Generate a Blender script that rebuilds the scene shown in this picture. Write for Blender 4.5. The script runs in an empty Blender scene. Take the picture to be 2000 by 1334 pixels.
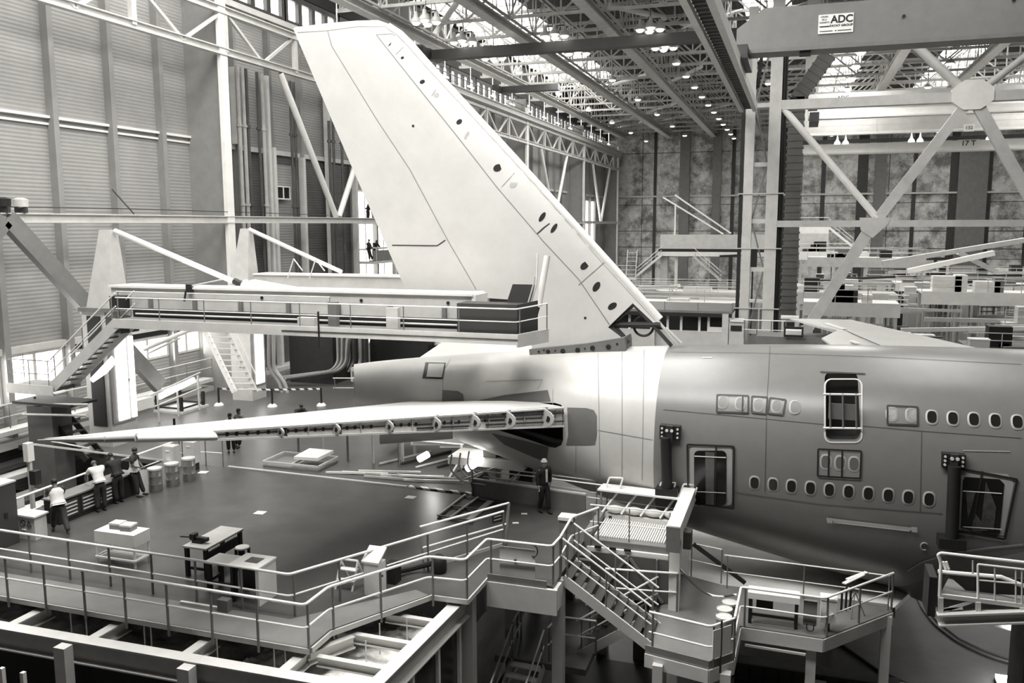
import bpy, bmesh, math, random
from mathutils import Vector, Matrix, Quaternion
from mathutils.bvhtree import BVHTree
random.seed(7)
SC = bpy.context.scene
COL = SC.collection
PI = math.pi
V = Vector

# ---------------------------------------------------------------- camera
F_PX = 1679.0
PITCH, YAW, ROLL = math.radians(7.72), math.radians(18.4), math.radians(-0.17)
CAM = V((0.0, 0.0, 14.6))
FW = V((-math.sin(YAW)*math.cos(PITCH), math.cos(YAW)*math.cos(PITCH), -math.sin(PITCH)))
RT = V((math.cos(YAW), math.sin(YAW), 0.0))
UP = RT.cross(FW)
_c, _s = math.cos(ROLL), math.sin(ROLL)
RT, UP = RT*_c + UP*_s, UP*_c - RT*_s
cam_data = bpy.data.cameras.new('camera')
cam_data.sensor_fit = 'HORIZONTAL'
cam_data.sensor_width = 36.0
cam_data.lens = 36.0*F_PX/2000.0
cam_data.clip_end = 600.0
cam_data.clip_start = 0.1
cam = bpy.data.objects.new('camera', cam_data)
COL.objects.link(cam)
cam.matrix_world = Matrix.Translation(CAM) @ Matrix((RT, UP, -FW)).transposed().to_4x4()
SC.camera = cam

# ---------------------------------------------------------------- light and exposure
SC.view_settings.view_transform = 'Standard'
SC.view_settings.look = 'None'
SC.view_settings.exposure = 0.2
SC.view_settings.gamma = 1.0
SC.view_settings.use_curve_mapping = False
world = bpy.data.worlds.new('world')
SC.world = world
world.use_nodes = True
world.node_tree.nodes['Background'].inputs[0].default_value = (1.0, 0.985, 0.955, 1)
world.node_tree.nodes['Background'].inputs[1].default_value = 0.025
SC.cycles.max_bounces = 6
SC.cycles.diffuse_bounces = 3
SC.cycles.sample_clamp_indirect = 6.0
SC.cycles.use_denoising = True

def area_light(name, loc, sx, sy, power, rot=(0, 0, 0)):
    d = bpy.data.lights.new(name, 'AREA')
    d.shape = 'RECTANGLE'; d.size = sx; d.size_y = sy; d.energy = power
    d.color = (1.0, 0.985, 0.955)
    o = bpy.data.objects.new(name, d)
    o.location = loc; o.rotation_euler = rot
    COL.objects.link(o)
    return o
# daylight through the roof lights above the aircraft bay and the deep bays behind it
area_light('roof_daylight_and_fill', (-24.0, 27.0, 31.5), 5.0, 30.0, 3600)
area_light('roof_daylight_and_fill', (-9.0, 30.0, 31.5), 5.0, 30.0, 3600)
area_light('roof_daylight_and_fill', (7.0, 42.0, 31.5), 5.0, 30.0, 2600)
area_light('roof_daylight_and_fill', (-22.0, 95.0, 28.8), 4.0, 60.0, 6000)
area_light('roof_daylight_and_fill', (4.0, 100.0, 28.8), 4.0, 60.0, 6500)
area_light('roof_daylight_and_fill', (22.0, 100.0, 28.8), 4.0, 60.0, 6000)
area_light('roof_daylight_and_fill', (-12.0, 14.0, 31.5), 30.0, 6.0, 8500)  # added fill over the foreground, no roof light stands here
# daylight through the tall glazing of the left wall
area_light('window_daylight', (-32.7, 32.0, 8.0), 19.0, 1.6, 350, (math.radians(90), 0, math.radians(-90)))

# ---------------------------------------------------------------- helpers
def at(x, y, ax, v):
    """the point where the line of sight through pixel (x, y) meets the plane ax = v"""
    d = FW*F_PX + RT*(x-1000.0) + UP*(667.0-y)
    i = 'XYZ'.index(ax)
    return CAM + d*((v-CAM[i])/d[i])

TINT = (1.0, 0.985, 0.95)
MATS = {}
def mat(name, g, rough=0.6, metal=0.0, var=0.12, scale=1.5, emit=0.0, bump=0.0, kind=None, spec=0.5, alpha=None):
    if name in MATS:
        return MATS[name]
    m = bpy.data.materials.new(name); m.use_nodes = True
    nt = m.node_tree; N = nt.nodes; L = nt.links
    b = N['Principled BSDF']
    c = lambda k: (g*k*TINT[0], g*k*TINT[1], g*k*TINT[2], 1)
    b.inputs['Base Color'].default_value = c(1)
    b.inputs['Roughness'].default_value = rough
    b.inputs['Metallic'].default_value = metal
    b.inputs['Specular IOR Level'].default_value = spec
    if emit:
        b.inputs['Emission Color'].default_value = (1.0, 0.985, 0.95, 1)
        b.inputs['Emission Strength'].default_value = emit
    if alpha is not None:
        b.inputs['Alpha'].default_value = alpha
    if var > 0:
        tc = N.new('ShaderNodeTexCoord')
        no = N.new('ShaderNodeTexNoise'); no.inputs['Scale'].default_value = scale
        no.inputs['Detail'].default_value = 6; no.inputs['Roughness'].default_value = 0.65
        L.new(tc.outputs['Object'], no.inputs['Vector'])
        r = N.new('ShaderNodeValToRGB')
        r.color_ramp.elements[0].position = 0.3; r.color_ramp.elements[0].color = c(1-var)
        r.color_ramp.elements[1].position = 0.7; r.color_ramp.elements[1].color = c(1+var)
        L.new(no.outputs['Fac'], r.inputs['Fac'])
        out = r.outputs['Color']
        if kind == 'cladding':       # horizontally ribbed sheet
            mp = N.new('ShaderNodeMapping'); mp.inputs['Scale'].default_value = (0, 0, 1)
            L.new(tc.outputs['Object'], mp.inputs['Vector'])
            w = N.new('ShaderNodeTexWave'); w.bands_direction = 'Z'; w.inputs['Scale'].default_value = 1.75
            w.wave_profile = 'SIN'
            L.new(mp.outputs['Vector'], w.inputs['Vector'])
            mx = N.new('ShaderNodeMix'); mx.data_type = 'RGBA'; mx.blend_type = 'MULTIPLY'
            mx.inputs['Factor'].default_value = 0.16
            L.new(out, mx.inputs[6]); L.new(w.outputs['Color'], mx.inputs[7]); out = mx.outputs[2]
            bp = N.new('ShaderNodeBump'); bp.inputs['Strength'].default_value = 0.35; bp.inputs['Distance'].default_value = 0.03
            L.new(w.outputs['Fac'], bp.inputs['Height']); L.new(bp.outputs['Normal'], b.inputs['Normal'])
        if kind == 'panels':         # stained concrete panels on the far wall
            mp = N.new('ShaderNodeMapping'); mp.inputs['Rotation'].default_value = (math.radians(90), 0, 0)
            L.new(tc.outputs['Object'], mp.inputs['Vector'])
            br = N.new('ShaderNodeTexBrick'); br.offset = 0.0
            br.inputs['Scale'].default_value = 1.0
            br.inputs['Brick Width'].default_value = 13.4; br.inputs['Row Height'].default_value = 9.0
            br.inputs['Mortar Size'].default_value = 0.10; br.inputs['Mortar Smooth'].default_value = 0.6
            br.inputs['Color1'].default_value = (1, 1, 1, 1); br.inputs['Color2'].default_value = (0.8, 0.8, 0.8, 1)
            br.inputs['Mortar'].default_value = (0.25, 0.25, 0.25, 1)
            L.new(mp.outputs['Vector'], br.inputs['Vector'])
            n2 = N.new('ShaderNodeTexNoise'); n2.inputs['Scale'].default_value = 0.35; n2.inputs['Detail'].default_value = 8
            n2.inputs['Roughness'].default_value = 0.75
            L.new(tc.outputs['Object'], n2.inputs['Vector'])
            r2 = N.new('ShaderNodeValToRGB')
            r2.color_ramp.elements[0].position = 0.40; r2.color_ramp.elements[0].color = (0.30, 0.30, 0.30, 1)
            r2.color_ramp.elements[1].position = 0.56; r2.color_ramp.elements[1].color = (1, 1, 1, 1)
            L.new(n2.outputs['Fac'], r2.inputs['Fac'])
            for s in (br.outputs['Color'], r2.outputs['Color']):
                mx = N.new('ShaderNodeMix'); mx.data_type = 'RGBA'; mx.blend_type = 'MULTIPLY'; mx.inputs['Factor'].default_value = 1
                L.new(out, mx.inputs[6]); L.new(s, mx.inputs[7]); out = mx.outputs[2]
        if kind == 'ribs':           # roof sheet, corrugated across
            w = N.new('ShaderNodeTexWave'); w.bands_direction = 'X'; w.inputs['Scale'].default_value = 0.8
            L.new(tc.outputs['Object'], w.inputs['Vector'])
            mx = N.new('ShaderNodeMix'); mx.data_type = 'RGBA'; mx.blend_type = 'MULTIPLY'; mx.inputs['Factor'].default_value = 0.6
            L.new(out, mx.inputs[6]); L.new(w.outputs['Color'], mx.inputs[7]); out = mx.outputs[2]
        if kind == 'stripes':        # black and white barrier tape
            w = N.new('ShaderNodeTexWave'); w.bands_direction = 'DIAGONAL'; w.inputs['Scale'].default_value = 1.1
            L.new(tc.outputs['Object'], w.inputs['Vector'])
            r2 = N.new('ShaderNodeValToRGB'); r2.color_ramp.interpolation = 'CONSTANT'
            r2.color_ramp.elements[0].color = (0.05, 0.05, 0.05, 1)
            r2.color_ramp.elements[1].position = 0.5; r2.color_ramp.elements[1].color = (0.9, 0.88, 0.84, 1)
            L.new(w.outputs['Fac'], r2.inputs['Fac']); out = r2.outputs['Color']
        L.new(out, b.inputs['Base Color'])
        if bump:
            bp = N.new('ShaderNodeBump'); bp.inputs['Strength'].default_value = bump; bp.inputs['Distance'].default_value = 0.05
            L.new(no.outputs['Fac'], bp.inputs['Height']); L.new(bp.outputs['Normal'], b.inputs['Normal'])
    MATS[name] = m
    return m

WHITE = mat('white_paint', 0.82, 0.45, var=0.06)
STEEL = mat('pale_grey_steel', 0.58, 0.5, var=0.10)
MID = mat('mid_grey_steel', 0.18, 0.5, var=0.14)
DARK = mat('dark_steel', 0.035, 0.5, var=0.25)
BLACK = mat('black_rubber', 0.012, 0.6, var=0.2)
RAILW = mat('white_rail_paint', 0.9, 0.35, var=0.05)
CLAD = mat('ribbed_cladding', 0.34, 0.55, var=0.10, scale=0.5, kind='cladding')
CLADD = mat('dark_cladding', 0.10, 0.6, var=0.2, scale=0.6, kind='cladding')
CONC = mat('stained_panels', 0.75, 0.8, var=0.25, scale=1.2, kind='panels')
GROUND = mat('hangar_concrete', 0.085, 0.42, var=0.35, scale=0.35)
DECK = mat('deck_coating', 0.07, 0.36, var=0.25, scale=0.9, spec=0.35)
DECKD = mat('walkway_sheet', 0.17, 0.45, var=0.15, scale=1.2)
ROOFM = mat('roof_sheet', 0.05, 0.8, var=0.2, scale=0.8, kind='ribs')
TRUSS = mat('truss_paint', 0.55, 0.5, var=0.15)
STRIPM = mat('runway_beam_paint', 0.62, 0.6, var=0.15)
GLOW = mat('daylit_glazing', 0.8, 0.3, var=0.0, emit=5.0)
LAMP = mat('lamp_glow', 0.9, 0.3, var=0.0, emit=5.0)
TUBE = mat('fluorescent_glow', 0.9, 0.3, var=0.0, emit=3.0)
SKINW = mat('bare_composite_skin', 0.58, 0.33, var=0.07, scale=1.1)
SKING = mat('primer_skin', 0.20, 0.30, var=0.05, scale=2.0)
SKINF = mat('fin_skin', 0.60, 0.5, var=0.06, scale=0.8)
PANELG = mat('panel_grey', 0.15, 0.5, var=0.1)
POSTM = mat('wall_post_paint', 0.27, 0.55, var=0.1)
LINEM = mat('seam_line', 0.12, 0.6, var=0.0)
TAPE = mat('black_tape', 0.015, 0.5, var=0.0)
GLASS = mat('dark_cabin_glass', 0.02, 0.15, var=0.0)
FILM = mat('plastic_film', 0.35, 0.2, var=0.5, scale=2.5, bump=0.6)
WOOL = mat('mineral_wool', 0.9, 0.9, var=0.45, scale=1.8, bump=1.0)
CLOTHB = mat('black_cloth', 0.010, 0.8, var=0.3, scale=6)
CLOTHD = mat('dark_cloth', 0.02, 0.8, var=0.3, scale=6)
CLOTHW = mat('white_cloth', 0.62, 0.8, var=0.12, scale=6)
CLOTHG = mat('grey_cloth', 0.20, 0.8, var=0.2, scale=6)
SKINM = mat('brown_skin', 0.10, 0.6, var=0.1, scale=8)
SKINL = mat('light_skin', 0.30, 0.6, var=0.1, scale=8)
STRIPE = mat('striped_tape', 0.5, 0.5, var=0.1, kind='stripes')
PIPE = mat('service_pipe', 0.10, 0.35, metal=0.3, var=0.2)
PIPEW = mat('pale_pipe', 0.42, 0.35, var=0.15)

ORIGIN = {}       # where each Empty stands; parts are built in world space under it
class M:
    """collects geometry, then links it as one mesh object"""
    def __init__(s):
        s.v = []; s.f = []
    def add(s, vs, fs):
        o = len(s.v); s.v += [tuple(v) for v in vs]; s.f += [tuple(i+o for i in f) for f in fs]; return s
    def box(s, x0, x1, y0, y1, z0, z1):
        vs = [(x, y, z) for z in (z0, z1) for x, y in ((x0, y0), (x1, y0), (x1, y1), (x0, y1))]
        return s.add(vs, [(3, 2, 1, 0), (4, 5, 6, 7), (0, 1, 5, 4), (1, 2, 6, 5), (2, 3, 7, 6), (3, 0, 4, 7)])
    def boxr(s, c, sx, sy, sz, rz=0.0):
        """box standing on point c, turned by rz"""
        m = Matrix.Translation(V(c)) @ Matrix.Rotation(rz, 4, 'Z')
        vs = [m @ V((x*sx/2, y*sy/2, z*sz)) for z in (0, 1) for x, y in ((-1, -1), (1, -1), (1, 1), (-1, 1))]
        return s.add(vs, [(3, 2, 1, 0), (4, 5, 6, 7), (0, 1, 5, 4), (1, 2, 6, 5), (2, 3, 7, 6), (3, 0, 4, 7)])
    def frame(s, p, q):
        d = (V(q)-V(p)).normalized()
        a = V((0, 0, 1)) if abs(d.z) < 0.9 else V((0, 1, 0))
        u = d.cross(a).normalized(); w = u.cross(d).normalized()
        return d, u, w
    def bar(s, p, q, w, h):
        """rectangular bar from p to q, w across, h up"""
        p, q = V(p), V(q); d, u, n = s.frame(p, q)
        vs = [c + u*(i*w/2) + n*(j*h/2) for c in (p, q) for i, j in ((-1, -1), (1, -1), (1, 1), (-1, 1))]
        return s.add(vs, [(0, 1, 2, 3), (7, 6, 5, 4), (4, 5, 1, 0), (5, 6, 2, 1), (6, 7, 3, 2), (7, 4, 0, 3)])
    def ibeam(s, p, q, w, h, t=0.03):
        p, q = V(p), V(q); d, u, n = s.frame(p, q)
        o = n*(h/2-t/2)
        s.bar(p+o, q+o, w, t); s.bar(p-o, q-o, w, t); return s.bar(p, q, t, h-t)
    def ring(s, c, u, w, r, n, ph=0.0):
        return [V(c) + u*(r*math.cos(ph+2*PI*i/n)) + w*(r*math.sin(ph+2*PI*i/n)) for i in range(n)]
    def tube(s, p, q, r, n=8, r2=None):
        p, q = V(p), V(q)
        if (q-p).length < 1e-6: return s
        d, u, w = s.frame(p, q)
        vs = s.ring(p, u, w, r, n) + s.ring(q, u, w, r if r2 is None else r2, n)
        fs = [(i, (i+1) % n, n+(i+1) % n, n+i) for i in range(n)]
        return s.add(vs, fs + [tuple(range(n-1, -1, -1)), tuple(range(n, 2*n))])
    def path(s, pts, r, n=8, closed=False):
        pts = [V(p) for p in pts]; k = len(pts)
        if k == 2: return s.tube(pts[0], pts[1], r, n)
        prev = None; rings = []
        for i, p in enumerate(pts):
            a = pts[i-1] if (i or closed) else None
            b = pts[(i+1) % k] if (i < k-1 or closed) else None
            t = V((0, 0, 0))
            if a is not None: t += (p-a).normalized()
            if b is not None: t += (b-p).normalized()
            t.normalize()
            if prev is None:
                x = V((0, 0, 1)) if abs(t.z) < 0.9 else V((0, 1, 0))
                u = t.cross(x).normalized()
            else:
                u = (prev - t*prev.dot(t)).normalized()
            w = u.cross(t); prev = u
            rings.append(s.ring(p, u, w, r, n))
        vs = [v for g in rings for v in g]
        fs = [(a*n+i, a*n+(i+1) % n, ((a+1) % k)*n+(i+1) % n, ((a+1) % k)*n+i) for a in range(k if closed else k-1) for i in range(n)]
        if not closed: fs += [tuple(range(n-1, -1, -1)), tuple(range((k-1)*n, k*n))]
        return s.add(vs, fs)
    def prism(s, poly, d):
        """polygon poly (3D points) pushed along d"""
        d = V(d); n = len(poly); poly = [V(p) for p in poly]
        fs = [tuple(range(n)), tuple(range(2*n-1, n-1, -1))] + [(i, n+i, n+(i+1) % n, (i+1) % n) for i in range(n)]
        return s.add(poly + [p+d for p in poly], fs)
    def slab(s, xy, z0, z1):
        return s.prism([(x, y, z0) for x, y in xy], (0, 0, z1-z0))
    def lathe(s, c, prof, n=20, ax='Z'):
        """prof: (radius, height) pairs about a vertical axis through c"""
        c = V(c); vs = []; k = len(prof)
        for r, h in prof:
            for i in range(n):
                a = 2*PI*i/n
                vs.append(c + V((r*math.cos(a), r*math.sin(a), h)))
        fs = [(j*n+i, j*n+(i+1) % n, (j+1)*n+(i+1) % n, (j+1)*n+i) for j in range(k-1) for i in range(n)]
        return s.add(vs, fs + [tuple(range(n-1, -1, -1)), tuple(range((k-1)*n, k*n))])
    def ball(s, c, rx, ry, rz, n=10):
        prof = [(math.sin(PI*(i+0.3)/(n+0.6)), -math.cos(PI*(i+0.3)/(n+0.6))) for i in range(n+1)]
        o = len(s.v); s.lathe((0, 0, 0), prof, 14)
        s.v[o:] = [(c[0]+v[0]*rx, c[1]+v[1]*ry, c[2]+v[2]*rz) for v in s.v[o:]]
        return s
    def build(s, name, m, parent=None, smooth=False, label=None, local=False):
        me = bpy.data.meshes.new(name)
        me.from_pydata(s.v, [], s.f)
        bm = bmesh.new(); bm.from_mesh(me)
        bmesh.ops.recalc_face_normals(bm, faces=bm.faces); bm.to_mesh(me); bm.free()
        me.materials.append(m)
        if smooth:
            for p in me.polygons: p.use_smooth = True
            try: me.set_sharp_from_angle(angle=math.radians(38))
            except Exception: pass
        o = bpy.data.objects.new(name, me); COL.objects.link(o)
        if parent is not None:
            o.parent = parent
            if not local:
                o.matrix_parent_inverse = Matrix.Translation(-ORIGIN.get(parent.name, V((0, 0, 0))))
        if label: o['label'] = label
        return o

def tag(o, label=None, cat=None, group=None, kind=None):
    if label: o['label'] = label
    if cat: o['category'] = cat
    if group: o['group'] = group
    if kind: o['kind'] = kind
    return o
def thing(name, label, cat, loc=(0, 0, 0), group=None, rz=0.0):
    o = bpy.data.objects.new(name, None); COL.objects.link(o)
    o.location = loc; o.rotation_euler.z = rz; o.empty_display_size = 0.3
    ORIGIN[o.name] = V(loc)
    return tag(o, label, cat, group)
def solo(name, m, mt, label, cat, group=None, smooth=False):
    return tag(m.build(name, mt, smooth=smooth), label, cat, group)
def struct(name, m, mt, parent=None, smooth=False):
    return tag(m.build(name, mt, parent, smooth), kind=None if parent else 'structure')
def kids(o):
    return [c for c in bpy.data.objects if c.parent == o]
def dup(root, ch_map, loc, rz=0.0, label=None, group=None):
    """copy of a thing built about its own origin, with its parts and sub-parts"""
    r = root.copy(); COL.objects.link(r); r.location = loc; r.rotation_euler.z = rz
    if label: r['label'] = label
    if group: r['group'] = group
    def rec(src, dst):
        for ch in ch_map.get(src.name, []):
            c = ch.copy(); COL.objects.link(c); c.parent = dst; rec(ch, c)
    rec(root, r)
    return r
def tree(root):
    d = {}
    def rec(o):
        d[o.name] = kids(o)
        for c in d[o.name]: rec(c)
    rec(root); return d
ORD = ['first', 'second', 'third', 'fourth', 'fifth', 'sixth', 'seventh', 'eighth', 'ninth', 'tenth', 'eleventh', 'twelfth',
       'thirteenth', 'fourteenth', 'fifteenth', 'sixteenth', 'seventeenth', 'eighteenth', 'nineteenth', 'twentieth'] + ['%dst' % i if i % 10 == 1 else '%dnd' % i if i % 10 == 2 else '%drd' % i if i % 10 == 3 else '%dth' % i for i in range(21, 60)]

def bend(pts, r=0.12, k=4):
    """rounds the corners of a polyline"""
    pts = [V(p) for p in pts]; out = [pts[0]]
    for a, b, c in zip(pts, pts[1:], pts[2:]):
        la, lc = (a-b).length, (c-b).length
        e = min(r, la*0.45, lc*0.45)
        p, q = b+(a-b).normalized()*e, b+(c-b).normalized()*e
        for i in range(k+1):
            t = i/k; out.append(p*(1-t)**2 + b*2*t*(1-t) + q*t*t)
    out.append(pts[-1]); return out

def railing(pts, label, h=1.1, r=0.03, step=1.55, mt=None, pm=None, toe=False, name='guard_rail', foot=0.0, rails=2, group=None, n=8, posts_at=None, cat='railing'):
    """tubular rail along floor points pts: top rail, mid rail, posts"""
    pts = [V(p) for p in pts]
    t = thing(name, label, cat, pts[0], group)
    up = V((0, 0, h))
    for k in range(rails):
        z = h*(1-0.5*k)
        M().path(bend([p+V((0, 0, z)) for p in pts]), r*(1 if k == 0 else 0.75), n).build('top_rail' if k == 0 else 'mid_rail', mt or RAILW, t, smooth=True)
    for i, (a, b) in enumerate(zip(pts, pts[1:])):
        L = (b-a).length; m = max(1, round(L/step))
        ts = [j/m for j in range(m+(1 if i == len(pts)-2 else 0))]
        for q in ts:
            p = a.lerp(b, min(max(q, 0.1/L if i == 0 else 0.12/L), 1))
            M().tube(p-V((0, 0, foot)), p+up, r*0.9, n).build('post', pm or MID, t, smooth=True)
    if toe:
        for a, b in zip(pts, pts[1:]):
            M().bar(a+V((0, 0, 0.08)), b+V((0, 0, 0.08)), 0.02, 0.16).build('toe_board', STEEL, t)
    return t

def surf(bvh, x, y, off=0.0):
    d = (FW*F_PX + RT*(x-1000.0) + UP*(667.0-y)).normalized()
    h = bvh.ray_cast(CAM, d)
    if h[0] is None: return None, None
    n = h[1] if h[1].dot(d) < 0 else -h[1]
    return h[0] + n*off, n
def ribbon(bvh, px, w, off=0.012, m=None, step=8.0):
    """thin strip laid on a surface along a line of sight polyline"""
    m = m or M(); pts = []
    for (x0, y0), (x1, y1) in zip(px, px[1:]):
        k = max(1, int(math.hypot(x1-x0, y1-y0)/step))
        for i in range(k+1):
            if i == 0 and pts: continue
            p, n = surf(bvh, x0+(x1-x0)*i/k, y0+(y1-y0)*i/k, off)
            if p is not None: pts.append((p, n))
    if len(pts) < 2: return m
    vs = []
    for i, (p, n) in enumerate(pts):
        a = pts[max(i-1, 0)][0]; b = pts[min(i+1, len(pts)-1)][0]
        s = (b-a).cross(n).normalized()*(w/2)
        vs += [p-s, p+s]
    return m.add(vs, [(2*i, 2*i+1, 2*i+3, 2*i+2) for i in range(len(pts)-1)])
def patch(bvh, px, off=0.01, cell=10.0):
    """a sheet laid on a surface, outline given as lines of sight"""
    bm = bmesh.new()
    bm.faces.new([bm.verts.new((x, y, 0)) for x, y in px])
    xs = [p[0] for p in px]; ys = [p[1] for p in px]
    for k, lo, hi in ((0, min(xs), max(xs)), (1, min(ys), max(ys))):
        c = lo+cell
        while c < hi:
            no = [0, 0, 0]; no[k] = 1; co = [0, 0, 0]; co[k] = c
            bmesh.ops.bisect_plane(bm, geom=bm.verts[:]+bm.edges[:]+bm.faces[:], plane_co=co, plane_no=no)
            c += cell
    m = M(); bm.verts.ensure_lookup_table(); vs = []; bad = set()
    for i, v in enumerate(bm.verts):
        v.index = i
        p, n = surf(bvh, v.co.x, v.co.y, off)
        if p is None: bad.add(i); p = V((0, 0, 0))
        vs.append(p)
    fs = [tuple(v.index for v in f.verts) for f in bm.faces if not any(v.index in bad for v in f.verts)]
    bm.free(); return m.add(vs, fs)
def rrect(x0, y0, x1, y1, r, k=4, skew=0.0):
    out = []
    for cx, cy, a0 in ((x1-r, y1-r, 0), (x0+r, y1-r, 90), (x0+r, y0+r, 180), (x1-r, y0+r, 270)):
        for i in range(k+1):
            a = math.radians(a0+90*i/k)
            x = cx+r*math.cos(a); out.append((x, cy+r*math.sin(a)+skew*(x-x0)))
    return out
def oval(cx, cy, a, b, n=18, tilt=0.0):
    c, s = math.cos(tilt), math.sin(tilt)
    return [(cx+a*math.cos(t)*c-b*math.sin(t)*s, cy+a*math.cos(t)*s+b*math.sin(t)*c) for t in (2*PI*i/n for i in range(n))]

# ================================================================ the hall itself
XW, YB, ZD = -33.0, 154.0, 5.1          # left wall, far wall, deck level
struct('floor', M().box(XW-1, 70, 4, YB+1, -0.4, 0.0), GROUND)
wl = struct('wall_left', M().box(XW-0.4, XW, 14, 24, 0, 27.6), CLAD)
def wl_seg(y0, y1, z0, z1, m=CLAD): struct('wall_panel', M().box(XW-0.4, XW, y0, y1, z0, z1), m, wl)
wl_seg(24, 41.5, 9.0, 27.6); wl_seg(24, 31.9, 0.0, 6.7); wl_seg(31.9, 41.5, 0.0, 7.4)
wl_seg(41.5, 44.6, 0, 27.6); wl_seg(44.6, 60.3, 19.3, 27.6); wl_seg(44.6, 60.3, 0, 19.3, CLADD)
wl_seg(60.3, 68.5, 17.4, 27.6); wl_seg(60.3, 68.5, 0, 5.0)
wl_seg(68.5, 131, 0, 27.6, CLAD); wl_seg(131, 144, 18.6, 27.6); wl_seg(131, 144, 0, 8.0); wl_seg(144, 154, 0, 27.6)
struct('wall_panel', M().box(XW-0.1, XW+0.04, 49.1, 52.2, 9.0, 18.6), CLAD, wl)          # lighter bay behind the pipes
# low strip glazing, one window per bay
WN = [0]
def window(y0, y1, z0, z1, ny, nz, glow=GLOW, rails=()):
    WN[0] += 1
    w = struct('window_%d' % WN[0], M().box(XW-0.30, XW-0.24, y0, y1, z0, z1), glow)
    f = M(); t = 0.08 if z0 < 20 else 0.22
    for i in range(ny+1):
        y = y0+(y1-y0)*i/ny; f.box(XW-0.24, XW+0.04, y-t, y+t, z0, z1)
    for j in range(nz+1):
        z = z0+(z1-z0)*j/nz; f.box(XW-0.235, XW+0.03, y0, y1, z-t*0.8, z+t*0.8)
    struct('window_frame', f, STEEL if z0 < 20 else DARK, w)
for y0, y1 in ((24.3, 28.1), (28.3, 31.6), (32.0, 35.2), (35.6, 38.7), (39.1, 41.4)):
    window(y0, y1, 6.8 if y0 < 32 else 7.5, 8.9 if y0 < 32 else 8.6, 2, 1)
window(60.5, 68.4, 5.1, 10.2, 5, 3)
window(60.5, 68.4, 10.4, 17.3, 5, 3)
window(131.2, 143.8, 8.1, 18.5, 5, 3)
y = 44.5
while y < 153:
    window(y+0.15, min(y+7.0, 153.8), 28.05, 29.75, 4, 1)
    y += 7.15
struct('trim_1', M().box(XW-0.3, XW+0.5, 14, YB, 27.5, 27.85), STEEL)
struct('trim_2', M().box(XW-0.3, XW+0.25, 24, 41.5, 9.0, 9.3), STEEL)
struct('trim_3', M().box(XW-0.3, XW+0.9, 15, 60, 5.0, 5.35), STEEL)
struct('trim_4', M().box(XW-0.02, XW+0.2, 44.6, 154, 19.2, 19.5), STEEL)
struct('trim_5', M().box(XW-0.4, XW, 14, YB, 30.0, 33.8), ROOFM)
# wall posts and the sheeting rail between them
k = 5
for y in (24.7, 28.3, 31.8, 35.4, 38.95):
    k += 1; struct('trim_%d' % k, M().box(XW, XW+0.42, y-0.15, y+0.15, 5, 27.5), POSTM)
for y in (42.1,):
    k += 1; struct('trim_%d' % k, M().box(XW, XW+0.05, y-0.1, y+0.35, 5, 27.5), DARK)
for i in range(30):
    y = 45.5+3.6*i
    if y > 153: break
    k += 1; struct('trim_%d' % k, M().box(XW, XW+0.38, y-0.13, y+0.13, 5, 27.5), POSTM if i % 2 == 0 else MID)
k += 1; struct('trim_%d' % k, M().box(XW, XW+0.22, 24, 42, 19.5, 19.62).box(XW, XW+0.12, 24, 42, 19.2, 19.3), WHITE)

wb = struct('wall_back', M().box(XW-0.4, 75, YB, YB+0.4, 0, 34), CONC)
# ribs, piers and the ledge on the far wall
k += 1; struct('trim_%d' % k, M().box(XW, 75, YB-0.5, YB, 19.35, 19.65), STEEL)
for x0, x1, m in ((-20.2, -18.5, MID), (-24.8, -24.3, DARK), (-11.5, -10.9, DARK), (-14.6, -13.2, MID), (-3.0, -2.3, DARK), (3.0, 3.7, DARK), (8.6, 10.2, DARK),
                  (11.2, 12.9, MID), (16.9, 17.5, DARK), (22.3, 23.4, DARK), (23.4, 27.6, MID), (27.6, 28.3, DARK), (33.2, 33.8, DARK), (40.2, 40.8, DARK)):
    k += 1; struct('trim_%d' % k, M().box(x0, x1, YB-(0.9 if m is MID else 0.15), YB, 0, 31), m)
k += 1; struct('trim_%d' % k, M().box(XW, 75, YB-0.08, YB, 13.4, 13.5).box(XW, 75, YB-0.08, YB, 10.6, 10.68), DARK)

# roof: sheet with glazed roof lights let into it
ZR = 34.0
holes = [(-32.5, -24.2, 66, 118), (1.5, 6.2, 104, 143), (14.6, 19.2, 100, 143), (26, 31, 90, 143), (-5.6, -1.5, 72, 90), (-30.5, -23, 22, 56), (-12, -5, 22, 50)]
xs = sorted({XW-0.5, 75} | {h[0] for h in holes} | {h[1] for h in holes})
ys = sorted({10, YB} | {h[2] for h in holes} | {h[3] for h in holes})
rm = M()
for a, b in zip(xs, xs[1:]):
    for c, d in zip(ys, ys[1:]):
        if not any(h[0] <= a and b <= h[1] and h[2] <= c and d <= h[3] for h in holes):
            rm.box(a, b, c, d, ZR, ZR+0.2)
ce = struct('ceiling', rm, ROOFM)
for h in holes:
    struct('skylight_panel', M().box(h[0], h[1], h[2], h[3], ZR+0.05, ZR+0.15), GLOW, ce)
    f = M(); yy = h[2]
    while yy <= h[3]:
        f.box(h[0], h[1], yy-0.12, yy+0.12, ZR-0.25, ZR); yy += 3.0
    f.box((h[0]+h[1])/2-0.1, (h[0]+h[1])/2+0.1, h[2], h[3], ZR-0.25, ZR)
    struct('skylight_bar', f, TRUSS, ce)

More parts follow.
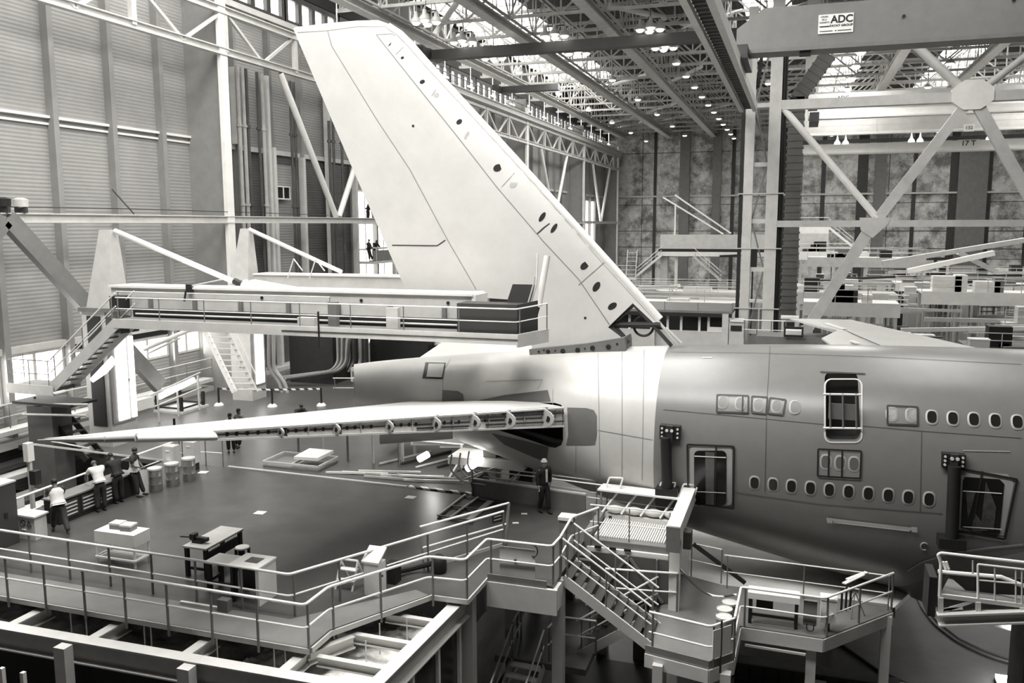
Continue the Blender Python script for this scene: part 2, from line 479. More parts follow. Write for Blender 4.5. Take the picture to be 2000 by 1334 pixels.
# lattice trusses across the hall, 6 m apart
ty = [58+6.0*i for i in range(16)]
for i, y in enumerate(ty):
    m = M(); z0, z1 = 30.1, 33.4; r = 0.11 if i < 8 else 0.10
    x0, x1 = XW+0.3, 45.0
    m.bar((x0, y, z0), (x1, y, z0), 0.26, 0.22); m.bar((x0, y, z1), (x1, y, z1), 0.28, 0.24)
    x = x0+0.3; j = 0; st = 3.75
    while x+st < x1:
        m.bar((x, y, z0), (x, y, z1), 0.12, 0.12)
        a, b = ((x, y, z0), (x+st, y, z1)) if j % 2 == 0 else ((x, y, z1), (x+st, y, z0))
        m.bar(a, b, 0.14, 0.14); x += st; j += 1
    lab = 'pale lattice roof truss spanning the hall, %s one from the far dark wall' % ORD[len(ty)-1-i]
    solo('roof_truss', m, TRUSS, lab, 'truss', 'lattice roof trusses across the hall')
# flat-bottomed runway strips hung under the trusses, running away from the camera
SX = [-29.7, -22.0, -14.6, -7.2, 0.3, 8.0, 15.5, 23.0, 30.5]
for i, x in enumerate(SX):
    m = M(); y0 = 52
    m.box(x-0.42, x+0.42, y0, YB-0.6, 29.35, 29.45); m.box(x-0.05, x+0.05, y0, YB-0.6, 29.45, 29.95); m.box(x-0.35, x+0.35, y0, YB-0.6, 29.9, 30.0)
    solo('runway_beam', m, STRIPM, 'long flat grey runway beam under the roof, %s one from the left wall' % ORD[i], 'beam', 'runway beams under the roof')
    g = M(); z0, z1 = 30.05, 33.3
    for z in (z0, z1): g.bar((x+0.6, y0, z), (x+0.6, YB-1, z), 0.16, 0.16)
    yy = y0; j = 0
    while yy+3 < YB-1:
        a, b = ((x+0.6, yy, z0), (x+0.6, yy+3, z1)) if j % 2 == 0 else ((x+0.6, yy, z1), (x+0.6, yy+3, z0))
        g.bar(a, b, 0.10, 0.10); g.bar((x+0.6, yy, z0), (x+0.6, yy, z1), 0.08, 0.08); yy += 3; j += 1
    solo('lattice_girder', g, TRUSS, 'slender lattice girder running above the %s runway beam from the left wall' % ORD[i], 'girder', 'lattice girders along the hall')
# light horizontal bracing at the lower chord and thick round braces
for i, (p, q) in enumerate((((896, 0), (825, 101)), ((1190, 10), (1300, 35)), ((1200, 165), (1265, 145)), ((1180, 245), (1330, 198)), ((1160, 262), (1270, 232)),
                            ((1330, 45), (1400, 62)), ((1300, 165), (1370, 130)), ((1290, 235), (1440, 200)), ((1480, 42), (1600, 0)), ((1680, 80), (1760, 130)), ((1310, 215), (1450, 240)))):
    a = at(*p, 'Z', 30.6); b = at(*q, 'Z', 30.6)
    if (a-b).length > 30: b = a+(b-a).normalized()*30
    solo('round_brace', M().tube(a, b, 0.22 if i < 3 else 0.2, 10), WHITE if i < 7 else TRUSS,
         ['thick white tubular roof brace above the tail fin tip', 'white tubular roof brace near the top edge, level with the second lamp cluster', 'short white tubular brace in the roof beyond the dark crane bridge',
          'white tubular roof brace low over the left far corner', 'thin tubular roof brace nearest the left far corner', 'white tubular brace meeting the ladder runway beam',
          'tilted white tubular brace beside the third runway beam', 'long tubular brace in front of the far dark wall top', 'white tubular brace above the branded crane girder', 'tubular brace below the branded crane girder',
          'low tubular brace left of the tall lattice mast'][i], 'brace', smooth=True)
# a few thin tie rods between the trusses
for i in range(9):
    x = -28.5+6.3*i; y = 72+5*(i % 3)
    solo('tie_rod', M().tube((x, y, 30.1), (x+4.2, y+6.0, 32.6), 0.07, 6), WHITE, 'thin white slanting tie rod in the roof, %s from the left wall' % ORD[i], 'tie rod', 'tie rods in the roof')

# bell lamps in fours under the roof
def lamp_cluster():
    t = thing('lamp_cluster', 'cluster of four lit bell lamps under the roof', 'lamp', (0, 0, 0), 'lamp clusters under the roof')
    t2 = dict(local=True)
    M().bar((-0.75, 0, 0.75), (0.75, 0, 0.75), 0.08, 0.08).bar((0, -0.6, 0.75), (0, 0.6, 0.75), 0.08, 0.08).tube((0, 0, 0.75), (0, 0, 5.42), 0.03, 6).build('hanger', DARK, t, **t2)
    for x, y in ((-0.7, -0.15), (0.7, 0.15), (-0.15, 0.6), (0.15, -0.6)):
        b = M().lathe((x, y, 0), [(0.40, 0.0), (0.42, 0.02), (0.34, 0.22), (0.16, 0.42), (0.12, 0.74), (0.02, 0.75)], 14).build('lamp_shade', STEEL, t, True, **t2)
        M().lathe((x, y, -0.02), [(0.05, -0.16), (0.20, -0.12), (0.30, 0.0), (0.1, 0.03)], 14).build('bulb', LAMP, b, True, **t2)
    return t
RX = [-25.3, -18.0, -10.9, -3.6, 4.2, 12.0, 19.5, 27]
def lamp_label(x, row): return 'four lit bell lamps, %s cluster of the %s roof lamp row from the left' % (ORD[row-1], ORD[RX.index(x)])
def single_lamp(lb_):
    t = thing('bell_lamp', lb_, 'lamp', (0, 0, 0), 'single lamps under the roof')
    M().lathe((0, 0, 0), [(.40, 0.0), (.42, 0.02), (.34, .2), (.14, .38), (.03, .44)], 12).build('lamp_shade', STEEL, t, True, local=True)
    M().lathe((0, 0, 0), [(.05, -.14), (.26, -.10), (.34, 0.01), (.1, .03)], 12).build('bulb', LAMP, t, True, local=True)
    M().tube((0, 0, .42), (0, 0, 5.42), .025, 5).build('stem', DARK, t, local=True)
    return t
sl = None
lc = lamp_cluster(); lct = tree(lc); first = True
for x, y0 in ((-25.3, 57.3), (-18.0, 64.5), (-10.9, 64.7), (-3.6, 71.7), (4.2, 65.2), (12.0, 65.7), (19.5, 72.0), (27, 72)):
    y = y0; row = 0
    while y < 150:
        p = (x, y, 28.6)
        row += 1
        if y > 76:
            if row % 2 == 0 or x in (-10.9, 4.2):
                lb_ = 'single lit bell lamp, %s place of the %s roof lamp row from the left' % (ORD[row-1], ORD[RX.index(x)])
                if sl is None: sl = single_lamp(lb_); slt = tree(sl); sl.location = p
                else: dup(sl, slt, p, label=lb_)
            y += 7.0; continue
        if first: lc.location = p; lc['label'] = lamp_label(x, row); first = False
        else: dup(lc, lct, p, label=lamp_label(x, row))
        y += 7.0

# ================================================================ steelwork along the left wall
XT = -30.5
m = M()
for z, h in ((24.1, 0.42), (26.3, 0.42)): m.ibeam((XT, 22, z), (XT, 152, z), 0.34, h, 0.06)
y = 27.7; j = 0
while y < 151:
    m.bar((XT, y, 24.1), (XT, y, 26.3), 0.26, 0.3)
    if y+7 < 152:
        m.bar((XT, y, 26.3), (XT, y+3.5, 24.1), 0.16, 0.16); m.bar((XT, y+3.5, 24.1), (XT, y+7, 26.3), 0.16, 0.16)
    y += 7.0
solo('truss_girder', m, STEEL, 'long pale truss girder high along the left wall', 'girder')
m = M(); m.ibeam((XT+0.3, 60, 26.85), (XT+0.3, 152, 26.85), 0.5, 0.6, 0.08)
solo('crane_rail_beam', m, STEEL, 'pale crane rail beam above the left wall truss girder', 'beam')
railing([(XT-0.4, 62, 27.2), (XT-0.4, 152, 27.2)], 'thin railing of the high walkway below the left clerestory windows', h=1.1, step=3.5, r=0.05, n=6, mt=MID)
for i, y in enumerate([55+6.5*i for i in range(15)]):
    solo('walkway_lamp', M().box(XT-1.0, XT-0.8, y, y+1.4, 28.0, 28.15).tube((XT-0.9, y+.7, 28.15), (XT-0.9, y+.7, 34.02), 0.03, 6), TUBE, 'lit strip lamp over the high left walkway, %s from the camera end' % ORD[i], 'lamp', 'strip lamps over the high left walkway')
solo('wall_beam', M().ibeam((XT, 20, 14.95), (XT, 152, 14.95), 0.30, 0.40, 0.05), STEEL, 'long horizontal pale beam halfway up the left wall', 'beam')
for i, y in enumerate((41.4, 69.4, 97.4, 125.4, 150.5)):
    t = thing('wall_column', ['wide grey column between ribbed cladding and pipes, left of the tail fin', 'wide grey wall column hidden partly by the tail fin', 'wall column just right of the tail fin leading edge',
              'wide wall column nearer the far left corner', 'wall column standing in the far left corner'][i], 'column', (XW+1.2, y, 0), 'wide columns of the left wall')
    M().box(XW, XT-0.1, y-0.05, y+0.1, 0, 29).build('web', POSTM, t)
    M().box(XT-0.12, XT+0.12, y-0.3, y+0.3, 0, 28).build('flange', WHITE, t)
bl = ['tubular brace slanting down left of the tail fin', 'tubular brace rising right from the mid wall beam to the fin edge']
for i, (a, b) in enumerate((((XT, 47.0, 23.8), (XT, 53.2, 15.2)), ((XT, 59.6, 23.8), (XT, 53.6, 15.2)))):
    solo('wall_brace', M().tube(a, b, 0.20, 12), WHITE, bl[i], 'brace', smooth=True)
for i, y in enumerate((81.3, 109.3, 137.3)):
    for j, s in enumerate((-1, 1)):
        solo('wall_brace', M().tube((XT, y+s*6.2, 23.8), (XT, y+s*0.2, 15.2), 0.2, 10), WHITE,
             '%s tubular wall brace of the %s pair beyond the fin' % (('nearer', 'farther')[j], ORD[i]), 'brace', smooth=True)
m = M().bar((XT+0.15, 26.8, 14.9), (XT+0.15, 34.9, 6.6), 0.35, 0.75)
solo('wall_brace', m, MID, 'broad dark-edged slanting brace at far left below the mid wall beam', 'brace')
solo('wall_brace', M().bar((XT+0.15, 26.6, 14.9), (XT+0.15, 20, 8.2), 0.35, 0.75), MID, 'broad slanting brace cut by the left edge of the picture', 'brace')
# service pipes rising between the columns
px = [(470, 'p'), (480, 'p'), (487, 'd'), (508, 'd'), (517, 'p'), (571, 'd'), (578, 'd'), (644, 'd'), (652, 'd'), (668, 'd')]
for i, (x, c) in enumerate(px):
    y = at(x, 300, 'X', -32.2).y
    z0, z1 = (5.2, 24.0) if i < 7 else (10.5, 22)
    m = M().tube((-32.2, y, z0), (-32.2, y, z1), 0.10 if c == 'd' else 0.12, 8)
    for z in (11, 15.8, 20.5): m.tube((-32.2, y, z), (-32.2, y, z+0.15), 0.17, 8)
    solo('vertical_pipe', m, PIPE if c == 'd' else PIPEW, 'tall vertical service pipe on the left wall, %s from the wide column' % ORD[i], 'pipe', 'vertical pipes on the left wall', smooth=True)
for i, (x, z0, z1) in enumerate(((461, 19.5, 24), (522, 9, 24), (531, 5, 19.6), (588, 5, 19.2), (639, 5, 24), (690, 5, 19))):
    y = at(x, 300, 'X', -32.6).y
    solo('wall_post', M().box(-32.75, -32.35, y-0.14, y+0.14, z0, z1), STEEL, 'pale upright post behind the pipes, %s from the wide column' % ORD[i], 'post', 'posts behind the pipes')
a = at(538, 365, 'X', -32.7); b = at(563, 388, 'X', -32.7)
t = thing('control_window', 'small dark two-pane window high in the pipe bay', 'window', a)
M().box(-32.8, -32.6, a.y, b.y, b.z, a.z).build('pane', GLASS, t)
M().box(-32.8, -32.55, a.y-.08, a.y, b.z, a.z).box(-32.8, -32.55, b.y, b.y+.08, b.z, a.z).box(-32.8, -32.55, a.y-.08, b.y+.08, a.z, a.z+.08).box(-32.8, -32.55, a.y-.08, b.y+.08, b.z-.08, b.z).box(-32.8, -32.55, (a.y+b.y)/2-.03, (a.y+b.y)/2+.03, b.z, a.z).build('window_frame', WHITE, t)
# balconies in front of the bright glazing
for z, lab in ((14.9, 'upper balcony in front of the bright glazing left of the fin'), (11.8, 'lower balcony in front of the bright glazing left of the fin')):
    t = thing('balcony', lab, 'balcony', (-32, 60.5, z), 'balconies at the bright glazing')
    M().box(-32.9, -31.5, 60.5, 68.5, z-0.2, z).build('floor_slab', STEEL, t)
    M().box(-31.55, -31.5, 60.5, 68.5, z, z+0.85).build('parapet', MID, t)
    M().tube((-31.5, 60.5, z+1.05), (-31.5, 68.5, z+1.05), 0.05, 6).build('hand_rail', STEEL, t)
    for y in (61, 64, 67): M().tube((-31.5, y, z), (-31.5, y, z+1.05), 0.05, 6).build('post', STEEL, t)
# two lamp heads standing on the beam at the far left
for i, (x, y) in enumerate(((8, 404), (42, 408))):
    p = at(x, 418, 'X', XT)
    t = thing('floodlight', ['black floodlight head on the wall beam at the left edge', 'pale floodlight head beside the black one on the wall beam'][i], 'floodlight', (p.x, p.y, 15.15))
    M().lathe((p.x, p.y, 15.35), [(0.05, 0), (0.28, 0.05), (0.3, 0.35), (0.1, 0.42)], 12).build('housing', BLACK if i == 0 else STEEL, t, True)
    M().box(p.x-0.3, p.x+0.3, p.y-0.06, p.y+0.06, 15.15, 15.4).build('bracket', DARK, t)
solo('hanging_cable', M().path([(XT+0.1, 20, 15.35), (XT+0.1, 34, 15.42), (XT+0.1, 52, 15.3)], 0.02, 5), BLACK, 'thin dark cable lying along the mid wall beam', 'cable')
solo('stay_rod', M().tube(at(219, 370, 'X', -32.4), at(262, 418, 'X', -31), 0.035, 6), DARK, 'thin dark stay rod above the mid wall beam', 'rod')

# ================================================================ cranes and the braced frame
def text(name, s, size, loc, rot, m, parent, sx=1.0, bold=0.0):
    c = bpy.data.curves.new(name, 'FONT'); c.body = s; c.size = size; c.extrude = 0.006; c.offset = bold
    c.align_x = 'CENTER'; c.align_y = 'CENTER'
    o = bpy.data.objects.new(name, c); COL.objects.link(o)
    dg = bpy.context.evaluated_depsgraph_get(); me = bpy.data.meshes.new_from_object(o.evaluated_get(dg))
    bpy.data.objects.remove(o)
    o = bpy.data.objects.new(name, me); COL.objects.link(o); me.materials.clear(); me.materials.append(m)
    o.location = loc; o.rotation_euler = rot; o.scale = (sx, 1, 1)
    if parent is not None:
        o.parent = parent
        o.matrix_parent_inverse = Matrix.Translation(-ORIGIN.get(parent.name, V((0, 0, 0))))
    return o
FR = (math.radians(90), 0, 0)
INK = mat('ink_black', 0.01, 0.6, var=0)
SIGNW = mat('sign_white', 0.85, 0.5, var=0)
def adc_sign(x0, z0, w, h, y, parent, full=True):
    s = M().box(x0, x0+w, y-0.03, y, z0, z0+h).build('sign', SIGNW, parent)
    text('sign_text', 'ADC', h*0.54, (x0+w*0.67, y-0.036, z0+h*0.70), FR, INK, s, 0.98, bold=0.014*h)
    if full:
        text('sign_text', 'FAYAT GROUP', h*0.155, (x0+w*0.66, y-0.036, z0+h*0.38), FR, INK, s, 1.12, bold=0.004)
        for i, r in enumerate(('ATELIERS', 'DE LA', 'CHAINETTE')): text('sign_text', r, h*0.12, (x0+w*0.17, y-0.036, z0+h*(0.88-0.15*i)), FR, INK, s, 0.8)
        for u0, u1 in ((.05, .42), (.48, .53), (.56, .95)): M().box(x0+w*u0, x0+w*u1, y-0.036, y-0.03, z0+h*.10, z0+h*.145).build('sign_line', DARK, s)
    M().box(x0+w*0.04, x0+w*0.33, y-0.04, y-0.03, z0+h*(0.34 if full else 0.1), z0+h*(0.40 if full else 0.2)).build('sign_bar', INK, s)
t = thing('overhead_crane', 'big grey box girder crane across the top right with a white sign', 'crane', (-2.9, 44, 22.7))
M().prism([(-3.2, 43.3, 22.65), (34, 43.3, 22.65), (34, 43.3, 24.6), (-2.0, 43.3, 24.55), (-3.2, 43.3, 23.7)], (0, 1.2, 0)).build('girder', mat('crane_paint', 0.20, 0.55, var=0.08), t)
M().box(-3.25, 34, 43.2, 44.6, 22.55, 22.72).build('flange', MID, t)
M().box(-3.5, -2.6, 42, 46.2, 22.15, 22.75).build('end_carriage', DARK, t)
for x, z in ((4.0, 23.75), (8.3, 24.1)): M().tube((x, 43.22, z), (x, 43.32, z), 0.07, 10).build('port_hole', BLACK, t)
adc_sign(0.42, 23.22, 1.5, 0.84, 43.28, t)
for x in (1.05,): M().box(x-1.4, x-0.9, 43.4, 43.8, 22.35, 22.55).build('junction_box', BLACK, t)
# runway of that crane: two beams with a dark ladder tray between, ending on the mast
t = thing('crane_runway', 'pair of runway beams with a dark ladder tray between them, ending at the mast', 'runway', (-3.4, 30, 22))
for dx, w in ((-0.42, 'a'), (0.42, 'b')): M().bar((-3.45+dx, 22, 22.0), (-3.45+dx, 58.5, 22.0), 0.26, 0.55).build('beam', STEEL, t)
M().bar((-3.45, 22, 21.95), (-3.45, 58.5, 21.95), 0.5, 0.06).build('tray', BLACK, t)
for i in range(60): M().bar((-3.72, 22.5+0.6*i, 21.9), (-3.18, 22.5+0.6*i, 21.9), 0.05, 0.05).build('rung', MID, t)
# dark bridge crane between the second bays
t = thing('bridge_crane', 'dark slim bridge crane under the roof right of the fin tip', 'crane', (-18, 65.5, 28))
M().bar((-28.9, 65.5, 28.0), (-3.9, 65.5, 28.0), 0.9, 0.75).build('girder', mat('dark_crane', 0.07, 0.5, var=0.1), t)
for x in (-28.6, -4.4): M().bar((x, 63.5, 28.1), (x, 67.5, 28.1), 0.6, 0.6).build('end_carriage', DARK, t)
solo('bridge_crane', M().bar((-29.2, 84, 28.0), (-23, 84, 28.0), 0.8, 0.6).bar((-29.0, 82, 28), (-29.0, 86, 28), 0.5, 0.5), DARK, 'dark end of a farther bridge crane beside the left clerestory', 'crane')

YF = 60.0
t = thing('lattice_mast', 'tall pale two-column lattice mast right of the far dark wall bay', 'mast', (-2.5, YF, 0))
M().box(-3.67, -3.08, YF-0.3, YF+0.3, 0, 28.5).build('column', STEEL, t)
M().box(-2.2, -1.45, YF-0.3, YF+0.3, 0, 29.5).build('column', STEEL, t)
for z in (7.4, 11.6, 14.8, 18.5, 22.3, 26.0): M().bar((-3.1, YF, z), (-2.2, YF, z), 0.2, 0.28).build('cross_bar', STEEL, t)
for z0, z1, s in ((7.4, 11.6, 1), (11.6, 14.8, -1), (14.8, 18.5, 1), (18.5, 22.3, -1), (22.3, 26, 1)):
    a, b = ((-3.1, YF, z0), (-2.2, YF, z1)) if s > 0 else ((-3.1, YF, z1), (-2.2, YF, z0))
    M().bar(a, b, 0.1, 0.14).build('diagonal', MID, t)
M().box(-3.95, -3.72, YF-0.15, YF+0.1, 4, 25.5).build('cable_duct', BLACK, t)
M().tube((-1.35, YF, 4), (-1.35, YF, 26), 0.10, 8).tube((-1.2, YF+.1, 4), (-1.2, YF+.1, 26), 0.07, 8).build('cable_bundle', BLACK, t)
M().path(bend([(-3.8, YF, 23.2), (-3.0, YF, 23.4), (-2.8, YF, 25.5), (-2.8, YF, 27)], 0.5), 0.12, 8).build('cable_loop', BLACK, t, True)
for z in (9.0, 13.0, 16.6): M().bar((-4.0, YF-.35, z), (-1.1, YF-.35, z), 0.05, 0.07).build('bracket', STEEL, t)

t = thing('braced_frame', 'large white braced frame of crossing diagonals on the right', 'frame', (5, YF, 15))
def fb(n, p, q, w=0.5, h=0.45, m=STEEL): M().bar((p[0], YF, p[1]), (q[0], YF, q[1]), w, h).build(n, m, t)
fb('chord', (-1.5, 22.25), (36, 22.25), 0.5, 0.6); fb('chord', (-1.5, 14.62), (36, 14.62), 0.5, 0.42)
M().tube((-1.3, YF, 22.0), (4.7, YF, 14.9), 0.22, 12).build('diagonal', WHITE, t, True)
fb('diagonal', (9.6, 22.2), (4.4, 14.5), 0.4, 0.62); fb('diagonal', (9.7, 22.2), (14.6, 13.6), 0.4, 0.66)
fb('diagonal', (4.3, 14.4), (-0.5, 5.4), 0.4, 0.7)
fb('diagonal', (14.8, 13.5), (19.8, 5.4), 0.4, 0.7)
M().tube((6.0, YF, 25.8), (9.2, YF, 22.6), 0.28, 12).build('diagonal', STEEL, t, True)
M().tube((10.2, YF, 22.7), (16.0, YF, 27.5), 0.22, 12).build('diagonal', STEEL, t, True)
M().prism([(9.62+1.25*math.cos(a), YF-0.33, 22.35+0.95*math.sin(a)) for a in [2*PI*i/8+PI/8 for i in range(8)]], (0, 0.6, 0)).build('gusset_plate', WHITE, t)
M().prism([(3.6, YF-0.3, 15.0), (3.7, YF-0.3, 14.2), (4.4, YF-0.3, 13.7), (5.3, YF-0.3, 14.6), (5.4, YF-0.3, 15.0)], (0, 0.5, 0)).build('gusset_plate', STEEL, t)
# ventilation duct with an elbow
t = thing('ventilation_duct', 'ribbed grey ventilation duct with an elbow beside the mast', 'duct', (-0.5, 66, 4))
m = M(); z = 5.0
while z < 22.2:
    m.box(-1.1, -0.05, 65.4, 66.4, z, z+0.5); m.box(-1.17, 0.02, 65.33, 66.47, z+0.44, z+0.56); z += 0.5
m.build('riser', MID, t)
M().bar((-0.55, 66, 22.2), (-0.55, 66, 23.5), 1.0, 1.0).build('elbow', BLACK, t)
m = M()
for i in range(7):
    p = V((-0.55, 66, 23.4)).lerp(V((1.4, 66, 26.3)), i/7); q = V((-0.55, 66, 23.4)).lerp(V((1.4, 66, 26.3)), (i+1)/7)
    m.bar(p, q, 1.0, 1.0); m.bar(q-(q-p)*0.12, q, 1.12, 1.12)
m.build('sloping_run', MID, t)

def crane(y, zb, zt, x0, x1, name, label, mg, lower=None, sign=None):
    t = thing('overhead_crane', label, 'crane', (x0, y, zb))
    M().bar((x0, y, (zb+zt)/2), (x1, y, (zb+zt)/2), 1.2, zt-zb).build('girder', mg, t)
    M().bar((x0, y-0.8, zb), (x1, y-0.8, zb), 0.5, 0.12).build('flange', WHITE, t)
    for x in (x0+0.5,): M().bar((x, y-2.4, zb), (x, y+2.4, zb), 0.8, 0.8).build('end_carriage', DARK, t)
    return t
t = crane(90, 25.6, 26.9, 0.2, 40, 'a', 'second sign-bearing crane girder behind the braced frame', STEEL)
adc_sign(2.1, 25.75, 1.9, 0.95, 89.35, t, False)
t = crane(84, 23.9, 24.6, 0.3, 40, 'b', 'slim white crane girder just under the braced frame top chord', WHITE)
t = thing('crane_walkway', 'long crane walkway with railing behind the braced frame', 'walkway', (0, 97, 23.8))
M().box(-0.4, 40, 96.6, 97.6, 23.7, 23.95).build('deck', WHITE, t)
M().box(0.0, 40, 98.2, 98.4, 23.9, 26.6).build('back_panel', STEEL, t)
for z in (24.6, 25.1, 25.5): M().bar((-0.4, 96.6, z), (40, 96.6, z), 0.07, 0.07).build('rail', STEEL, t)
for i in range(12): M().bar((0.2+3.4*i, 96.6, 23.9), (0.2+3.4*i, 96.6, 26.2), 0.09, 0.09).build('post', STEEL, t)
M().box(14.9, 15.9, 96.5, 96.55, 23.6, 24.3).build('sign', SIGNW, t)
text('sign_text', '132', 0.45, (15.4, 96.46, 23.95), FR, INK, t)
for i in range(5):
    for dx in (0, 0.8):
        x = 3.3+7*i+dx
        solo('bell_lamp', M().lathe((x, 96.8, 22.75), [(0.33, 0), (0.3, 0.2), (0.12, 0.45), (0.04, 0.93)], 12), mat('walkway_lamp_glow', 0.7, 0.4, var=0, emit=0.7), 'lit bell lamp under the crane walkway, %s of the %s pair from the mast' % ('left' if dx == 0 else 'right', ORD[i]), 'lamp', 'bell lamps under the crane walkway')
t = thing('overhead_crane', 'bright crane girder marked 17 T in front of the far wall', 'crane', (0, 100, 22))
M().bar((-1.0, 100, 22.55), (42, 100, 22.55), 1.0, 0.95).build('girder', WHITE, t)
M().bar((-1.0, 99.6, 21.98), (42, 99.6, 21.98), 1.4, 0.14).build('flange', STEEL, t)
M().box(14.9, 16.9, 99.4, 99.45, 22.3, 23.1).build('sign', SIGNW, t)
text('sign_text', '17 T', 0.72, (15.9, 99.36, 22.68), FR, INK, t, 1.0, 0.01)
M().box(2.0, 4.6, 99.42, 99.46, 22.1, 22.5).build('strip', SIGNW, t)
solo('hanging_girder', M().box(-0.5, 42, 98.8, 99.2, 23.05, 23.4), DARK, 'dark gap beam above the bright marked girder', 'beam')

# ================================================================ the airliner under assembly
YC = 30.0
air = thing('airliner', 'huge unpainted airliner under assembly with tall pale tail fin', 'aircraft', (-4.0, YC, 2.2))
ST = [(-16.6, 9.12, 7.50, 0.84), (-15.5, 9.30, 7.30, 1.02), (-13.0, 9.62, 6.72, 1.50), (-10.0, 9.92, 5.95, 2.08), (-7.0, 10.18, 5.10, 2.66), (-4.3, 10.36, 4.35, 3.05),
      (-1.0, 10.54, 3.62, 3.36), (2.0, 10.64, 3.05, 3.50), (6.0, 10.70, 2.55, 3.57), (10.0, 10.72, 2.3, 3.57), (16.0, 10.72, 2.25, 3.57), (26.0, 10.72, 2.25, 3.57)]
def sect(x):
    for a, b in zip(ST, ST[1:]):
        if x <= b[0]:
            t = max(0.0, (x-a[0])/(b[0]-a[0]))
            i = ST.index(a); p0 = ST[max(i-1, 0)]; p3 = ST[min(i+2, len(ST)-1)]
            out = []
            for k in (1, 2, 3):
                m1 = (b[k]-p0[k])/(b[0]-p0[0])*(b[0]-a[0]) if i > 0 else (b[k]-a[k])
                m2 = (p3[k]-a[k])/(p3[0]-a[0])*(b[0]-a[0]) if p3 is not b else (b[k]-a[k])
                h = (2*t**3-3*t**2+1)*a[k] + (t**3-2*t**2+t)*m1 + (-2*t**3+3*t**2)*b[k] + (t**3-t**2)*m2
                out.append(h)
            return out
    return ST[-1][1:]
def hull(x0, x1, n=88, step=0.45):
    k = max(2, int((x1-x0)/step)); m = M(); vs = []
    for i in range(k+1):
        x = x0+(x1-x0)*i/k; zt, zb, hw = sect(x); c = (zt+zb)/2; hh = (zt-zb)/2
        for j in range(n):
            a = 2*PI*j/n; e = 2/2.12
            cy, cz = math.cos(a), math.sin(a)
            yy = hw*math.copysign(abs(cy)**e, cy)
            vs.append((x-yy*0.55*max(0.0, (-13.0-x)/3.6), YC+yy, c+hh*math.copysign(abs(cz)**e, cz)))
    fs = [(i*n+j, i*n+(j+1) % n, (i+1)*n+(j+1) % n, (i+1)*n+j) for i in range(k) for j in range(n)]
    return m.add(vs, fs + [tuple(range(n)), tuple(range(k*n, k*n+n))])
def cutout(o, px, depth, front, back_mat):
    """cuts a recess into mesh o: outline by lines of sight on plane Y=front, pushed inwards"""
    pl = [at(x, y, 'Y', front) for x, y in px]
    c = M().prism([p+V((0, -1.6, 0)) for p in pl], (0, depth+1.6, 0)).build('cutter', back_mat)
    c.data.materials.clear(); c.data.materials.append(o.data.materials[0]); c.data.materials.append(back_mat)
    for p in c.data.polygons: p.material_index = 1
    if len(o.data.materials) < 2: o.data.materials.append(back_mat)
    md = o.modifiers.new('cut', 'BOOLEAN'); md.object = c; md.operation = 'DIFFERENCE'; md.solver = 'EXACT'
    dg = bpy.context.evaluated_depsgraph_get(); dg.update()
    me = bpy.data.meshes.new_from_object(o.evaluated_get(dg))
    o.modifiers.clear(); o.data = me; bpy.data.objects.remove(c)
DARKIN = mat('hollow_dark', 0.012, 0.8, var=0.2)
aft = hull(-16.6, -4.18).build('aft_fuselage', SKINW, air, True)
mid = hull(-4.18, 26.0).build('centre_fuselage', SKING, air, True)
BA = BVHTree.FromPolygons(hull(-16.6, -4.18).v, hull(-16.6, -4.18).f)
hm = hull(-4.18, 26.0); BM_ = BVHTree.FromPolygons(hm.v, hm.f)
# opening for the tailplane root, open passenger door
cutout(aft, [(905, 796), (915, 790), (985, 787), (1085, 786), (1098, 789), (1104, 798), (1104, 856), (1100, 866), (1088, 872), (1075, 871), (1030, 858), (965, 842), (905, 830)], 1.15, 27.7, DARKIN)
cutout(mid, rrect(1613, 743, 1681, 862, 12), 1.5, 26.5, DARKIN)
def A_(name, px, m, off=0.012, label=None, bv=None, cell=10): return patch(bv or BA, px, off, cell).build(name, m, air, True, label)
def L_(name, px, w, m=LINEM, off=0.014, bv=None): return ribbon(bv or BA, px, w, off).build(name, m, air)
# darker panels around the tailplane opening
A_('access_panel', [(1108, 796), (1145, 797), (1160, 801), (1166, 812), (1166, 850), (1162, 868), (1150, 869), (1106, 869), (1110, 850)], PANELG, 0.015, 'dark grey panel ahead of the tailplane opening')
A_('access_panel', [(935, 782), (985, 772), (1070, 762), (1076, 784), (985, 785), (940, 788)], PANELG, 0.015, 'dark grey panel above the tailplane opening')
A_('access_panel', [(960, 846), (1030, 862), (1072, 873), (1068, 903), (1040, 892), (985, 868)], PANELG, 0.015, 'dark grey panel below the tailplane opening')
A_('access_panel', [(864, 762), (895, 764), (905, 770), (907, 790), (864, 788)], PANELG, 0.015, 'small dark grey panel at the tail cone joint')
A_('hatch_frame', [(831, 708), (871, 709), (866, 741), (825, 739)], DARK, 0.012)
A_('hatch', [(838, 712), (869, 712), (864, 738), (834, 737)], SKINW, 0.05)
for px in ([(880, 702), (866, 725), (864, 790)], [(690, 700), (690, 760)], [(1080, 800), (1080, 760)], [(1168, 840), (1230, 851), (1292, 862)], [(950, 745), (1060, 742)], [(1060, 742), (1050, 760)],
           [(735, 792), (864, 793)], [(1125, 870), (1125, 925)], [(1168, 690), (1172, 930)], [(1215, 686), (1215, 935)], [(1258, 684), (1254, 938)]):
    L_('panel_seam', px, 0.02, mat('soft_seam', 0.30, 0.6, var=0))
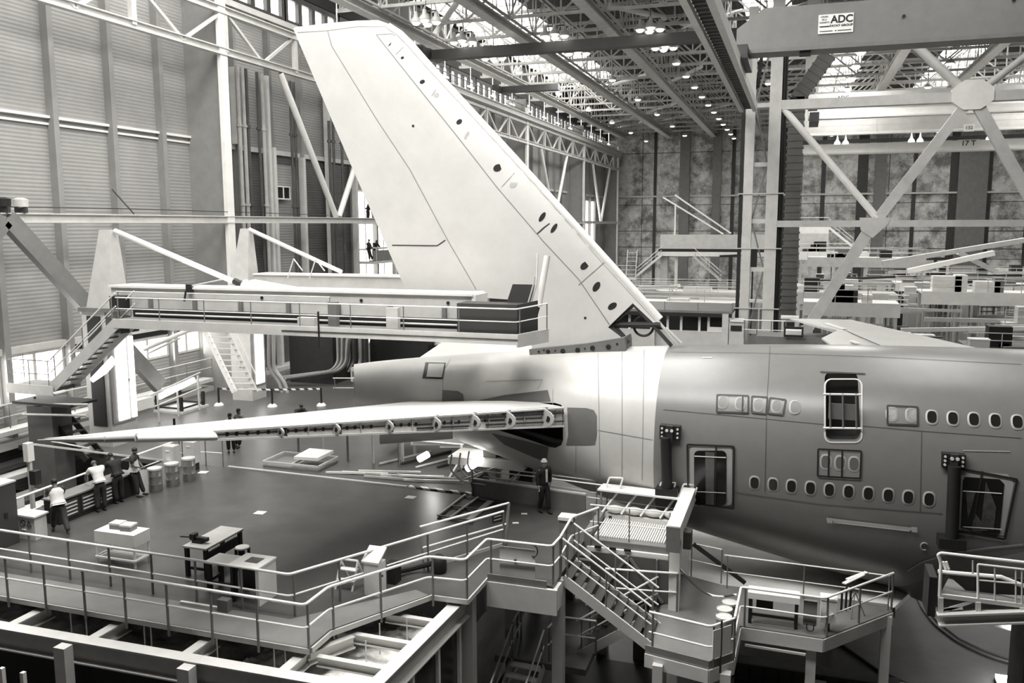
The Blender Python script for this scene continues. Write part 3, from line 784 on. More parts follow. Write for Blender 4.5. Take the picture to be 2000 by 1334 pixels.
# joint band and panel seams of the centre fuselage
for px in ([(1310, 688), (1480, 690), (1700, 697), (1995, 712)], [(1296, 800), (1450, 814), (1610, 829)], [(1684, 832), (1800, 842), (1995, 856)],
           [(1436, 962), (1600, 985), (1800, 1000), (1840, 1003)], [(1504, 676), (1497, 800), (1494, 960)], [(1800, 842), (1797, 1000)], [(1602, 727), (1690, 731)]):
    L_('panel_seam', px, 0.02, mat('dark_seam', 0.08, 0.6, var=0), bv=BM_)
L_('door_rain_strip', [(1602, 727), (1690, 731)], 0.05, DARK, 0.03, BM_)
L_('paint_mark', [(1372, 699), (1391, 699)], 0.05, SIGNW, bv=BM_)
# cabin windows: (x, y, taped)
RIMM = mat('window_rim', 0.42, 0.4, var=0)
def cabin_window(x, y, pane=GLASS, sx=7.5, sy=11.0):
    p, n = surf(BM_, x, y, 0.0)
    u = V((1, 0, 0)); w = (V((0, 0, 1)) - n*n.z).normalized(); u = (u-n*n.x).normalized()
    a, b = 0.125, 0.185
    e = lambda s, z, o: [p + n*o + u*(a*s*math.copysign(abs(math.cos(t))**0.75, math.cos(t))) + w*(b*z*math.copysign(abs(math.sin(t))**0.75, math.sin(t))) for t in (2*PI*i/20 for i in range(20))]
    m = M(); o1 = e(1.38, 1.28, 0.012); o2 = e(1, 1, 0.03)
    m.add(o1+o2, [(i, (i+1) % 20, 20+(i+1) % 20, 20+i) for i in range(20)])
    f = m.build('cabin_window', RIMM, air, True)
    M().add(e(1.02, 1.02, 0.020), [tuple(range(20))]).build('pane', pane, f)
for x, y in ((1552.5, 795.5), (1820, 815), (1861, 817.5), (1902, 819.5), (1944, 822), (1987, 824.6)): cabin_window(x, y)
for i in range(10):
    x = [1474, 1510, 1546, 1583, 1620, 1657.5, 1696, 1735, 1774, 1814.5][i]
    cabin_window(x, 942.6+32.2*(x-1474)/340.5)
FG = mat('taped_glass', 0.09, 0.35, var=0.3, scale=4)
for x, y in ((1412, 785.5), (1481, 791), (1517, 793.5), (1446, 788)): cabin_window(x, y, FG)
for x, y in ((1742, 809), (1780, 811)): cabin_window(x, y, FILM)
for x, y in ((1613, 902), (1641, 904), (1668, 906)): cabin_window(x, y, DARKIN)
def tape_box(px, w=0.05, film=None):
    if film: A_('protective_film', px, film, 0.036, bv=BM_, cell=14)
    q = px+[px[0]]
    for a, b in zip(q, q[1:]): L_('tape_strip', [a, b], w, TAPE, 0.045, BM_)
FILM2 = mat('clear_film', 0.5, 0.15, var=0.2, alpha=0.22)
tape_box([(1401, 772), (1462, 774), (1461, 807), (1400, 805)], film=FILM2); L_('tape_strip', [(1451, 774), (1450, 806)], 0.05, TAPE, 0.045, BM_)
tape_box([(1469, 775), (1499, 777), (1496, 809), (1468, 806)], film=FILM2)
tape_box([(1504, 778), (1535, 782), (1529, 811), (1500, 808)], film=FILM2)
tape_box([(1733, 793), (1792, 796), (1792, 831), (1733, 829)], film=FILM2)
tape_box([(1598, 877), (1682, 881), (1680, 934), (1597, 929)], film=FILM2)
for x in (1619, 1645): L_('tape_strip', [(x, 879), (x-1, 932)], 0.05, TAPE, 0.045, BM_)
# open door in the upper row: frame, bars and a covered opening behind
def door_frame(px, w, m=STEEL, off=0.02): L_('door_frame', px+[px[0]], w, m, off, BM_)
door_frame(rrect(1611, 741, 1683, 864, 13), 0.05)
yd = 27.3
bx = lambda x, y: at(x, y, 'Y', 26.75)
for y in (770, 836): M().tube(bx(1608, y), bx(1682, y+1), 0.035, 8).build('guard_bar', WHITE, air, True)
for x in (1621, 1646, 1672): M().tube(bx(x, 768), bx(x+1, 838), 0.03, 8).build('guard_strap', MID, air, True)
c = bx(1619, 788); d = bx(1672, 822)
M().box(c.x, d.x, 26.8, 26.83, d.z, c.z).build('guard_panel', MID, air)
# lower taped doors
def taped_door(outer, frame_px, inner, seams):
    A_('door_surround', frame_px, mat('door_primer', 0.36, 0.4, var=0.1), 0.012, bv=BM_, cell=14)
    A_('door_opening', inner, mat('door_glass', 0.012, 0.2, var=0.0), 0.03, bv=BM_, cell=14)
    q = outer+[outer[0]]
    for a, b in zip(q, q[1:]): L_('tape_strip', [a, b], 0.06, TAPE, 0.05, BM_)
    for s in seams: L_('tape_strip', list(s), 0.05, TAPE, 0.05, BM_)
taped_door([(1343, 868), (1434, 872), (1433, 992), (1345, 980)], rrect(1347, 872, 1430, 988, 10), rrect(1356, 880, 1419, 986, 9), [((1399, 871), (1397, 988))])
for y in (890, 958): L_('guard_bar', [(1357, y), (1418, y+3)], 0.03, WHITE, 0.06, BM_)
A_('protective_film', [(1378, 882), (1396, 883), (1395, 985), (1379, 983)], mat('smoky_film', 0.10, 0.3, var=0.4, scale=3), 0.045, bv=BM_, cell=14)
taped_door([(1868, 914), (1986, 936), (1962, 1052), (1868, 1036)], [(1874, 918), (1968, 926), (1980, 945), (1960, 1046), (1870, 1034)], [(1884, 931), (1952, 936), (1961, 945), (1952, 1040), (1944, 1045), (1876, 1030), (1880, 938)],
           [((1918, 920), (1896, 1042))])
for y in (958, 1027): L_('guard_bar', [(1880, y), (1956, y+5)], 0.03, WHITE, 0.06, BM_)
for q in ([(1925, 940), (1945, 990), (1940, 1035), (1915, 1030), (1920, 980)], [(1886, 960), (1905, 960), (1890, 1015)], [(1903, 1000), (1930, 1035), (1896, 1036)]):
    A_('protective_film', q, mat('smoky_film2', 0.07, 0.3, var=0.5, scale=5), 0.05, bv=BM_, cell=14)
# support fittings with bolts, and their dark posts
for nm, (x0, y0, x1, y1), post in (('f1', (1290, 829, 1330, 856), [(1303, 850), (1306, 950)]), ('f2', (1838, 884, 1883, 910), [(1861, 905), (1855, 1045)])):
    p, n = surf(BM_, (x0+x1)/2, (y0+y1)/2)
    s = (V(bx(x1, y0))-V(bx(x0, y0))).length; h = (bx(x0, y0)-bx(x0, y1)).z
    f = M().box(p.x-s/2, p.x+s/2, p.y-0.22, p.y+0.1, p.z-h/2, p.z+h/2).build('jack_fitting', BLACK, air)
    M().box(p.x-s*0.16, p.x+s*0.16, p.y-0.34, p.y-0.2, p.z-h*0.62, p.z+h*0.55).build('clevis', DARK, f)
    for dx in (-0.38, 0.38):
        for dz in (-0.3, 0, 0.3): M().tube((p.x+dx*s, p.y-0.22, p.z+dz*h), (p.x+dx*s, p.y-0.26, p.z+dz*h), 0.035, 8).build('bolt', WHITE, f)
    for dx in (-0.12, 0.12): M().tube((p.x+dx*s, p.y-0.34, p.z+0.1), (p.x+dx*s, p.y-0.37, p.z+0.1), 0.05, 8).build('bolt', WHITE, f)
    a = surf(BM_, *post[0])[0] or p; b = surf(BM_, *post[1])[0] or p
    M().tube(a+V((0, -0.3, 0)), b+V((0, -0.35, 0)), 0.17, 12).build('jack_post', BLACK, f, True)
    M().boxr(b+V((0, -0.3, -0.25)), 0.7, 0.5, 0.3).build('jack_foot', BLACK, f)
# strip light stuck on the lower skin
L_('strip_light', [(1626, 1014), (1780, 1032)], 0.10, STEEL, 0.04, BM_)
L_('strip_light_edge', [(1628, 1018), (1776, 1035)], 0.035, WHITE, 0.06, BM_)
for x, y in ((1620, 1013), (1785, 1031)): A_('tape_patch', [(x-6, y-4), (x+6, y-3), (x+6, y+7), (x-4, y+6)], CLOTHW, 0.06, bv=BM_)
A_('paint_mark', [(1880, 879), (1972, 881), (1972, 883), (1880, 881)], RIMM, 0.03, bv=BM_)
M().path([p for p in [surf(BM_, 1805+7*math.cos(t), 1066+7*math.sin(t), 0.03)[0] for t in [math.radians(a) for a in range(60, 330, 20)]] if p], 0.02, 6).build('paint_ring', RIMM, air)

# belly fairing at the right edge, swelling below the fuselage
m = M(); vs = []; n = 28; k = 22
for i in range(k+1):
    x = 3.0+(24-3.0)*i/k; g = min(1.0, (x-3.0)/5.0); g = math.sin(g*PI/2)**0.8 if g > 0 else 0.0
    zt, zb, hw = sect(x); c = (zt+zb)/2; hh = (zt-zb)/2
    top = math.radians(-62+52*min(1, g))           # angle where the fairing meets the skin
    for j in range(n+1):
        a = (PI-top)*(1-j/n)+(2*PI+top)*(j/n)
        s_ = 1+0.012+0.13*g*math.sin(PI*j/n)**0.5
        vs.append((x, YC+hw*s_*math.cos(a), c+(hh+0.1*g)*s_*math.sin(a)))
m.add(vs, [(i*(n+1)+j, i*(n+1)+j+1, (i+1)*(n+1)+j+1, (i+1)*(n+1)+j) for i in range(k) for j in range(n)])
fair = m.build('belly_fairing', mat('fairing_primer', 0.13, 0.4, var=0.05), air, True)
BFA = BVHTree.FromPolygons(m.v+hm.v, m.f+[tuple(i+len(m.v) for i in f) for f in hm.f])
ribbon(BFA, [(1772, 1114), (1800, 1097), (1850, 1081), (1920, 1070), (1998, 1062)], 0.05, 0.03).build('fairing_edge_highlight', RIMM, fair)  # pale ribbon painting a highlight along the edge of the fairing

# ---- vertical tail: planform in the plane of symmetry, real thickness
def fz(px, py): p = at(px, py, 'Y', YC); return p.x, p.z
LEp = [(1308, 668), (1292, 622), (1240, 560), (1000, 300), (850, 136), (800, 82), (786, 66), (770, 54), (752, 45), (735, 41)]
TEl = [(1045, 688), (1042, 640), (1034, 600), (1000, 580), (795, 570), (640, 210), (584, 80), (573, 55), (600, 51), (648, 45)]
out_px = [(1225, 664), (1150, 672), (1045, 688), (1040, 640), (1034, 600), (1005, 584), (795, 571), (684, 318), (573, 56), (577, 53), (640, 46), (700, 41), (740, 40), (757, 46), (775, 57), (790, 72), (850, 137),
          (1000, 300), (1150, 466), (1292, 622), (1282, 633), (1238, 591), (1192, 637)]
def finx(z, which):
    pts = [fz(573, 56), fz(795, 571)] if which == 'te' else [fz(790, 72), fz(1292, 622)]
    (x0, z0), (x1, z1) = pts
    return x0+(x1-x0)*(z-z0)/(z1-z0)
bm = bmesh.new()
loop = [V((fz(*p)[0], 0, fz(*p)[1])) for p in out_px]
bm.faces.new([bm.verts.new((p.x, p.z, 0)) for p in loop])
for k_, lo, hi, st in ((1, 9.5, 22.3, 0.5), (0, -19, -4, 0.45)):
    c = lo
    while c < hi:
        no = [0, 0, 0]; no[k_] = 1; co = [0, 0, 0]; co[k_] = c
        bmesh.ops.bisect_plane(bm, geom=bm.verts[:]+bm.edges[:]+bm.faces[:], plane_co=co, plane_no=no); c += st
bm.verts.ensure_lookup_table()
def half(x, z):
    a, b = finx(z, 'te'), finx(z, 'le'); ch = b-a
    if ch <= 0.1: return 0.02
    t = min(max((b-x)/ch, 0.0), 1.0)
    nose = 0.2969*math.sqrt(max(t, 0.0006)) - 0.126*t - 0.3516*t*t + 0.2843*t**3 - 0.1036*t**4
    h = 5*0.085*ch*max(nose, 0.0)
    top = min(1.0, max(0.0, (22.35-z)/0.9)); return max(0.018, h*math.sqrt(max(top, 0.02)))
vs0 = []; vs1 = []
for i, v in enumerate(bm.verts): v.index = i; h = half(v.co.x, v.co.y); vs0.append((v.co.x, YC-h, v.co.y)); vs1.append((v.co.x, YC+h, v.co.y))
N_ = len(vs0); m = M(); fs = []
for f in bm.faces: ix = tuple(v.index for v in f.verts); fs += [ix, tuple(i+N_ for i in reversed(ix))]
for e in bm.edges:
    if len(e.link_faces) == 1: a, b = (v.index for v in e.verts); fs.append((a, b, b+N_, a+N_))
bm.free(); m.add(vs0+vs1, fs)
fin = m.build('vertical_tail', SKINF, air, True)
BF = BVHTree.FromPolygons(m.v, m.f)
def FL(px, w=0.025, mt=None, name='panel_seam'): return ribbon(BF, px, w, 0.012).build(name, mt or mat('fin_seam', 0.22, 0.6, var=0), fin)
def FP(name, px, mt, off=0.012, label=None): return patch(BF, px, off, 8).build(name, mt, fin, False, label)
FL([(735, 68), (800, 150), (900, 275), (970, 365), (1060, 470), (1130, 545), (1191, 635)], 0.03)
FL([(640, 60), (648, 90), (735, 232), (800, 330), (875, 470), (930, 565)], 0.025)
FL([(766, 479), (854, 480), (870, 469)], 0.04, DARK); FL([(736, 68), (765, 66), (772, 70)], 0.02); FL([(573, 64), (640, 60), (700, 52), (766, 52)], 0.015)
FL([(1049, 457), (1062, 445), (1080, 432)], 0.05, DARK); FL([(1130, 557), (1180, 513)], 0.03); FL([(980, 365), (1005, 338)], 0.02); FL([(773, 107), (788, 92)], 0.02); FL([(843, 188), (855, 170)], 0.02)
FL([(812, 95), (870, 165), (1000, 310), (1100, 425), (1180, 518), (1285, 632)], 0.015)
holes_px = [(825, 160, 5.5, 4, -.5), (897, 238, 6.5, 4.5, -.7), (972, 328, 9, 7, -.5), (1059, 424, 11, 4.5, -1.0), (1142, 519, 10, 6.5, -.7), (1165, 560, 11, 6, -1.0), (1196, 598, 10, 6, -.6), (786, 113, 3.5, 2.5, -.6), (807, 246, 2.6, 2.6, 0), (1143, 621, 2.5, 2.5, 0), (1082, 446, 11, 4, -1.0)]
for x, y, a, b, t in holes_px: FP('access_hole', oval(x, y, a, b, 12, t), DARKIN)
FP('access_hole', [(757, 91), (765, 82), (763, 88)], DARKIN)
for x, y, a, b, t in ((852, 186, 6, 4.5, -.6), (912, 265, 9, 3.5, -1.1), (1003, 360, 9, 6, -.7)): FP('filler_patch', oval(x, y, a, b, 12, t), mat('filler', 0.42, 0.6, var=0), 0.01)
# pale leading edge cap
m2 = M()
capl = [(1290, 624), (1150, 469), (1000, 303), (850, 141), (800, 84), (782, 66), (760, 52)]
m2.path([V((fz(*p)[0]-0.02, YC, fz(*p)[1])) for p in capl], 0.14, 10); m2.build('leading_edge', WHITE, fin, True)
# root bracket strip with its bolt heads, struts in the open gap
def band(px, y, d, name, mt, par): return M().prism([V((fz(*p)[0], YC-y, fz(*p)[1])) for p in px], (0, d, 0)).build(name, mt, par)
band([(1043, 678), (1120, 670), (1150, 667), (1226, 655), (1228, 668), (1228, 680), (1150, 690), (1045, 696)], 0.62, 1.24, 'root_fitting', MID, fin)
for x, y, r in ((1070, 689, .075), (1099, 688, .09), (1128, 686, .09), (1157, 682, .09), (1188, 680, .09), (1052, 689, .04), (1062, 686, .03), (1084, 687, .03), (1142, 683, .03), (1205, 674, .04)):
    p = at(x, y-2, 'Y', YC-0.64); M().tube(p, p+V((0, 0.05, 0)), r, 12).build('bolt_head', BLACK, fin)
def FX(p, q, r, name='strut', mt=DARK):
    a = at(*p, 'Y', YC-0.15); b = at(*q, 'Y', YC-0.15); M().tube(a, b, r, 8).build(name, mt, fin, True)
FX((1192, 637), (1226, 672), 0.13); FX((1196, 634), (1290, 634), 0.10, mt=BLACK); FX((1240, 596), (1312, 676), 0.07); FX((1286, 628), (1322, 672), 0.05, mt=STEEL)
FX((1300, 640), (1330, 670), 0.05, mt=STEEL); FX((1240, 594), (1194, 636), 0.05); FX((1204, 640), (1222, 660), 0.06)
p = at(1257, 637, 'Y', YC); R_ = at(1257, 618, 'Y', YC).z-p.z
M().path([p+V((R_*math.cos(a), 0, R_*math.sin(a))) for a in [2*PI*i/24 for i in range(24)]], 0.045, 8, True).build('cable_ring', BLACK, fin, True)

# ---- tailplanes
LE0, LE1 = V((-7.36, 27.3, 8.58)), V((-13.98, 15.2, 9.95))
def tailplane(sgn, name, label):
    vs = []; m = M(); K = 20; prof = []
    mir = lambda v: V((v.x, YC+(v.y-YC)*sgn*-1 if sgn > 0 else v.y, v.z))
    t_ = lambda a, b, t: a.lerp(b, t)
    TE0, TE1 = V((-13.4 if sgn < 0 else -15.3, 28.6, 8.12 if sgn < 0 else 8.7)), V((-16.55, 15.1, 9.70))
    for i in range(K+1):
        t = i/K; top = t_(LE0, LE1, t); te = t_(TE0, TE1, t); h = 0.71*(1-t)+0.17*t
        bot = top-V((0, 0, h)); ch = te-top; ring = []
        for s, b in ((0, 0), (0.15, 0.28), (0.32, 0.34), (0.55, 0.24), (0.78, 0.08)):
            ring.append(top+ch*s+V((0, 0, b*h*0.55)))
        ring.append(te)
        for s, b in ((0.78, 0.35), (0.55, 0.30), (0.32, 0.18), (0.15, 0.06), (0, 0)):
            q = bot+(te-bot)*s; ring.append(q-V((0, 0, b*h*0.5)))
        vs += [mir(v) for v in ring]
    n = 11
    fs = [(i*n+j, i*n+(j+1) % n, (i+1)*n+(j+1) % n, (i+1)*n+j) for i in range(K) for j in range(n)] + [tuple(range(n)), tuple(range(K*n, K*n+n))]
    return M().add(vs, fs).build(name, SKINW, air, True, label)
htp = tailplane(-1, 'tailplane', 'near tailplane with its bare front spar showing')
hfar = tailplane(1, 'tailplane', 'far tailplane seen over the tail cone')
sp = lambda t, dz=0.0, dx=0.0: LE0.lerp(LE1, t)+V((0.04+dx, 0, -(0.71*(1-t)+0.17*t)*dz))
spn = (LE1-LE0).cross(V((0, 0, 1))).normalized(); spn = spn if spn.y < 0 else -spn
# spar face: caps, ribs, holes
M().add([sp(0.0, 0.03)+spn*0.02, sp(0.875, 0.03)+spn*0.02, sp(0.875, 0.97)+spn*0.02, sp(0.0, 0.97)+spn*0.02], [(0, 1, 2, 3)]).build('spar_web', mat('spar_white', 0.9, 0.5, var=0.12, scale=6), htp)
for dz in (0.06, 0.94): M().bar(sp(0.0, dz)+spn*0.05, sp(0.875, dz)+spn*0.05, 0.12, 0.05).build('spar_cap', WHITE, htp)
M().bar(sp(0.02, 0.5)+spn*0.03, sp(0.87, 0.5)+spn*0.03, 0.02, 0.025).build('cable_run', DARK, htp)
def along(px):     # fraction of the spar seen at a pixel column
    b = min((abs((lambda q: 1000+F_PX*((q-CAM).dot(RT))/((q-CAM).dot(FW)))(LE0.lerp(LE1, i/400))-px), i/400) for i in range(401)); return b[1]
for px in (539, 648, 750, 840, 915, 983, 1056):
    t = along(px); h = 0.71*(1-t)+0.17*t; o = sp(t, 0.5)
    d = (LE1-LE0).normalized()
    pts = [o+d*(h*a)+V((0, 0, b*h)) for a, b in ((-0.1, 0.5), (-0.1, -0.48), (0.10, -0.5), (-0.45, -0.42), (-0.62, -0.05), (-0.5, 0.2), (-0.1, 0.5))]
    pts = [o+V((0, 0, h*0.50)), o+V((0, 0, -h*0.5))] + [o+spn*(h*0.62*math.sin(a))-d*(0.28*h*math.sin(a))+V((0, 0, -h*0.47*math.cos(a))) for a in [PI*i/8 for i in range(1, 8)]]
    rb = M().prism(pts, d*0.045).build('leading_edge_rib', STEEL, htp)
    c = o+spn*h*0.3-d*(0.14*h)
    M().tube(c-d*0.01, c+d*0.055, 0.12*h+0.02, 10).build('rib_hole', BLACK, rb)
    M().bar(sp(t-0.012, 0.0)+spn*0.05, sp(t-0.012, 1.0)+spn*0.05, 0.10, 0.05).build('spar_stiffener', DARK, htp)
for px in [439, 459, 479, 499, 519, 556, 575, 593, 611, 627, 658, 674, 690, 705, 721, 766, 780, 795, 809, 851, 864, 878, 892, 930, 944]:
    t = along(px); h = 0.71*(1-t)+0.17*t; c = sp(t, 0.48)
    M().tube(c+spn*0.0, c+spn*0.035, 0.052, 10).build('spar_hole', BLACK, htp)
for px in (598, 700, 800, 880, 950, 1020, 1082): 
    t = along(px); M().bar(sp(t, 0.05)+spn*0.045, sp(t, 0.95)+spn*0.045, 0.04, 0.03).build('spar_stiffener', STEEL, htp)
for a, b, z in ((0.0, 0.27, 0.3), (0.0, 0.25, 0.7), (0.3, 0.44, 0.72), (0.05, 0.2, 0.15)): M().tube(sp(a, z)+spn*0.07, sp(b, z)+spn*0.07, 0.03, 6).build('hydraulic_pipe', DARK, htp)
# fitted nose piece near the tip
m = M(); vs = []; K = 10; n = 13
for i in range(K+1):
    t = 0.875+(1.0-0.875)*i/K; h = (0.71*(1-t)+0.17*t); o = sp(t, 0.5)
    w = 0.36*(1-0.75*(i/K))
    for j in range(n):
        a = PI*j/(n-1); vs.append(o+spn*(w*math.sin(a))+V((0, 0, h*0.5*math.cos(a)))-V((0, 0, 0.0)))
m.add(vs, [(i*n+j, i*n+j+1, (i+1)*n+j+1, (i+1)*n+j) for i in range(K) for j in range(n-1)] + [tuple(range(n)), tuple(range(K*n, K*n+n))])
m.build('leading_edge_nose', SKINW, htp, True)
# curved tip running back to the trailing corner
tip = [sp(1.0, 0.3), V((-14.6, 15.02, 9.86)), V((-15.5, 14.98, 9.78)), V((-16.6, 15.0, 9.68))]
m = M(); prev = None
for (a, ra), (b, rb_) in zip(list(zip(tip, (0.10, 0.09, 0.06, 0.012)))[:-1], list(zip(tip, (0.10, 0.09, 0.06, 0.012)))[1:]): m.tube(a, b, ra, 10, rb_)
m.build('tip_cap', SKINW, htp, True)
for px in ((1020, 668, 0.25), (1004, 712, 0.2)): pass

# ---- far wing, seen over the fuselage back
wp = [(1543, 622, 8.9), (1660, 624, 8.8), (1800, 655, 8.45), (1968, 693, 8.1), (1650, 693, 7.9), (1605, 660, 8.35), (1636, 645, 8.6), (1600, 638, 8.75)]
top = [at(x, y, 'Z', z) for x, y, z in wp]
th = [0.08, 0.14, 0.4, 0.8, 0.4, 0.25, 0.2, 0.1]
bot = [v-V((0, 0, t)) for v, t in zip(top, th)]; n = len(top)
wing = M().add(top+bot, [(0, 1, 6, 7), (1, 2, 6), (2, 5, 6), (2, 3, 4, 5), (n+7, n+6, n+1, n), (n+6, n+2, n+1), (n+6, n+5, n+2), (n+5, n+4, n+3, n+2)]+[(i, (i+1) % n, n+(i+1) % n, n+i) for i in range(n)]).build('far_wing', SKINF, air)
up = V((0, 0, 0.03))
M().bar(top[6].lerp(top[1], .15)+up, top[4].lerp(top[3], .35)+up, 0.05, 0.02).build('panel_seam', DARK, wing)
M().bar(at(1612, 632, 'Z', 8.75)+up, at(1650, 644, 'Z', 8.6)+up, 0.35, 0.03).build('wing_marking', SIGNW, wing)
M().bar(at(1663, 666, 'Z', 8.3)+up, at(1676, 672, 'Z', 8.25)+up, 0.3, 0.03).build('wing_marking', SIGNW, wing)
M().prism([top[5]-V((0, 0, .1)), top[4]-V((0, 0, .1)), top[4]-V((.7, .6, .3)), top[5]-V((.2, .2, .3))], (0, 0, -0.3)).build('flap_edge', DARK, wing)
# jack that carries the fuselage
zj = sect(1.5)[1]
t = thing('support_jack', 'dark jack under the fuselage behind the pale raised deck', 'jack', (1.5, 31.5, 0))
M().tube((1.5, 31.5, 0.0), (1.5, 31.5, zj+0.35), 0.16, 12).build('column', DARK, t, True)
M().lathe((1.5, 31.5, 0), [(0.8, 0), (0.8, 0.08), (0.2, 0.3)], 12).build('foot', DARK, t)

# ================================================================ mezzanine decks
dk = struct('mezzanine_floor', M().slab([(-24.2, 15.95), (-10.15, 15.95), (-10.15, 16.85), (-8.7, 19.4), (-7.7, 19.45), (-7.7, 20.95), (-5.85, 20.95), (-5.85, 23.4), (-5.85, 27.0), (-11.4, 27.75), (-24.2, 27.95)], 4.99, ZD), DECK)
struct('mezzanine_floor', M().slab([(-32.9, 28.0), (-10.9, 27.8), (-10.9, 50), (-32.9, 50)], 4.9, ZD), mat('far_deck_coating', 0.10, 0.36, var=0.15, scale=0.8))
struct('mezzanine_floor', M().box(XW, -24.25, 14, 27.9, 2.9, 3.1), mat('low_deck', 0.06, 0.5, var=0.3), None)
struct('kerb_trim', M().bar((-24.2, 15.93, 5.05), (-10.15, 15.93, 5.05), 0.04, 0.13).bar((-10.13, 16.0, 5.05), (-10.13, 16.85, 5.05), 0.04, 0.13).bar((-10.13, 16.85, 5.05), (-8.68, 19.4, 5.05), 0.04, 0.13).bar((-8.7, 19.42, 5.05), (-7.68, 19.45, 5.05), 0.04, 0.13)
       .bar((-7.68, 19.45, 5.05), (-7.68, 20.93, 5.05), 0.04, 0.13), STEEL)
struct('walkway_sheet_floor', M().slab([(-24, 15.97), (-10.2, 15.97), (-10.2, 16.9), (-8.75, 19.4), (-9.2, 19.6), (-11.4, 17.1), (-24, 17.1)], ZD, ZD+0.012), DECKD)
railing([(-24, 15.9, ZD), (-10.17, 15.83, ZD), (-10.17, 16.84, ZD), (-8.7, 19.3, ZD), (-7.72, 19.37, ZD), (-7.7, 20.93, ZD), (-5.88, 20.95, ZD), (-5.85, 21.65, ZD)],
        'outer white tubular railing along the near edge of the deck, ending at the stairs', r=0.035, step=1.28, foot=0.22, n=10)
railing([(-24, 17.45, ZD), (-11.45, 17.2, ZD), (-8.0, 23.2, ZD)], 'inner white tubular railing behind the walkway, bending up to the sign', r=0.035, step=1.45, n=10)
railing([(-22.8, 19.0, ZD), (-22.95, 22.5, ZD), (-23.05, 27.4, ZD)], 'white railing behind the workers on the far left deck edge', r=0.035, step=2.0, n=8)
railing([(-23.05, 27.4, ZD), (-22.3, 27.85, ZD), (-21.4, 27.9, ZD)], 'short railing corner beside the three drums', r=0.03, step=0.8, n=8)
# leaning gate frame with the notice at the end of the inner railing
t = thing('gate_panel', 'leaning gate panel with a small dark notice at the inner railing end', 'gate', (-9.3, 21.6, ZD))
g0, g1 = V((-9.55, 20.9, ZD+0.02)), V((-8.0, 23.35, ZD+0.02))
g2, g3 = V((-9.75, 21.1, ZD+1.15)), V((-8.0, 23.7, ZD+1.2))
M().tube(g2, g3, 0.035, 8).build('top_rail', RAILW, t); M().tube(g2.lerp(g0, 0.5), g3.lerp(g1, 0.5), 0.03, 8).build('mid_rail', RAILW, t)
M().bar(g0, g1, 0.03, 0.16).build('toe_board', WHITE, t); M().tube(g0, g2, 0.03, 8).build('post', MID, t); M().tube(g1, g3, 0.05, 8).build('post', MID, t)
c = g2.lerp(g3, 0.8); d_ = (g3-g2).normalized()
M().prism([c+V((0, 0, -0.12)), c+d_*0.4+V((0, 0, -0.12)), c+d_*0.4+V((0, 0, -0.5)), c+V((0, 0, -0.5))], (0.02, -0.02, 0)).build('notice', BLACK, t)
for i in range(3): M().bar(c+d_*0.06+V((0.02, -0.04, -0.2-0.1*i)), c+d_*0.34+V((0.02, -0.04, -0.2-0.1*i)), 0.005, 0.03).build('notice_line', STEEL, t)

# near steel frame: I-beam, ties, columns
ZN = 4.9
def ibeam_thing(p, q, w, h, label, group=None, mt=STEEL, name='steel_beam'):
    return solo(name, M().ibeam(p, q, w, h, 0.035), mt, label, 'beam', group)
ibeam_thing((-24, 14.9, 4.62), (-8.3, 15.2, 4.62), 0.34, 0.56, 'big pale I-beam running along the bottom left of the picture')
ibeam_thing((-8.24, 15.2, 4.62), (-8.05, 20.1, 4.62), 0.34, 0.56, 'big pale I-beam running up from the bottom to the railing corner')
for i, x in enumerate((-18.1, -15.65, -13.0, -10.45)):
    ibeam_thing((x, 15.1, 4.7), (x, 16.35, 4.7), 0.26, 0.34, 'short tie beam between near I-beam and deck edge, %s from the left' % ORD[i], 'short tie beams')
ibeam_thing((-10.4, 16.25, 4.7), (-9.8, 17.3, 4.7), 0.2, 0.3, 'short slanting edge beam below the railing corner', 'edge beams')
for i, (y, x0) in enumerate(((16.2, -10.1), (17.43, -10.3), (18.66, -9.6))):
    ibeam_thing((x0, y, 4.72), (-8.2, y-0.02, 4.72), 0.16, 0.24, 'slender tie beam over the wool layer, %s from the bottom' % ORD[i], 'slender tie beams')
for i, (x, y) in enumerate(((-16.0, 14.70), (-19.2, 14.70), (-12.6, 14.8))):
    t = thing('steel_column', ['pale steel column under the near I-beam at its left part', 'steel column under the near I-beam at the left edge', 'steel column under the near I-beam, bottom of the picture'][i], 'column', (x, y, 0), 'columns under the near beam')
    M().box(x-.16, x+.16, y-.13, y+.13, 0, 4.86).build('shaft', STEEL, t); M().box(x-.2, x+.2, y-.2, y+.2, 0, .04).build('base_plate', MID, t)
for i, (x, y) in enumerate(((-17.6, 14.4), (-16.95, 14.4), (-15.0, 14.4), (-14.2, 14.4))):
    solo('thin_post', M().box(x-0.05, x+0.05, y-0.05, y+0.05, 0, 4.2), WHITE, 'thin white post in the dark below the near beam, %s from the left' % ORD[i], 'post', 'thin posts below the near beam')
COLS = [(-8.0, 20.35, 4.9, 'wide pale column below the railing corner where the big beam ends'), (-5.9, 21.75, 5.0, 'tall pale column at the head of the stairs'), (-3.05, 21.1, 3.3, 'pale column under the left end of the stair landing'),
        (-1.35, 21.2, 3.3, 'pale column under the landing corner beside the white notice'), (0.75, 23.75, 3.4, 'pale column under the middle of the lower platform'), (2.82, 25.75, 3.4, 'tall pale column under the far end of the lower platform'),
        (-3.05, 24.05, 6.0, 'tall white column carrying the fat box beam')]
for x, y, z, lab in COLS:
    t = thing('steel_column', lab, 'column', (x, y, 0))
    w = 0.3 if z > 4 else 0.26
    M().box(x-w/2, x+w/2, y-w/2, y+w/2, 0, z).build('shaft', STEEL if y < 23.9 or z < 4 else WHITE, t)
    M().box(x-w*0.7, x+w*0.7, y-w*0.7, y+w*0.7, 0, 0.05).build('base_plate', MID, t)
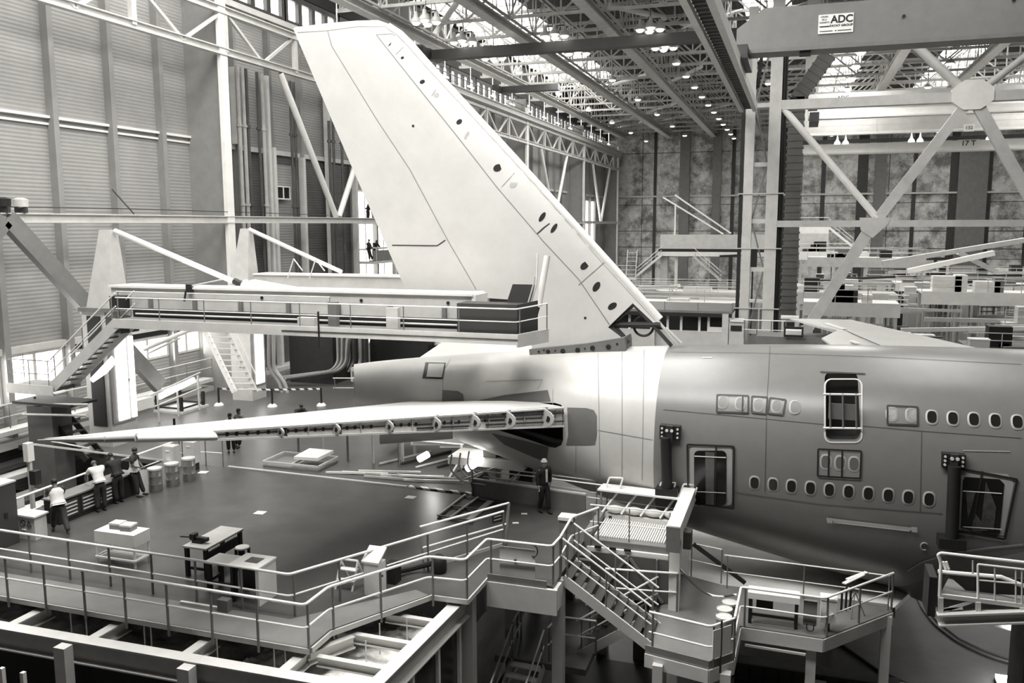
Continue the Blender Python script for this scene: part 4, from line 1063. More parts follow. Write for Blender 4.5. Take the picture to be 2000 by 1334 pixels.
solo('shade_panel', M().box(-24, -8.5, 15.22, 15.27, 0.02, 4.33), BLACK, 'added black panel painting the shade below the near I-beam', 'panel')  # added black sheet that paints the shade behind the thin posts
# suspended layer of wool seen between the beams
def wool(x0, x1, y0, y1, z, amp, n, mt, label, name):
    vs = []; nx = int((x1-x0)/n); ny = int((y1-y0)/n); rnd = random.Random(3)
    from mathutils import noise as NZ
    for j in range(ny+1):
        for i in range(nx+1):
            x = x0+(x1-x0)*i/nx; y = y0+(y1-y0)*j/ny
            vs.append((x, y, z+amp*(NZ.noise(V((x*0.9, y*0.9, 1)))+0.5*NZ.noise(V((x*2.7, y*2.7, 4)))+0.28*NZ.noise(V((x*7, y*7, 9))))))
    fs = [(j*(nx+1)+i, j*(nx+1)+i+1, (j+1)*(nx+1)+i+1, (j+1)*(nx+1)+i) for j in range(ny) for i in range(nx)]
    o = M().add(vs, fs).build(name, mt, smooth=True)
    return tag(o, label, 'insulation', kind='stuff')
wool(-12.3, -8.35, 15.3, 20.0, 4.15, 0.26, 0.09, WOOL, 'crumpled white insulating wool seen between the slender tie beams', 'insulation_wool')
wool(-24, -12.35, 15.3, 20.0, 4.05, 0.25, 0.12, mat('shaded_wool', 0.55, 0.9, var=0.5, scale=1.4, bump=0.8), 'insulating layer seen between the short tie beams, shade painted into its grey', 'insulation_wool')  # same wool in a darker colour that paints in its shade
for i, (x, y) in enumerate(((-17.3, 16.2), (-16.6, 16.0), (-14.9, 16.1), (-14.7, 16.1), (-12.7, 16.0), (-11.2, 16.1), (-10.9, 16.1), (-9.4, 17.9), (-9.3, 17.0), (-8.9, 18.4))):
    solo('hanger_rod', M().tube((x, y, 3.4), (x, y, 4.93), 0.018, 6), STEEL, 'thin hanger rod in the gap below the deck edge, %s from the left' % ORD[i], 'rod', 'hanger rods below the deck edge')

# ---- stairs
def stairs(name, label, a, b, w, n, thick=0.28, mt=STEEL, tread=DARK, rail=True, backs=True):
    """flight from top edge centre a down to bottom edge centre b"""
    a, b = V(a), V(b); t = thing(name, label, 'stairs', b)
    d = V((b.x-a.x, b.y-a.y, 0)).normalized(); s = V((-d.y, d.x, 0))
    for k in (-1, 1): M().bar(a+s*(k*w/2)-V((0, 0, 0.1)), b+s*(k*w/2)-V((0, 0, 0.1)), 0.06, thick).build('stringer', mt, t)
    for i in range(n):
        p = a.lerp(b, (i+0.5)/n); dep = V((b.x-a.x, b.y-a.y, 0)).length/n
        M().bar(p-s*(w/2-0.03), p+s*(w/2-0.03), dep*0.95, 0.04).build('tread', tread, t)
    if rail:
        for k in (-1, 1):
            o = s*(k*w/2)
            M().tube(a+o+V((0, 0, 1.05)), b+o+V((0, 0, 1.05)), 0.03, 8).build('hand_rail', RAILW, t, True)
            M().tube(a+o+V((0, 0, 0.55)), b+o+V((0, 0, 0.55)), 0.024, 8).build('mid_rail', RAILW, t, True)
            for q in (0.06, 0.5, 0.94):
                p = a.lerp(b, q)+o; M().tube(p-V((0, 0, 0.1)), p+V((0, 0, 1.05)), 0.024, 8).build('post', MID, t, True)
    return t
stairs('steel_stairs', 'steel stairs with white hand rails going down right from the deck', (-5.8, 22.35, ZD), (-3.35, 22.35, 3.5), 1.25, 9, mt=STEEL)
stairs('steel_stairs', 'lower stairs rising right below the landing', (-3.5, 24.4, 3.45), (-5.9, 24.4, 1.75), 1.1, 9)
stairs('steel_stairs', 'white edged stairs going down at the bottom centre of the picture', (-7.15, 22.9, 1.8), (-7.35, 20.2, 0.0), 1.0, 9, tread=WHITE)
solo('lower_landing', M().box(-8.2, -5.4, 22.9, 27.5, 1.6, 1.8), MID, 'small dark landing between the lower flights of stairs', 'landing')
railing([(-8.0, 24.2, 1.8), (-7.75, 24.2, 1.8), (-7.65, 22.95, 1.8)], 'curved railing on the left of the lower landing', r=0.03, step=1.1, n=8)
railing([(-6.55, 22.95, 1.8), (-6.45, 23.75, 1.8), (-5.3, 23.8, 1.8)], 'curved railing on the right of the lower landing', r=0.03, step=1.1, n=8)
railing([(-8.0, 26.6, 2.6), (-4.0, 26.6, 2.6)], 'grey railing in the dark space behind the stair column', r=0.03, step=1.6, mt=STEEL, n=8)
for i, x in enumerate((-8.15, -7.1, -5.9, -4.6)):
    solo('back_post', M().box(x-0.2, x+0.2, 27.3, 27.6, 0, 4.9), STEEL if i % 2 == 0 else MID, 'broad post behind the lower landing, %s from the left' % ORD[i], 'post', 'posts behind the lower landing')
for i in range(4):
    solo('storage_rack_board', M().box(-8.0, -4.2, 28.0, 28.4, 2.2+0.62*i, 2.38+0.62*i), STEEL, 'long pale board in the dark behind the lower landing, %s from below' % ORD[i], 'board', 'boards behind the lower landing')
# partition with glazing under the deck left of the landing
t = thing('partition', 'white partition with tall glazing under the deck corner', 'partition', (-8.6, 22.5, 0))
M().box(-8.75, -8.65, 20.6, 25.2, 0, 2.9).build('lower_panel', WHITE, t)
for y in (20.6, 22.0, 23.4, 24.8): M().box(-8.78, -8.62, y, y+0.1, 2.9, 4.9).build('mullion', WHITE, t)
M().box(-8.7, -8.68, 20.6, 25.0, 2.9, 4.8).build('pane', mat('partition_glass', 0.30, 0.1, var=0.1), t)
t = thing('partition', 'glazed partition below the big rising beam at the bottom', 'partition', (-8.15, 18, 0))
M().box(-8.2, -8.1, 15.3, 19.9, 0, 2.2).build('lower_panel', STEEL, t)
for y in (15.4, 16.9, 18.4, 19.8): M().box(-8.24, -8.06, y, y+0.12, 2.2, 4.35).build('mullion', WHITE, t)
M().box(-8.16, -8.14, 15.4, 19.9, 2.2, 4.3).build('pane', GLASS, t)

# box of the upper landing edge with its blank notice board
t = thing('landing_edge', 'deep pale landing edge box below the railing at the stair head', 'landing', (-6.9, 20.9, 4.4))
M().box(-7.66, -5.7, 20.8, 20.9, 4.35, 5.05).build('fascia', STEEL, t); M().box(-7.66, -6.0, 20.85, 20.9, 4.95, 5.25).build('toe_board', MID, t); M().box(-5.95, -5.75, 20.85, 21.5, 4.35, 5.0).build('side', WHITE, t)
t = thing('notice_board', 'blank pale board fixed to the landing railing', 'board', (-6.95, 20.98, 5.3))
M().box(-7.35, -6.35, 20.99, 21.01, 5.22, 6.02).build('sheet', STEEL, t); M().box(-6.93, -6.87, 20.93, 21.0, 5.62, 5.7).build('clamp', BLACK, t)
solo('cable_loop', M().path([(-6.4+0.12*math.cos(a), 20.98, 6.0+0.16*math.sin(a)) for a in [PI*i/10 for i in range(-6, 7)]], 0.015, 6), BLACK, 'black cable loop hanging on the landing railing', 'cable', smooth=True)

# ---- lower platform right of the stairs
ZL = 3.5
lp = [(-3.42, 21.25), (-1.75, 20.9), (-1.2, 21.55), (-1.15, 23.55), (1.03, 23.5), (2.97, 25.85), (2.9, 26.3), (-1.86, 26.2), (-3.4, 26.75)]
t = thing('lower_platform', 'lower grey platform right of the stairs with pale edge beams', 'platform', (-0.5, 24, 3.2))
M().slab(lp, 3.42, ZL).build('deck', DECKD, t)
for a, b in zip(lp[:6], lp[1:6]): M().bar((a[0], a[1], 3.28), (b[0], b[1], 3.28), 0.08, 0.36).build('edge_beam', STEEL, t)
for a, b in zip(lp[:3], lp[1:3]): M().bar((a[0], a[1]+0.03, 3.58), (b[0], b[1]+0.03, 3.58), 0.03, 0.2).build('toe_board', MID, t)
M().bar((-1.0, 23.45, 3.0), (0.6, 23.4, 3.0), 0.05, 0.06).build('lower_rod', STEEL, t)
railing([(-3.33, 21.29, ZL), (-1.73, 20.93, ZL), (-1.2, 21.58, ZL)], 'white railing round the near corner of the lower platform', r=0.034, step=1.6, foot=0.3, n=10)
M_ = railing([(-1.19, 21.6, ZL+0.02), (-1.16, 23.57, ZL+0.02), (1.04, 23.52, ZL+0.02), (2.95, 25.93, ZL+0.02)], 'long white railing of the lower platform past the work table to the far corner', r=0.034, step=1.5, foot=0.35, n=10)
railing([(-1.8, 26.0, ZL), (2.85, 25.85, ZL)], 'thin white rail along the far side of the lower platform', h=1.05, r=0.022, step=2.4, n=6)
railing([(-2.95, 26.6, ZL), (-1.9, 26.3, ZL)], 'short thin railing beside the fat box beam', h=1.1, r=0.022, step=1.0, n=6)
t = thing('notice_board', 'two blank white panels on the near platform railing', 'board', (-1.5, 21.1, 3.7))
M().prism([(-1.68, 20.94, 3.75), (-1.27, 21.42, 3.75), (-1.27, 21.42, 4.5), (-1.68, 20.94, 4.5)], (0.02, -0.02, 0)).build('sheet', WHITE, t)
M().bar((-1.48, 21.15, 3.3), (-1.48, 21.15, 4.7), 0.05, 0.05).build('strap', DARK, t)
def drum(x, y, z, label, r=0.19, h=0.55, body=STEEL, group='drums'):
    t = thing('drum', label, 'drum', (x, y, z), group)
    M().lathe((x, y, z), [(r*0.96, 0), (r, 0.02), (r, h*0.3), (r*1.04, h*0.33), (r, h*0.36), (r, h*0.64), (r*1.04, h*0.67), (r, h*0.70), (r, h)], 20).build('body', body, t, True)
    M().lathe((x, y, z+h), [(r*1.06, -0.04), (r*1.06, 0.02), (r*0.98, 0.025), (r*0.95, 0.005)], 20).build('lid', STEEL, t, True)
    return t
for i, (x, y) in enumerate(((-1.5, 22.15), (-1.52, 22.62), (-1.42, 23.08))): drum(x, y, ZL, 'small open-topped drum on the lower platform, %s from the near railing' % ORD[i], 0.2, 0.85, MID, 'drums on the lower platform')
def table(name, label, x0, x1, y0, y1, z, h, top=STEEL, leg=BLACK, lw=0.09, shelf=None, tt=0.05, cat='table'):
    t = thing(name, label, cat, ((x0+x1)/2, (y0+y1)/2, z))
    M().box(x0, x1, y0, y1, z+h-tt, z+h).build('table_top', top, t)
    for x in (x0+lw/2+0.03, x1-lw/2-0.03):
        for y in (y0+lw/2+0.03, y1-lw/2-0.03): M().box(x-lw/2, x+lw/2, y-lw/2, y+lw/2, z, z+h-tt).build('leg', leg, t)
    M().box(x0+0.08, x1-0.08, y0+0.05, y0+0.09, z+h*0.25, z+h*0.33).build('stretcher', leg, t)
    return t
t = table('work_table', 'white topped work table on the lower platform beside the railing', -0.98, 0.40, 23.75, 24.25, ZL, 0.92, WHITE, BLACK, 0.09, tt=0.18)
M().box(-0.75, -0.3, 23.95, 24.1, ZL+0.4, ZL+0.72).build('drawer_box', BLACK, t)
t = thing('waste_bin', 'pale waste sack holder in the platform corner', 'bin', (1.1, 23.95, ZL))
M().box(0.95, 1.35, 23.8, 24.15, ZL+0.3, ZL+0.95).build('body', WHITE, t); M().box(0.93, 1.37, 23.78, 24.17, ZL+0.95, ZL+1.0).build('lid', WHITE, t); M().tube((1.15, 24, ZL), (1.15, 24, ZL+0.3), 0.06, 8).build('foot', DARK, t)
t = thing('metal_case', 'grey metal case hooked to the railing beside the work table', 'case', (0.65, 23.7, ZL))
M().box(0.5, 0.85, 23.6, 23.7, ZL+0.25, ZL+0.95).build('body', MID, t); M().path(bend([(0.6, 23.6, ZL+0.3), (0.6, 23.6, ZL+0.1), (0.78, 23.6, ZL+0.1), (0.78, 23.6, ZL+0.3)], 0.08), 0.015, 6).build('handle', BLACK, t)
for i in range(3):
    a = V((1.5+0.12*i, 24.3+0.13*i, ZL)); solo('bottle_clamp', M().tube(a+V((0, 0, 0.45)), a+V((0, 0, 1.15)), 0.03, 6), BLACK, 'black strap on the slanting platform railing, %s from the bin' % ORD[i], 'strap', 'straps on the railing')
for i in range(2):
    solo('plank', M().bar((1.55+0.1*i, 24.55+0.25*i, ZL+1.18+0.03*i), (2.1+0.1*i, 25.3+0.2*i, ZL+1.22), 0.12, 0.03), WHITE, ['pale plank lying across the slanting platform rail', 'second pale plank lying across the slanting platform rail'][i], 'plank')
t = thing('platform_stand', 'thin tripod stand behind the slanting railing', 'stand', (1.9, 25.2, ZL))
for a in (0.2, 2.3, 4.4): M().tube((1.9+0.3*math.cos(a), 25.2+0.3*math.sin(a), ZL), (1.9, 25.2, ZL+0.7), 0.015, 6).build('leg', MID, t)
solo('barrier_chain', M().path([V((-2.9, 24.0, 4.75)).lerp(V((-1.25, 23.2, 4.55)), i/14)+V((0, 0, -0.36*math.sin(PI*i/14))) for i in range(15)], 0.028, 6), STRIPE, 'drooping striped barrier tape between white column and platform rail', 'tape')
solo('brace_pole', M().bar((-2.8, 26.5, 4.6), (-1.2, 26.7, 3.45), 0.1, 0.12), DARK, 'dark slanting pole behind the thin railing beside the box beam', 'pole')

# ---- scaffold gate: grating platform carried by a fat box beam
t = thing('grating_platform', 'platform with pale ribbed sheet beside the stair head', 'platform', (-4.5, 25.3, 5.0))
M().box(-5.75, -3.3, 24.5, 26.6, 4.9, 5.15).build('frame', MID, t)
m = M()
for i in range(30): m.box(-5.6+0.072*i, -5.6+0.072*i+0.04, 24.75, 26.4, 5.15, 5.20)
m.build('ribbed_sheet', WHITE, t)
M().box(-5.75, -3.3, 24.4, 24.5, 4.75, 4.95).build('edge', WHITE, t)
for i, x in enumerate((-5.5, -5.05, -4.6)): M().box(x, x+0.2, 24.35, 24.4, 4.95, 5.02).build('packer', BLACK, t)
M().box(-5.85, -5.65, 24.45, 26.7, 4.9, 5.4).build('side_rail', MID, t)
railing([(-5.7, 24.6, 5.15), (-3.3, 24.6, 5.15)], 'thin white railing in front of the ribbed sheet platform', h=1.05, r=0.022, step=1.1, n=6)
railing([(-5.85, 21.7, ZD), (-5.95, 23.3, ZD), (-5.4, 24.4, ZD)], 'curved white railing behind the stair head', r=0.034, step=1.0, n=10)
railing([(-5.0, 23.6, 3.5), (-2.95, 23.9, 3.5)], 'white railing behind the stairs beside the tall white column', h=1.15, r=0.034, step=2.2, n=8)
t = thing('box_beam', 'fat white box beam on top of the tall white column', 'beam', (-3.0, 24.5, 6.0))
M().box(-3.2, -2.82, 23.2, 26.9, 5.85, 6.3).build('beam_body', WHITE, t); M().box(-3.2, -2.82, 23.15, 23.2, 5.55, 6.28).build('end_plate', MID, t); M().box(-2.82, -2.6, 23.9, 24.3, 5.4, 5.9).build('bracket', DARK, t)
t = thing('screen_wall', 'dark translucent screen with diagonal bars below the ribbed platform', 'screen', (-4.3, 24.3, 3.5))
M().box(-5.6, -3.15, 24.28, 24.32, 3.5, 4.85).build('sheet', mat('screen_sheet', 0.09, 0.5, var=0.2), t)
for a, b in (((-4.5, 4.8), (-5.3, 3.6)), ((-4.4, 4.8), (-3.4, 3.55)), ((-4.45, 4.85), (-4.45, 3.5)), ((-3.6, 4.85), (-3.6, 3.5))): M().bar((a[0], 24.24, a[1]), (b[0], 24.24, b[1]), 0.04, 0.08).build('bar', MID, t)
t = thing('junction_box', 'white topped junction box on a stand at the stair head', 'box', (-6.1, 23.2, ZD))
M().box(-6.35, -5.95, 23.4, 23.75, ZD+0.55, ZD+0.95).build('housing', MID, t); M().box(-6.38, -5.92, 23.37, 23.78, ZD+0.95, ZD+1.05).build('cover', WHITE, t); M().tube((-6.3, 23.5, ZD), (-6.3, 23.5, ZD+0.55), 0.03, 6).build('stand', DARK, t)

# ---- trench barrier, rails and stacked frames in front of the fuselage
t = thing('trench_wall', 'long low grey barrier along the trench below the fuselage', 'barrier', (-9, 27.3, ZD))
M().bar((-10.6, 27.45, ZD+0.3), (-6.4, 26.95, ZD+0.3), 0.06, 0.6).build('panel', MID, t)
M().bar((-10.6, 27.5, ZD+0.62), (-6.4, 27.0, ZD+0.62), 0.1, 0.05).build('top_edge', STEEL, t); M().bar((-10.4, 27.9, ZD+0.6), (-6.4, 27.4, ZD+0.6), 0.05, 0.05).build('back_edge', STEEL, t)
M().bar((-10.62, 27.4, ZD+0.3), (-10.3, 28.2, ZD+0.55), 0.05, 0.5).build('end_panel', MID, t)
railing([(-10.7, 27.4, ZD+0.02), (-8.2, 27.3, ZD+0.02), (-3.2, 26.75, ZD+0.02)], 'low white railing along the trench behind the walking man', h=0.95, r=0.026, step=2.4, n=8)
railing([(-10.0, 28.1, ZD+0.05), (-6.2, 27.7, ZD+0.05)], 'far white railing of the trench behind the walking man', h=0.85, r=0.024, step=2.0, n=8)
t = thing('bumper_frame', 'curved pale tube frame at the left end of the trench', 'frame', (-11, 28.2, ZD))
for k in range(3):
    c = V((-11.7+0.22*k, 27.95+0.3*k, ZD+0.75)); M().path(bend([c+V((0.1, 0, 0.55)), c+V((0, 0, 0)), c+V((0.5, -0.05, -0.42)), c+V((2.0-0.2*k, -0.05, -0.45)), c+V((2.3-0.2*k, 0, -0.2))], 0.3), 0.035, 8).build('tube_hoop', STEEL, t, True)
M().bar((-11.3, 27.9, ZD+0.35), (-10.2, 28.6, ZD+0.75), 0.06, 0.05).build('cross_bar', STEEL, t)
t = thing('tool_trestle', 'long grey trestle with white cushions in front of the fuselage', 'trestle', (-5, 26.6, ZD))
M().bar((-5.9, 26.55, ZD+0.12), (-3.2, 26.35, ZD+0.12), 0.25, 0.24).build('base_beam', STEEL, t)
for i in range(3): M().box(-5.5+0.95*i, -5.4+0.95*i, 26.38-0.03*i, 26.4-0.03*i, ZD+0.06, ZD+0.18).build('slot', BLACK, t)
M().bar((-5.9, 26.9, ZD+0.95), (-3.1, 26.7, ZD+0.95), 0.7, 0.05).build('shelf', WHITE, t)
M().lathe((-3.0, 26.75, ZD+0.98), [(0.16, -0.2), (0.18, 0), (0.16, 0.2)], 14).build('roller', WHITE, t, True)
for i in range(4): M().ball((-5.3+0.62*i, 26.45, ZD+0.40), 0.30, 0.16, 0.13).build('cushion', STEEL, t, True)
for i in range(5): M().bar((-5.7+0.62*i, 26.3, ZD+0.3), (-5.3+0.62*i, 26.9, ZD+0.85), 0.05, 0.05).build('arm', WHITE, t)
for x in (-5.7, -4.0, -3.3): M().path(bend([(x, 26.8, ZD+0.95), (x+0.1, 26.9, ZD+1.3), (x+0.55, 26.9, ZD+1.32), (x+0.45, 26.8, ZD+0.95)], 0.05), 0.03, 6).build('hoop', WHITE, t, True)
for x in (-5.8, -3.25): M().bar((x, 26.5, ZD), (x, 26.6, ZD+0.95), 0.06, 0.06).build('leg', MID, t)
t = thing('slatted_pallet', 'pale ladder-like frame lying flat on the deck beside the inner railing', 'frame', (-10.2, 26, ZD))
q = lambda x, y: at(x, y, 'Z', ZD+0.05)
for a, b in (((855, 1007), (909, 966)), ((880, 1010), (934, 971)), ((915, 1016), (958, 979))): M().bar(q(*a), q(*b), 0.07 if a[0] < 900 else 0.2, 0.05).build('rung', WHITE if a[0] < 900 else STEEL, t)
for a, b in (((855, 1007), (925, 1017)), ((882, 988), (950, 997)), ((906, 968), (966, 980))): M().bar(q(*a), q(*b), 0.06, 0.04).build('side_bar', MID, t)
for i, (x, y) in enumerate(((802, 971), (508, 1001), (397, 922), (1024, 1003), (1007, 1021), (1042, 983))):
    p = at(x, y, 'Z', ZD+0.012); solo('paper_scrap', M().boxr((p.x, p.y, ZD), 0.34 if i < 3 else 0.2, 0.3 if i < 3 else 0.12, 0.012, 0.1*i), WHITE,
        ['pale square plate on the deck left of the ladder-like frame', 'pale square plate in the middle of the empty deck', 'pale square plate beside the three drums', 'crumpled white scrap behind the notice gate', 'second crumpled white scrap near the notice gate', 'small white scrap left of the walking man'][i], 'plate')
# striped cable cover on the deck edge under the tail
solo('cable_cover', M().bar((-13.2, 27.72, ZD+0.03), (-10.7, 27.62, ZD+0.03), 0.16, 0.06), STRIPE, 'striped cable cover strip along the far deck edge', 'cable cover')
solo('cable_cover', M().bar((-21.2, 27.95, ZD+0.02), (-13.3, 27.72, ZD+0.02), 0.10, 0.04), STEEL, 'plain pale strip along the far deck edge', 'strip')

# ---- floor-standing objects on the big deck
t = thing('drawer_cart', 'white high cart with a lower wire shelf and grey boxes on top', 'cart', (-17.9, 18.75, ZD))
x0, x1, y0, y1 = -18.62, -17.24, 18.45, 19.08
M().box(x0, x1, y0, y1, 5.72, 6.07).build('cabinet', WHITE, t)
for x in (x0+0.04, x1-0.04):
    for y in (y0+0.04, y1-0.04): M().box(x-0.025, x+0.025, y-0.025, y+0.025, ZD, 5.72).build('leg', WHITE, t)
M().box(x0+0.05, x1-0.05, y0+0.05, y1-0.05, 5.28, 5.31).build('shelf', STEEL, t)
for a, b in (((x0, y0), (x1, y0)), ((x0, y1), (x1, y1)), ((x0, y0), (x0, y1)), ((x1, y0), (x1, y1))): M().bar((a[0], a[1], 5.31), (b[0], b[1], 5.31), 0.03, 0.05).build('shelf_rim', WHITE, t)
for i, (x, y, lab) in enumerate(((-18.13, 18.84, 'grey lidded box on the white cart, the one farther left'), (-17.72, 18.8, 'grey lidded box on the white cart, the one farther right'))):
    t = thing('storage_box', lab, 'box', (x, y, 6.07)); M().boxr((x, y, 6.07), 0.34, 0.30, 0.13, 0.1).build('body', MID, t); M().boxr((x, y, 6.2), 0.36, 0.32, 0.05, 0.1).build('lid', STEEL, t)
t = table('work_bench', 'long grey topped work bench with thick black legs on the deck', -15.6, -14.83, 18.44, 20.1, ZD, 0.88, STEEL, BLACK, 0.1, tt=0.05, cat='bench')
M().box(-14.95, -14.88, 18.6, 19.9, 5.55, 5.8).build('apron', BLACK, t)
t = thing('bench_vise', 'black bench vise at the left end of the long work bench', 'vise', (-15.4, 18.75, 5.98))
M().boxr((-15.35, 18.8, 5.98), 0.3, 0.2, 0.08).build('base', BLACK, t); M().boxr((-15.5, 18.8, 6.06), 0.14, 0.2, 0.16).build('jaw', BLACK, t); M().boxr((-15.22, 18.8, 6.04), 0.35, 0.12, 0.1).build('slide', BLACK, t); M().tube((-15.95, 18.8, 6.08), (-15.55, 18.8, 6.1), 0.02, 6).build('screw_handle', BLACK, t)
t = table('work_table', 'low square table with thick black legs between bench and white desk', -14.45, -13.5, 17.86, 18.5, ZD, 0.80, STEEL, BLACK, 0.11, tt=0.05)
M().box(-14.4, -14.3, 17.9, 18.45, ZD+0.25, ZD+0.33).build('side_rail', BLACK, t)
t = thing('desk_stand', 'white desk-like stand with a dark picture on its sloping top', 'stand', (-12.95, 17.87, ZD))
M().box(-12.62, -12.52, 17.48, 18.24, ZD, 6.08).build('side_panel', WHITE, t); M().box(-13.4, -12.62, 17.9, 17.94, 5.3, 6.0).build('back_panel', DARK, t)
M().box(-13.4, -12.5, 17.46, 18.26, 6.07, 6.12).build('desk_top', WHITE, t); M().box(-13.1, -12.72, 17.72, 18.05, 6.12, 6.13).build('picture', mat('picture_print', 0.07, 0.3, var=0.9, scale=5), t); M().box(-13.38, -13.3, 17.5, 17.6, ZD, 6.07).build('leg', BLACK, t)
t = thing('round_stool', 'round white-seated stool behind the low square table', 'stool', (-14.4, 19.4, ZD))
M().lathe((-14.35, 19.35, 5.72), [(0.19, 0), (0.2, 0.02), (0.19, 0.05)], 18).build('seat', WHITE, t, True)
for dx, dy in ((-0.12, -0.12), (0.12, -0.12), (0.12, 0.12), (-0.12, 0.12)): M().boxr((-14.35+dx, 19.35+dy, ZD), 0.06, 0.06, 0.62).build('leg', BLACK, t)
solo('fluorescent_batten', M().box(-14.55, -13.35, 16.98, 17.06, ZD, ZD+0.07), WHITE, 'white batten lying on the deck under the inner railing', 'batten')
solo('dark_box', M().boxr((-13.2, 17.0, ZD), 0.3, 0.2, 0.32), MID, 'small dark carton under the white desk-like stand', 'carton')
t = thing('folding_sign', 'white folding step frame leaning beside the inner railing', 'step stool', (-10.8, 19.3, ZD))
for dx in (-0.25, 0.25):
    M().path(bend([(-11.0+dx, 19.0, ZD), (-10.95+dx, 19.25, ZD+0.75), ], 0.05), 0.03, 6).build('leg', WHITE, t); M().tube((-10.9+dx, 19.6, ZD), (-10.95+dx, 19.25, ZD+0.72), 0.03, 6).build('leg', WHITE, t)
M().tube((-11.2, 19.25, ZD+0.75), (-10.7, 19.25, ZD+0.75), 0.03, 6).build('top_bar', WHITE, t); M().box(-11.2, -10.7, 19.1, 19.3, ZD+0.5, ZD+0.53).build('step', WHITE, t); M().box(-11.2, -10.7, 19.0, 19.14, ZD+0.25, ZD+0.28).build('step', WHITE, t)
t = thing('lectern_stand', 'white lectern with a sloping top behind the folding step frame', 'lectern', (-10.15, 19.1, ZD))
M().boxr((-10.15, 19.15, ZD), 0.42, 0.42, 0.85).build('body', WHITE, t); M().prism([(-10.42, 18.92, ZD+0.86), (-9.92, 18.92, ZD+0.86), (-9.92, 19.4, ZD+1.12), (-10.42, 19.4, ZD+1.12)], (0, 0, 0.05)).build('sloping_top', WHITE, t); M().tube((-9.93, 19.1, ZD+0.5), (-9.9, 19.1, ZD+0.5), 0.03, 8).build('lock', BLACK, t)
t = thing('vacuum_cleaner', 'dark tub cleaner with a long black hose behind the inner railing', 'vacuum cleaner', (-9.0, 20.4, ZD))
M().lathe((-9.1, 20.9, ZD), [(0.2, 0), (0.22, 0.05), (0.22, 0.3), (0.17, 0.42), (0.08, 0.5)], 16).build('tub', BLACK, t, True); M().path(bend([(-9.3, 20.8, ZD+0.25), (-9.8, 20.6, ZD+0.12), (-10.1, 20.0, ZD+0.2)], 0.2), 0.08, 8).build('hose', BLACK, t, True); M().boxr((-10.0, 19.9, ZD), 0.3, 0.35, 0.55).build('motor_box', BLACK, t)
# left deck edge: drums, bench, lockers
for i, (x, y) in enumerate(((-21.75, 24.5), (-21.6, 25.2), (-21.5, 26.0))): drum(x, y, ZD, 'tall shiny metal drum on the deck beside the leaning workers, %s from the workers' % ORD[i], 0.24, 0.85, mat('brushed_metal', 0.45, 0.25, metal=0.8, var=0.2), 'tall drums')
for i, (x, y) in enumerate(((-22.6, 26.4), (-22.3, 27.2))):
    t = thing('metal_locker', 'small grey instrument locker behind the tall drums, %s one' % ('nearer', 'farther')[i], 'locker', (x, y, ZD), 'instrument lockers')
    M().boxr((x, y, ZD+0.3), 0.5, 0.4, 0.85).build('body', STEEL, t); M().boxr((x, y-0.21, ZD+0.95), 0.16, 0.02, 0.05).build('handle', WHITE, t); M().boxr((x, y, ZD), 0.4, 0.3, 0.3).build('plinth', DARK, t)
t = thing('tool_bench', 'long dark tool bench with slatted doors along the left deck edge', 'bench', (-22.4, 21.8, ZD))
M().box(-22.75, -22.15, 20.6, 24.0, ZD, ZD+0.78).build('carcass', BLACK, t); M().box(-22.78, -22.1, 20.55, 24.05, ZD+0.78, ZD+0.83).build('bench_top', MID, t)
for j in range(3):
    d = M().box(-22.16, -22.12, 20.75+0.75*j, 21.35+0.75*j, ZD+0.15, ZD+0.7).build('slatted_door', DARK, t)
    for k_ in range(4): M().box(-22.12, -22.1, 20.8+0.75*j, 21.3+0.75*j, ZD+0.22+0.12*k_, ZD+0.26+0.12*k_).build('slat', STEEL, d)
t = thing('tall_cabinet', 'tall dark cabinet cut by the left edge of the picture', 'cabinet', (-22.7, 18.6, ZD))
M().box(-23.3, -22.1, 18.3, 19.05, ZD, ZD+1.9).build('body', mat('cabinet_brown', 0.05, 0.5, var=0.1), t); M().box(-23.32, -22.08, 18.28, 19.07, ZD+1.9, ZD+1.95).build('cabinet_top', STEEL, t); M().box(-22.1, -22.07, 18.6, 18.7, ZD+0.9, ZD+1.05).build('handle', BLACK, t)
t = thing('waste_container', 'pale grey bin with two round warning pictograms beside the tall cabinet', 'bin', (-22.1, 19.6, ZD))
M().box(-22.45, -21.75, 19.3, 19.75, ZD, ZD+0.72).build('body', STEEL, t); M().box(-22.5, -21.7, 19.25, 19.8, ZD+0.72, ZD+0.77).build('lid', WHITE, t)
M().tube((-22.2, 19.29, ZD+0.5), (-22.2, 19.3, ZD+0.5), 0.09, 16).build('pictogram', SIGNW, t); M().path([(-22.2+0.09*math.cos(a), 19.285, ZD+0.5+0.09*math.sin(a)) for a in [PI*i/8 for i in range(16)]], 0.012, 5, True).build('pictogram_ring', BLACK, t)
M().bar((-22.26, 19.285, ZD+0.56), (-22.14, 19.285, ZD+0.44), 0.01, 0.02).build('pictogram_bar', BLACK, t); M().path([(-21.96, 19.285, ZD+0.6), (-22.04, 19.285, ZD+0.43), (-21.87, 19.285, ZD+0.43)], 0.012, 5, True).build('pictogram_triangle', BLACK, t)
M().box(-22.25, -22.1, 19.27, 19.3, ZD+0.28, ZD+0.32).build('handle', WHITE, t)
t = thing('signal_post', 'slim pale post with a dark control box behind the left railing', 'post', (-23.3, 20.5, ZD))
p = at(62, 960, 'X', -23.3)
M().box(-23.36, -23.24, p.y-0.05, p.y+0.05, 3.1, 7.6).build('post', STEEL, t); M().box(-23.4, -23.2, p.y-0.12, p.y+0.12, 7.1, 7.7).build('lamp_box', WHITE, t); M().box(-23.22, -22.98, p.y-0.12, p.y+0.12, 6.35, 6.8).build('control_box', BLACK, t)
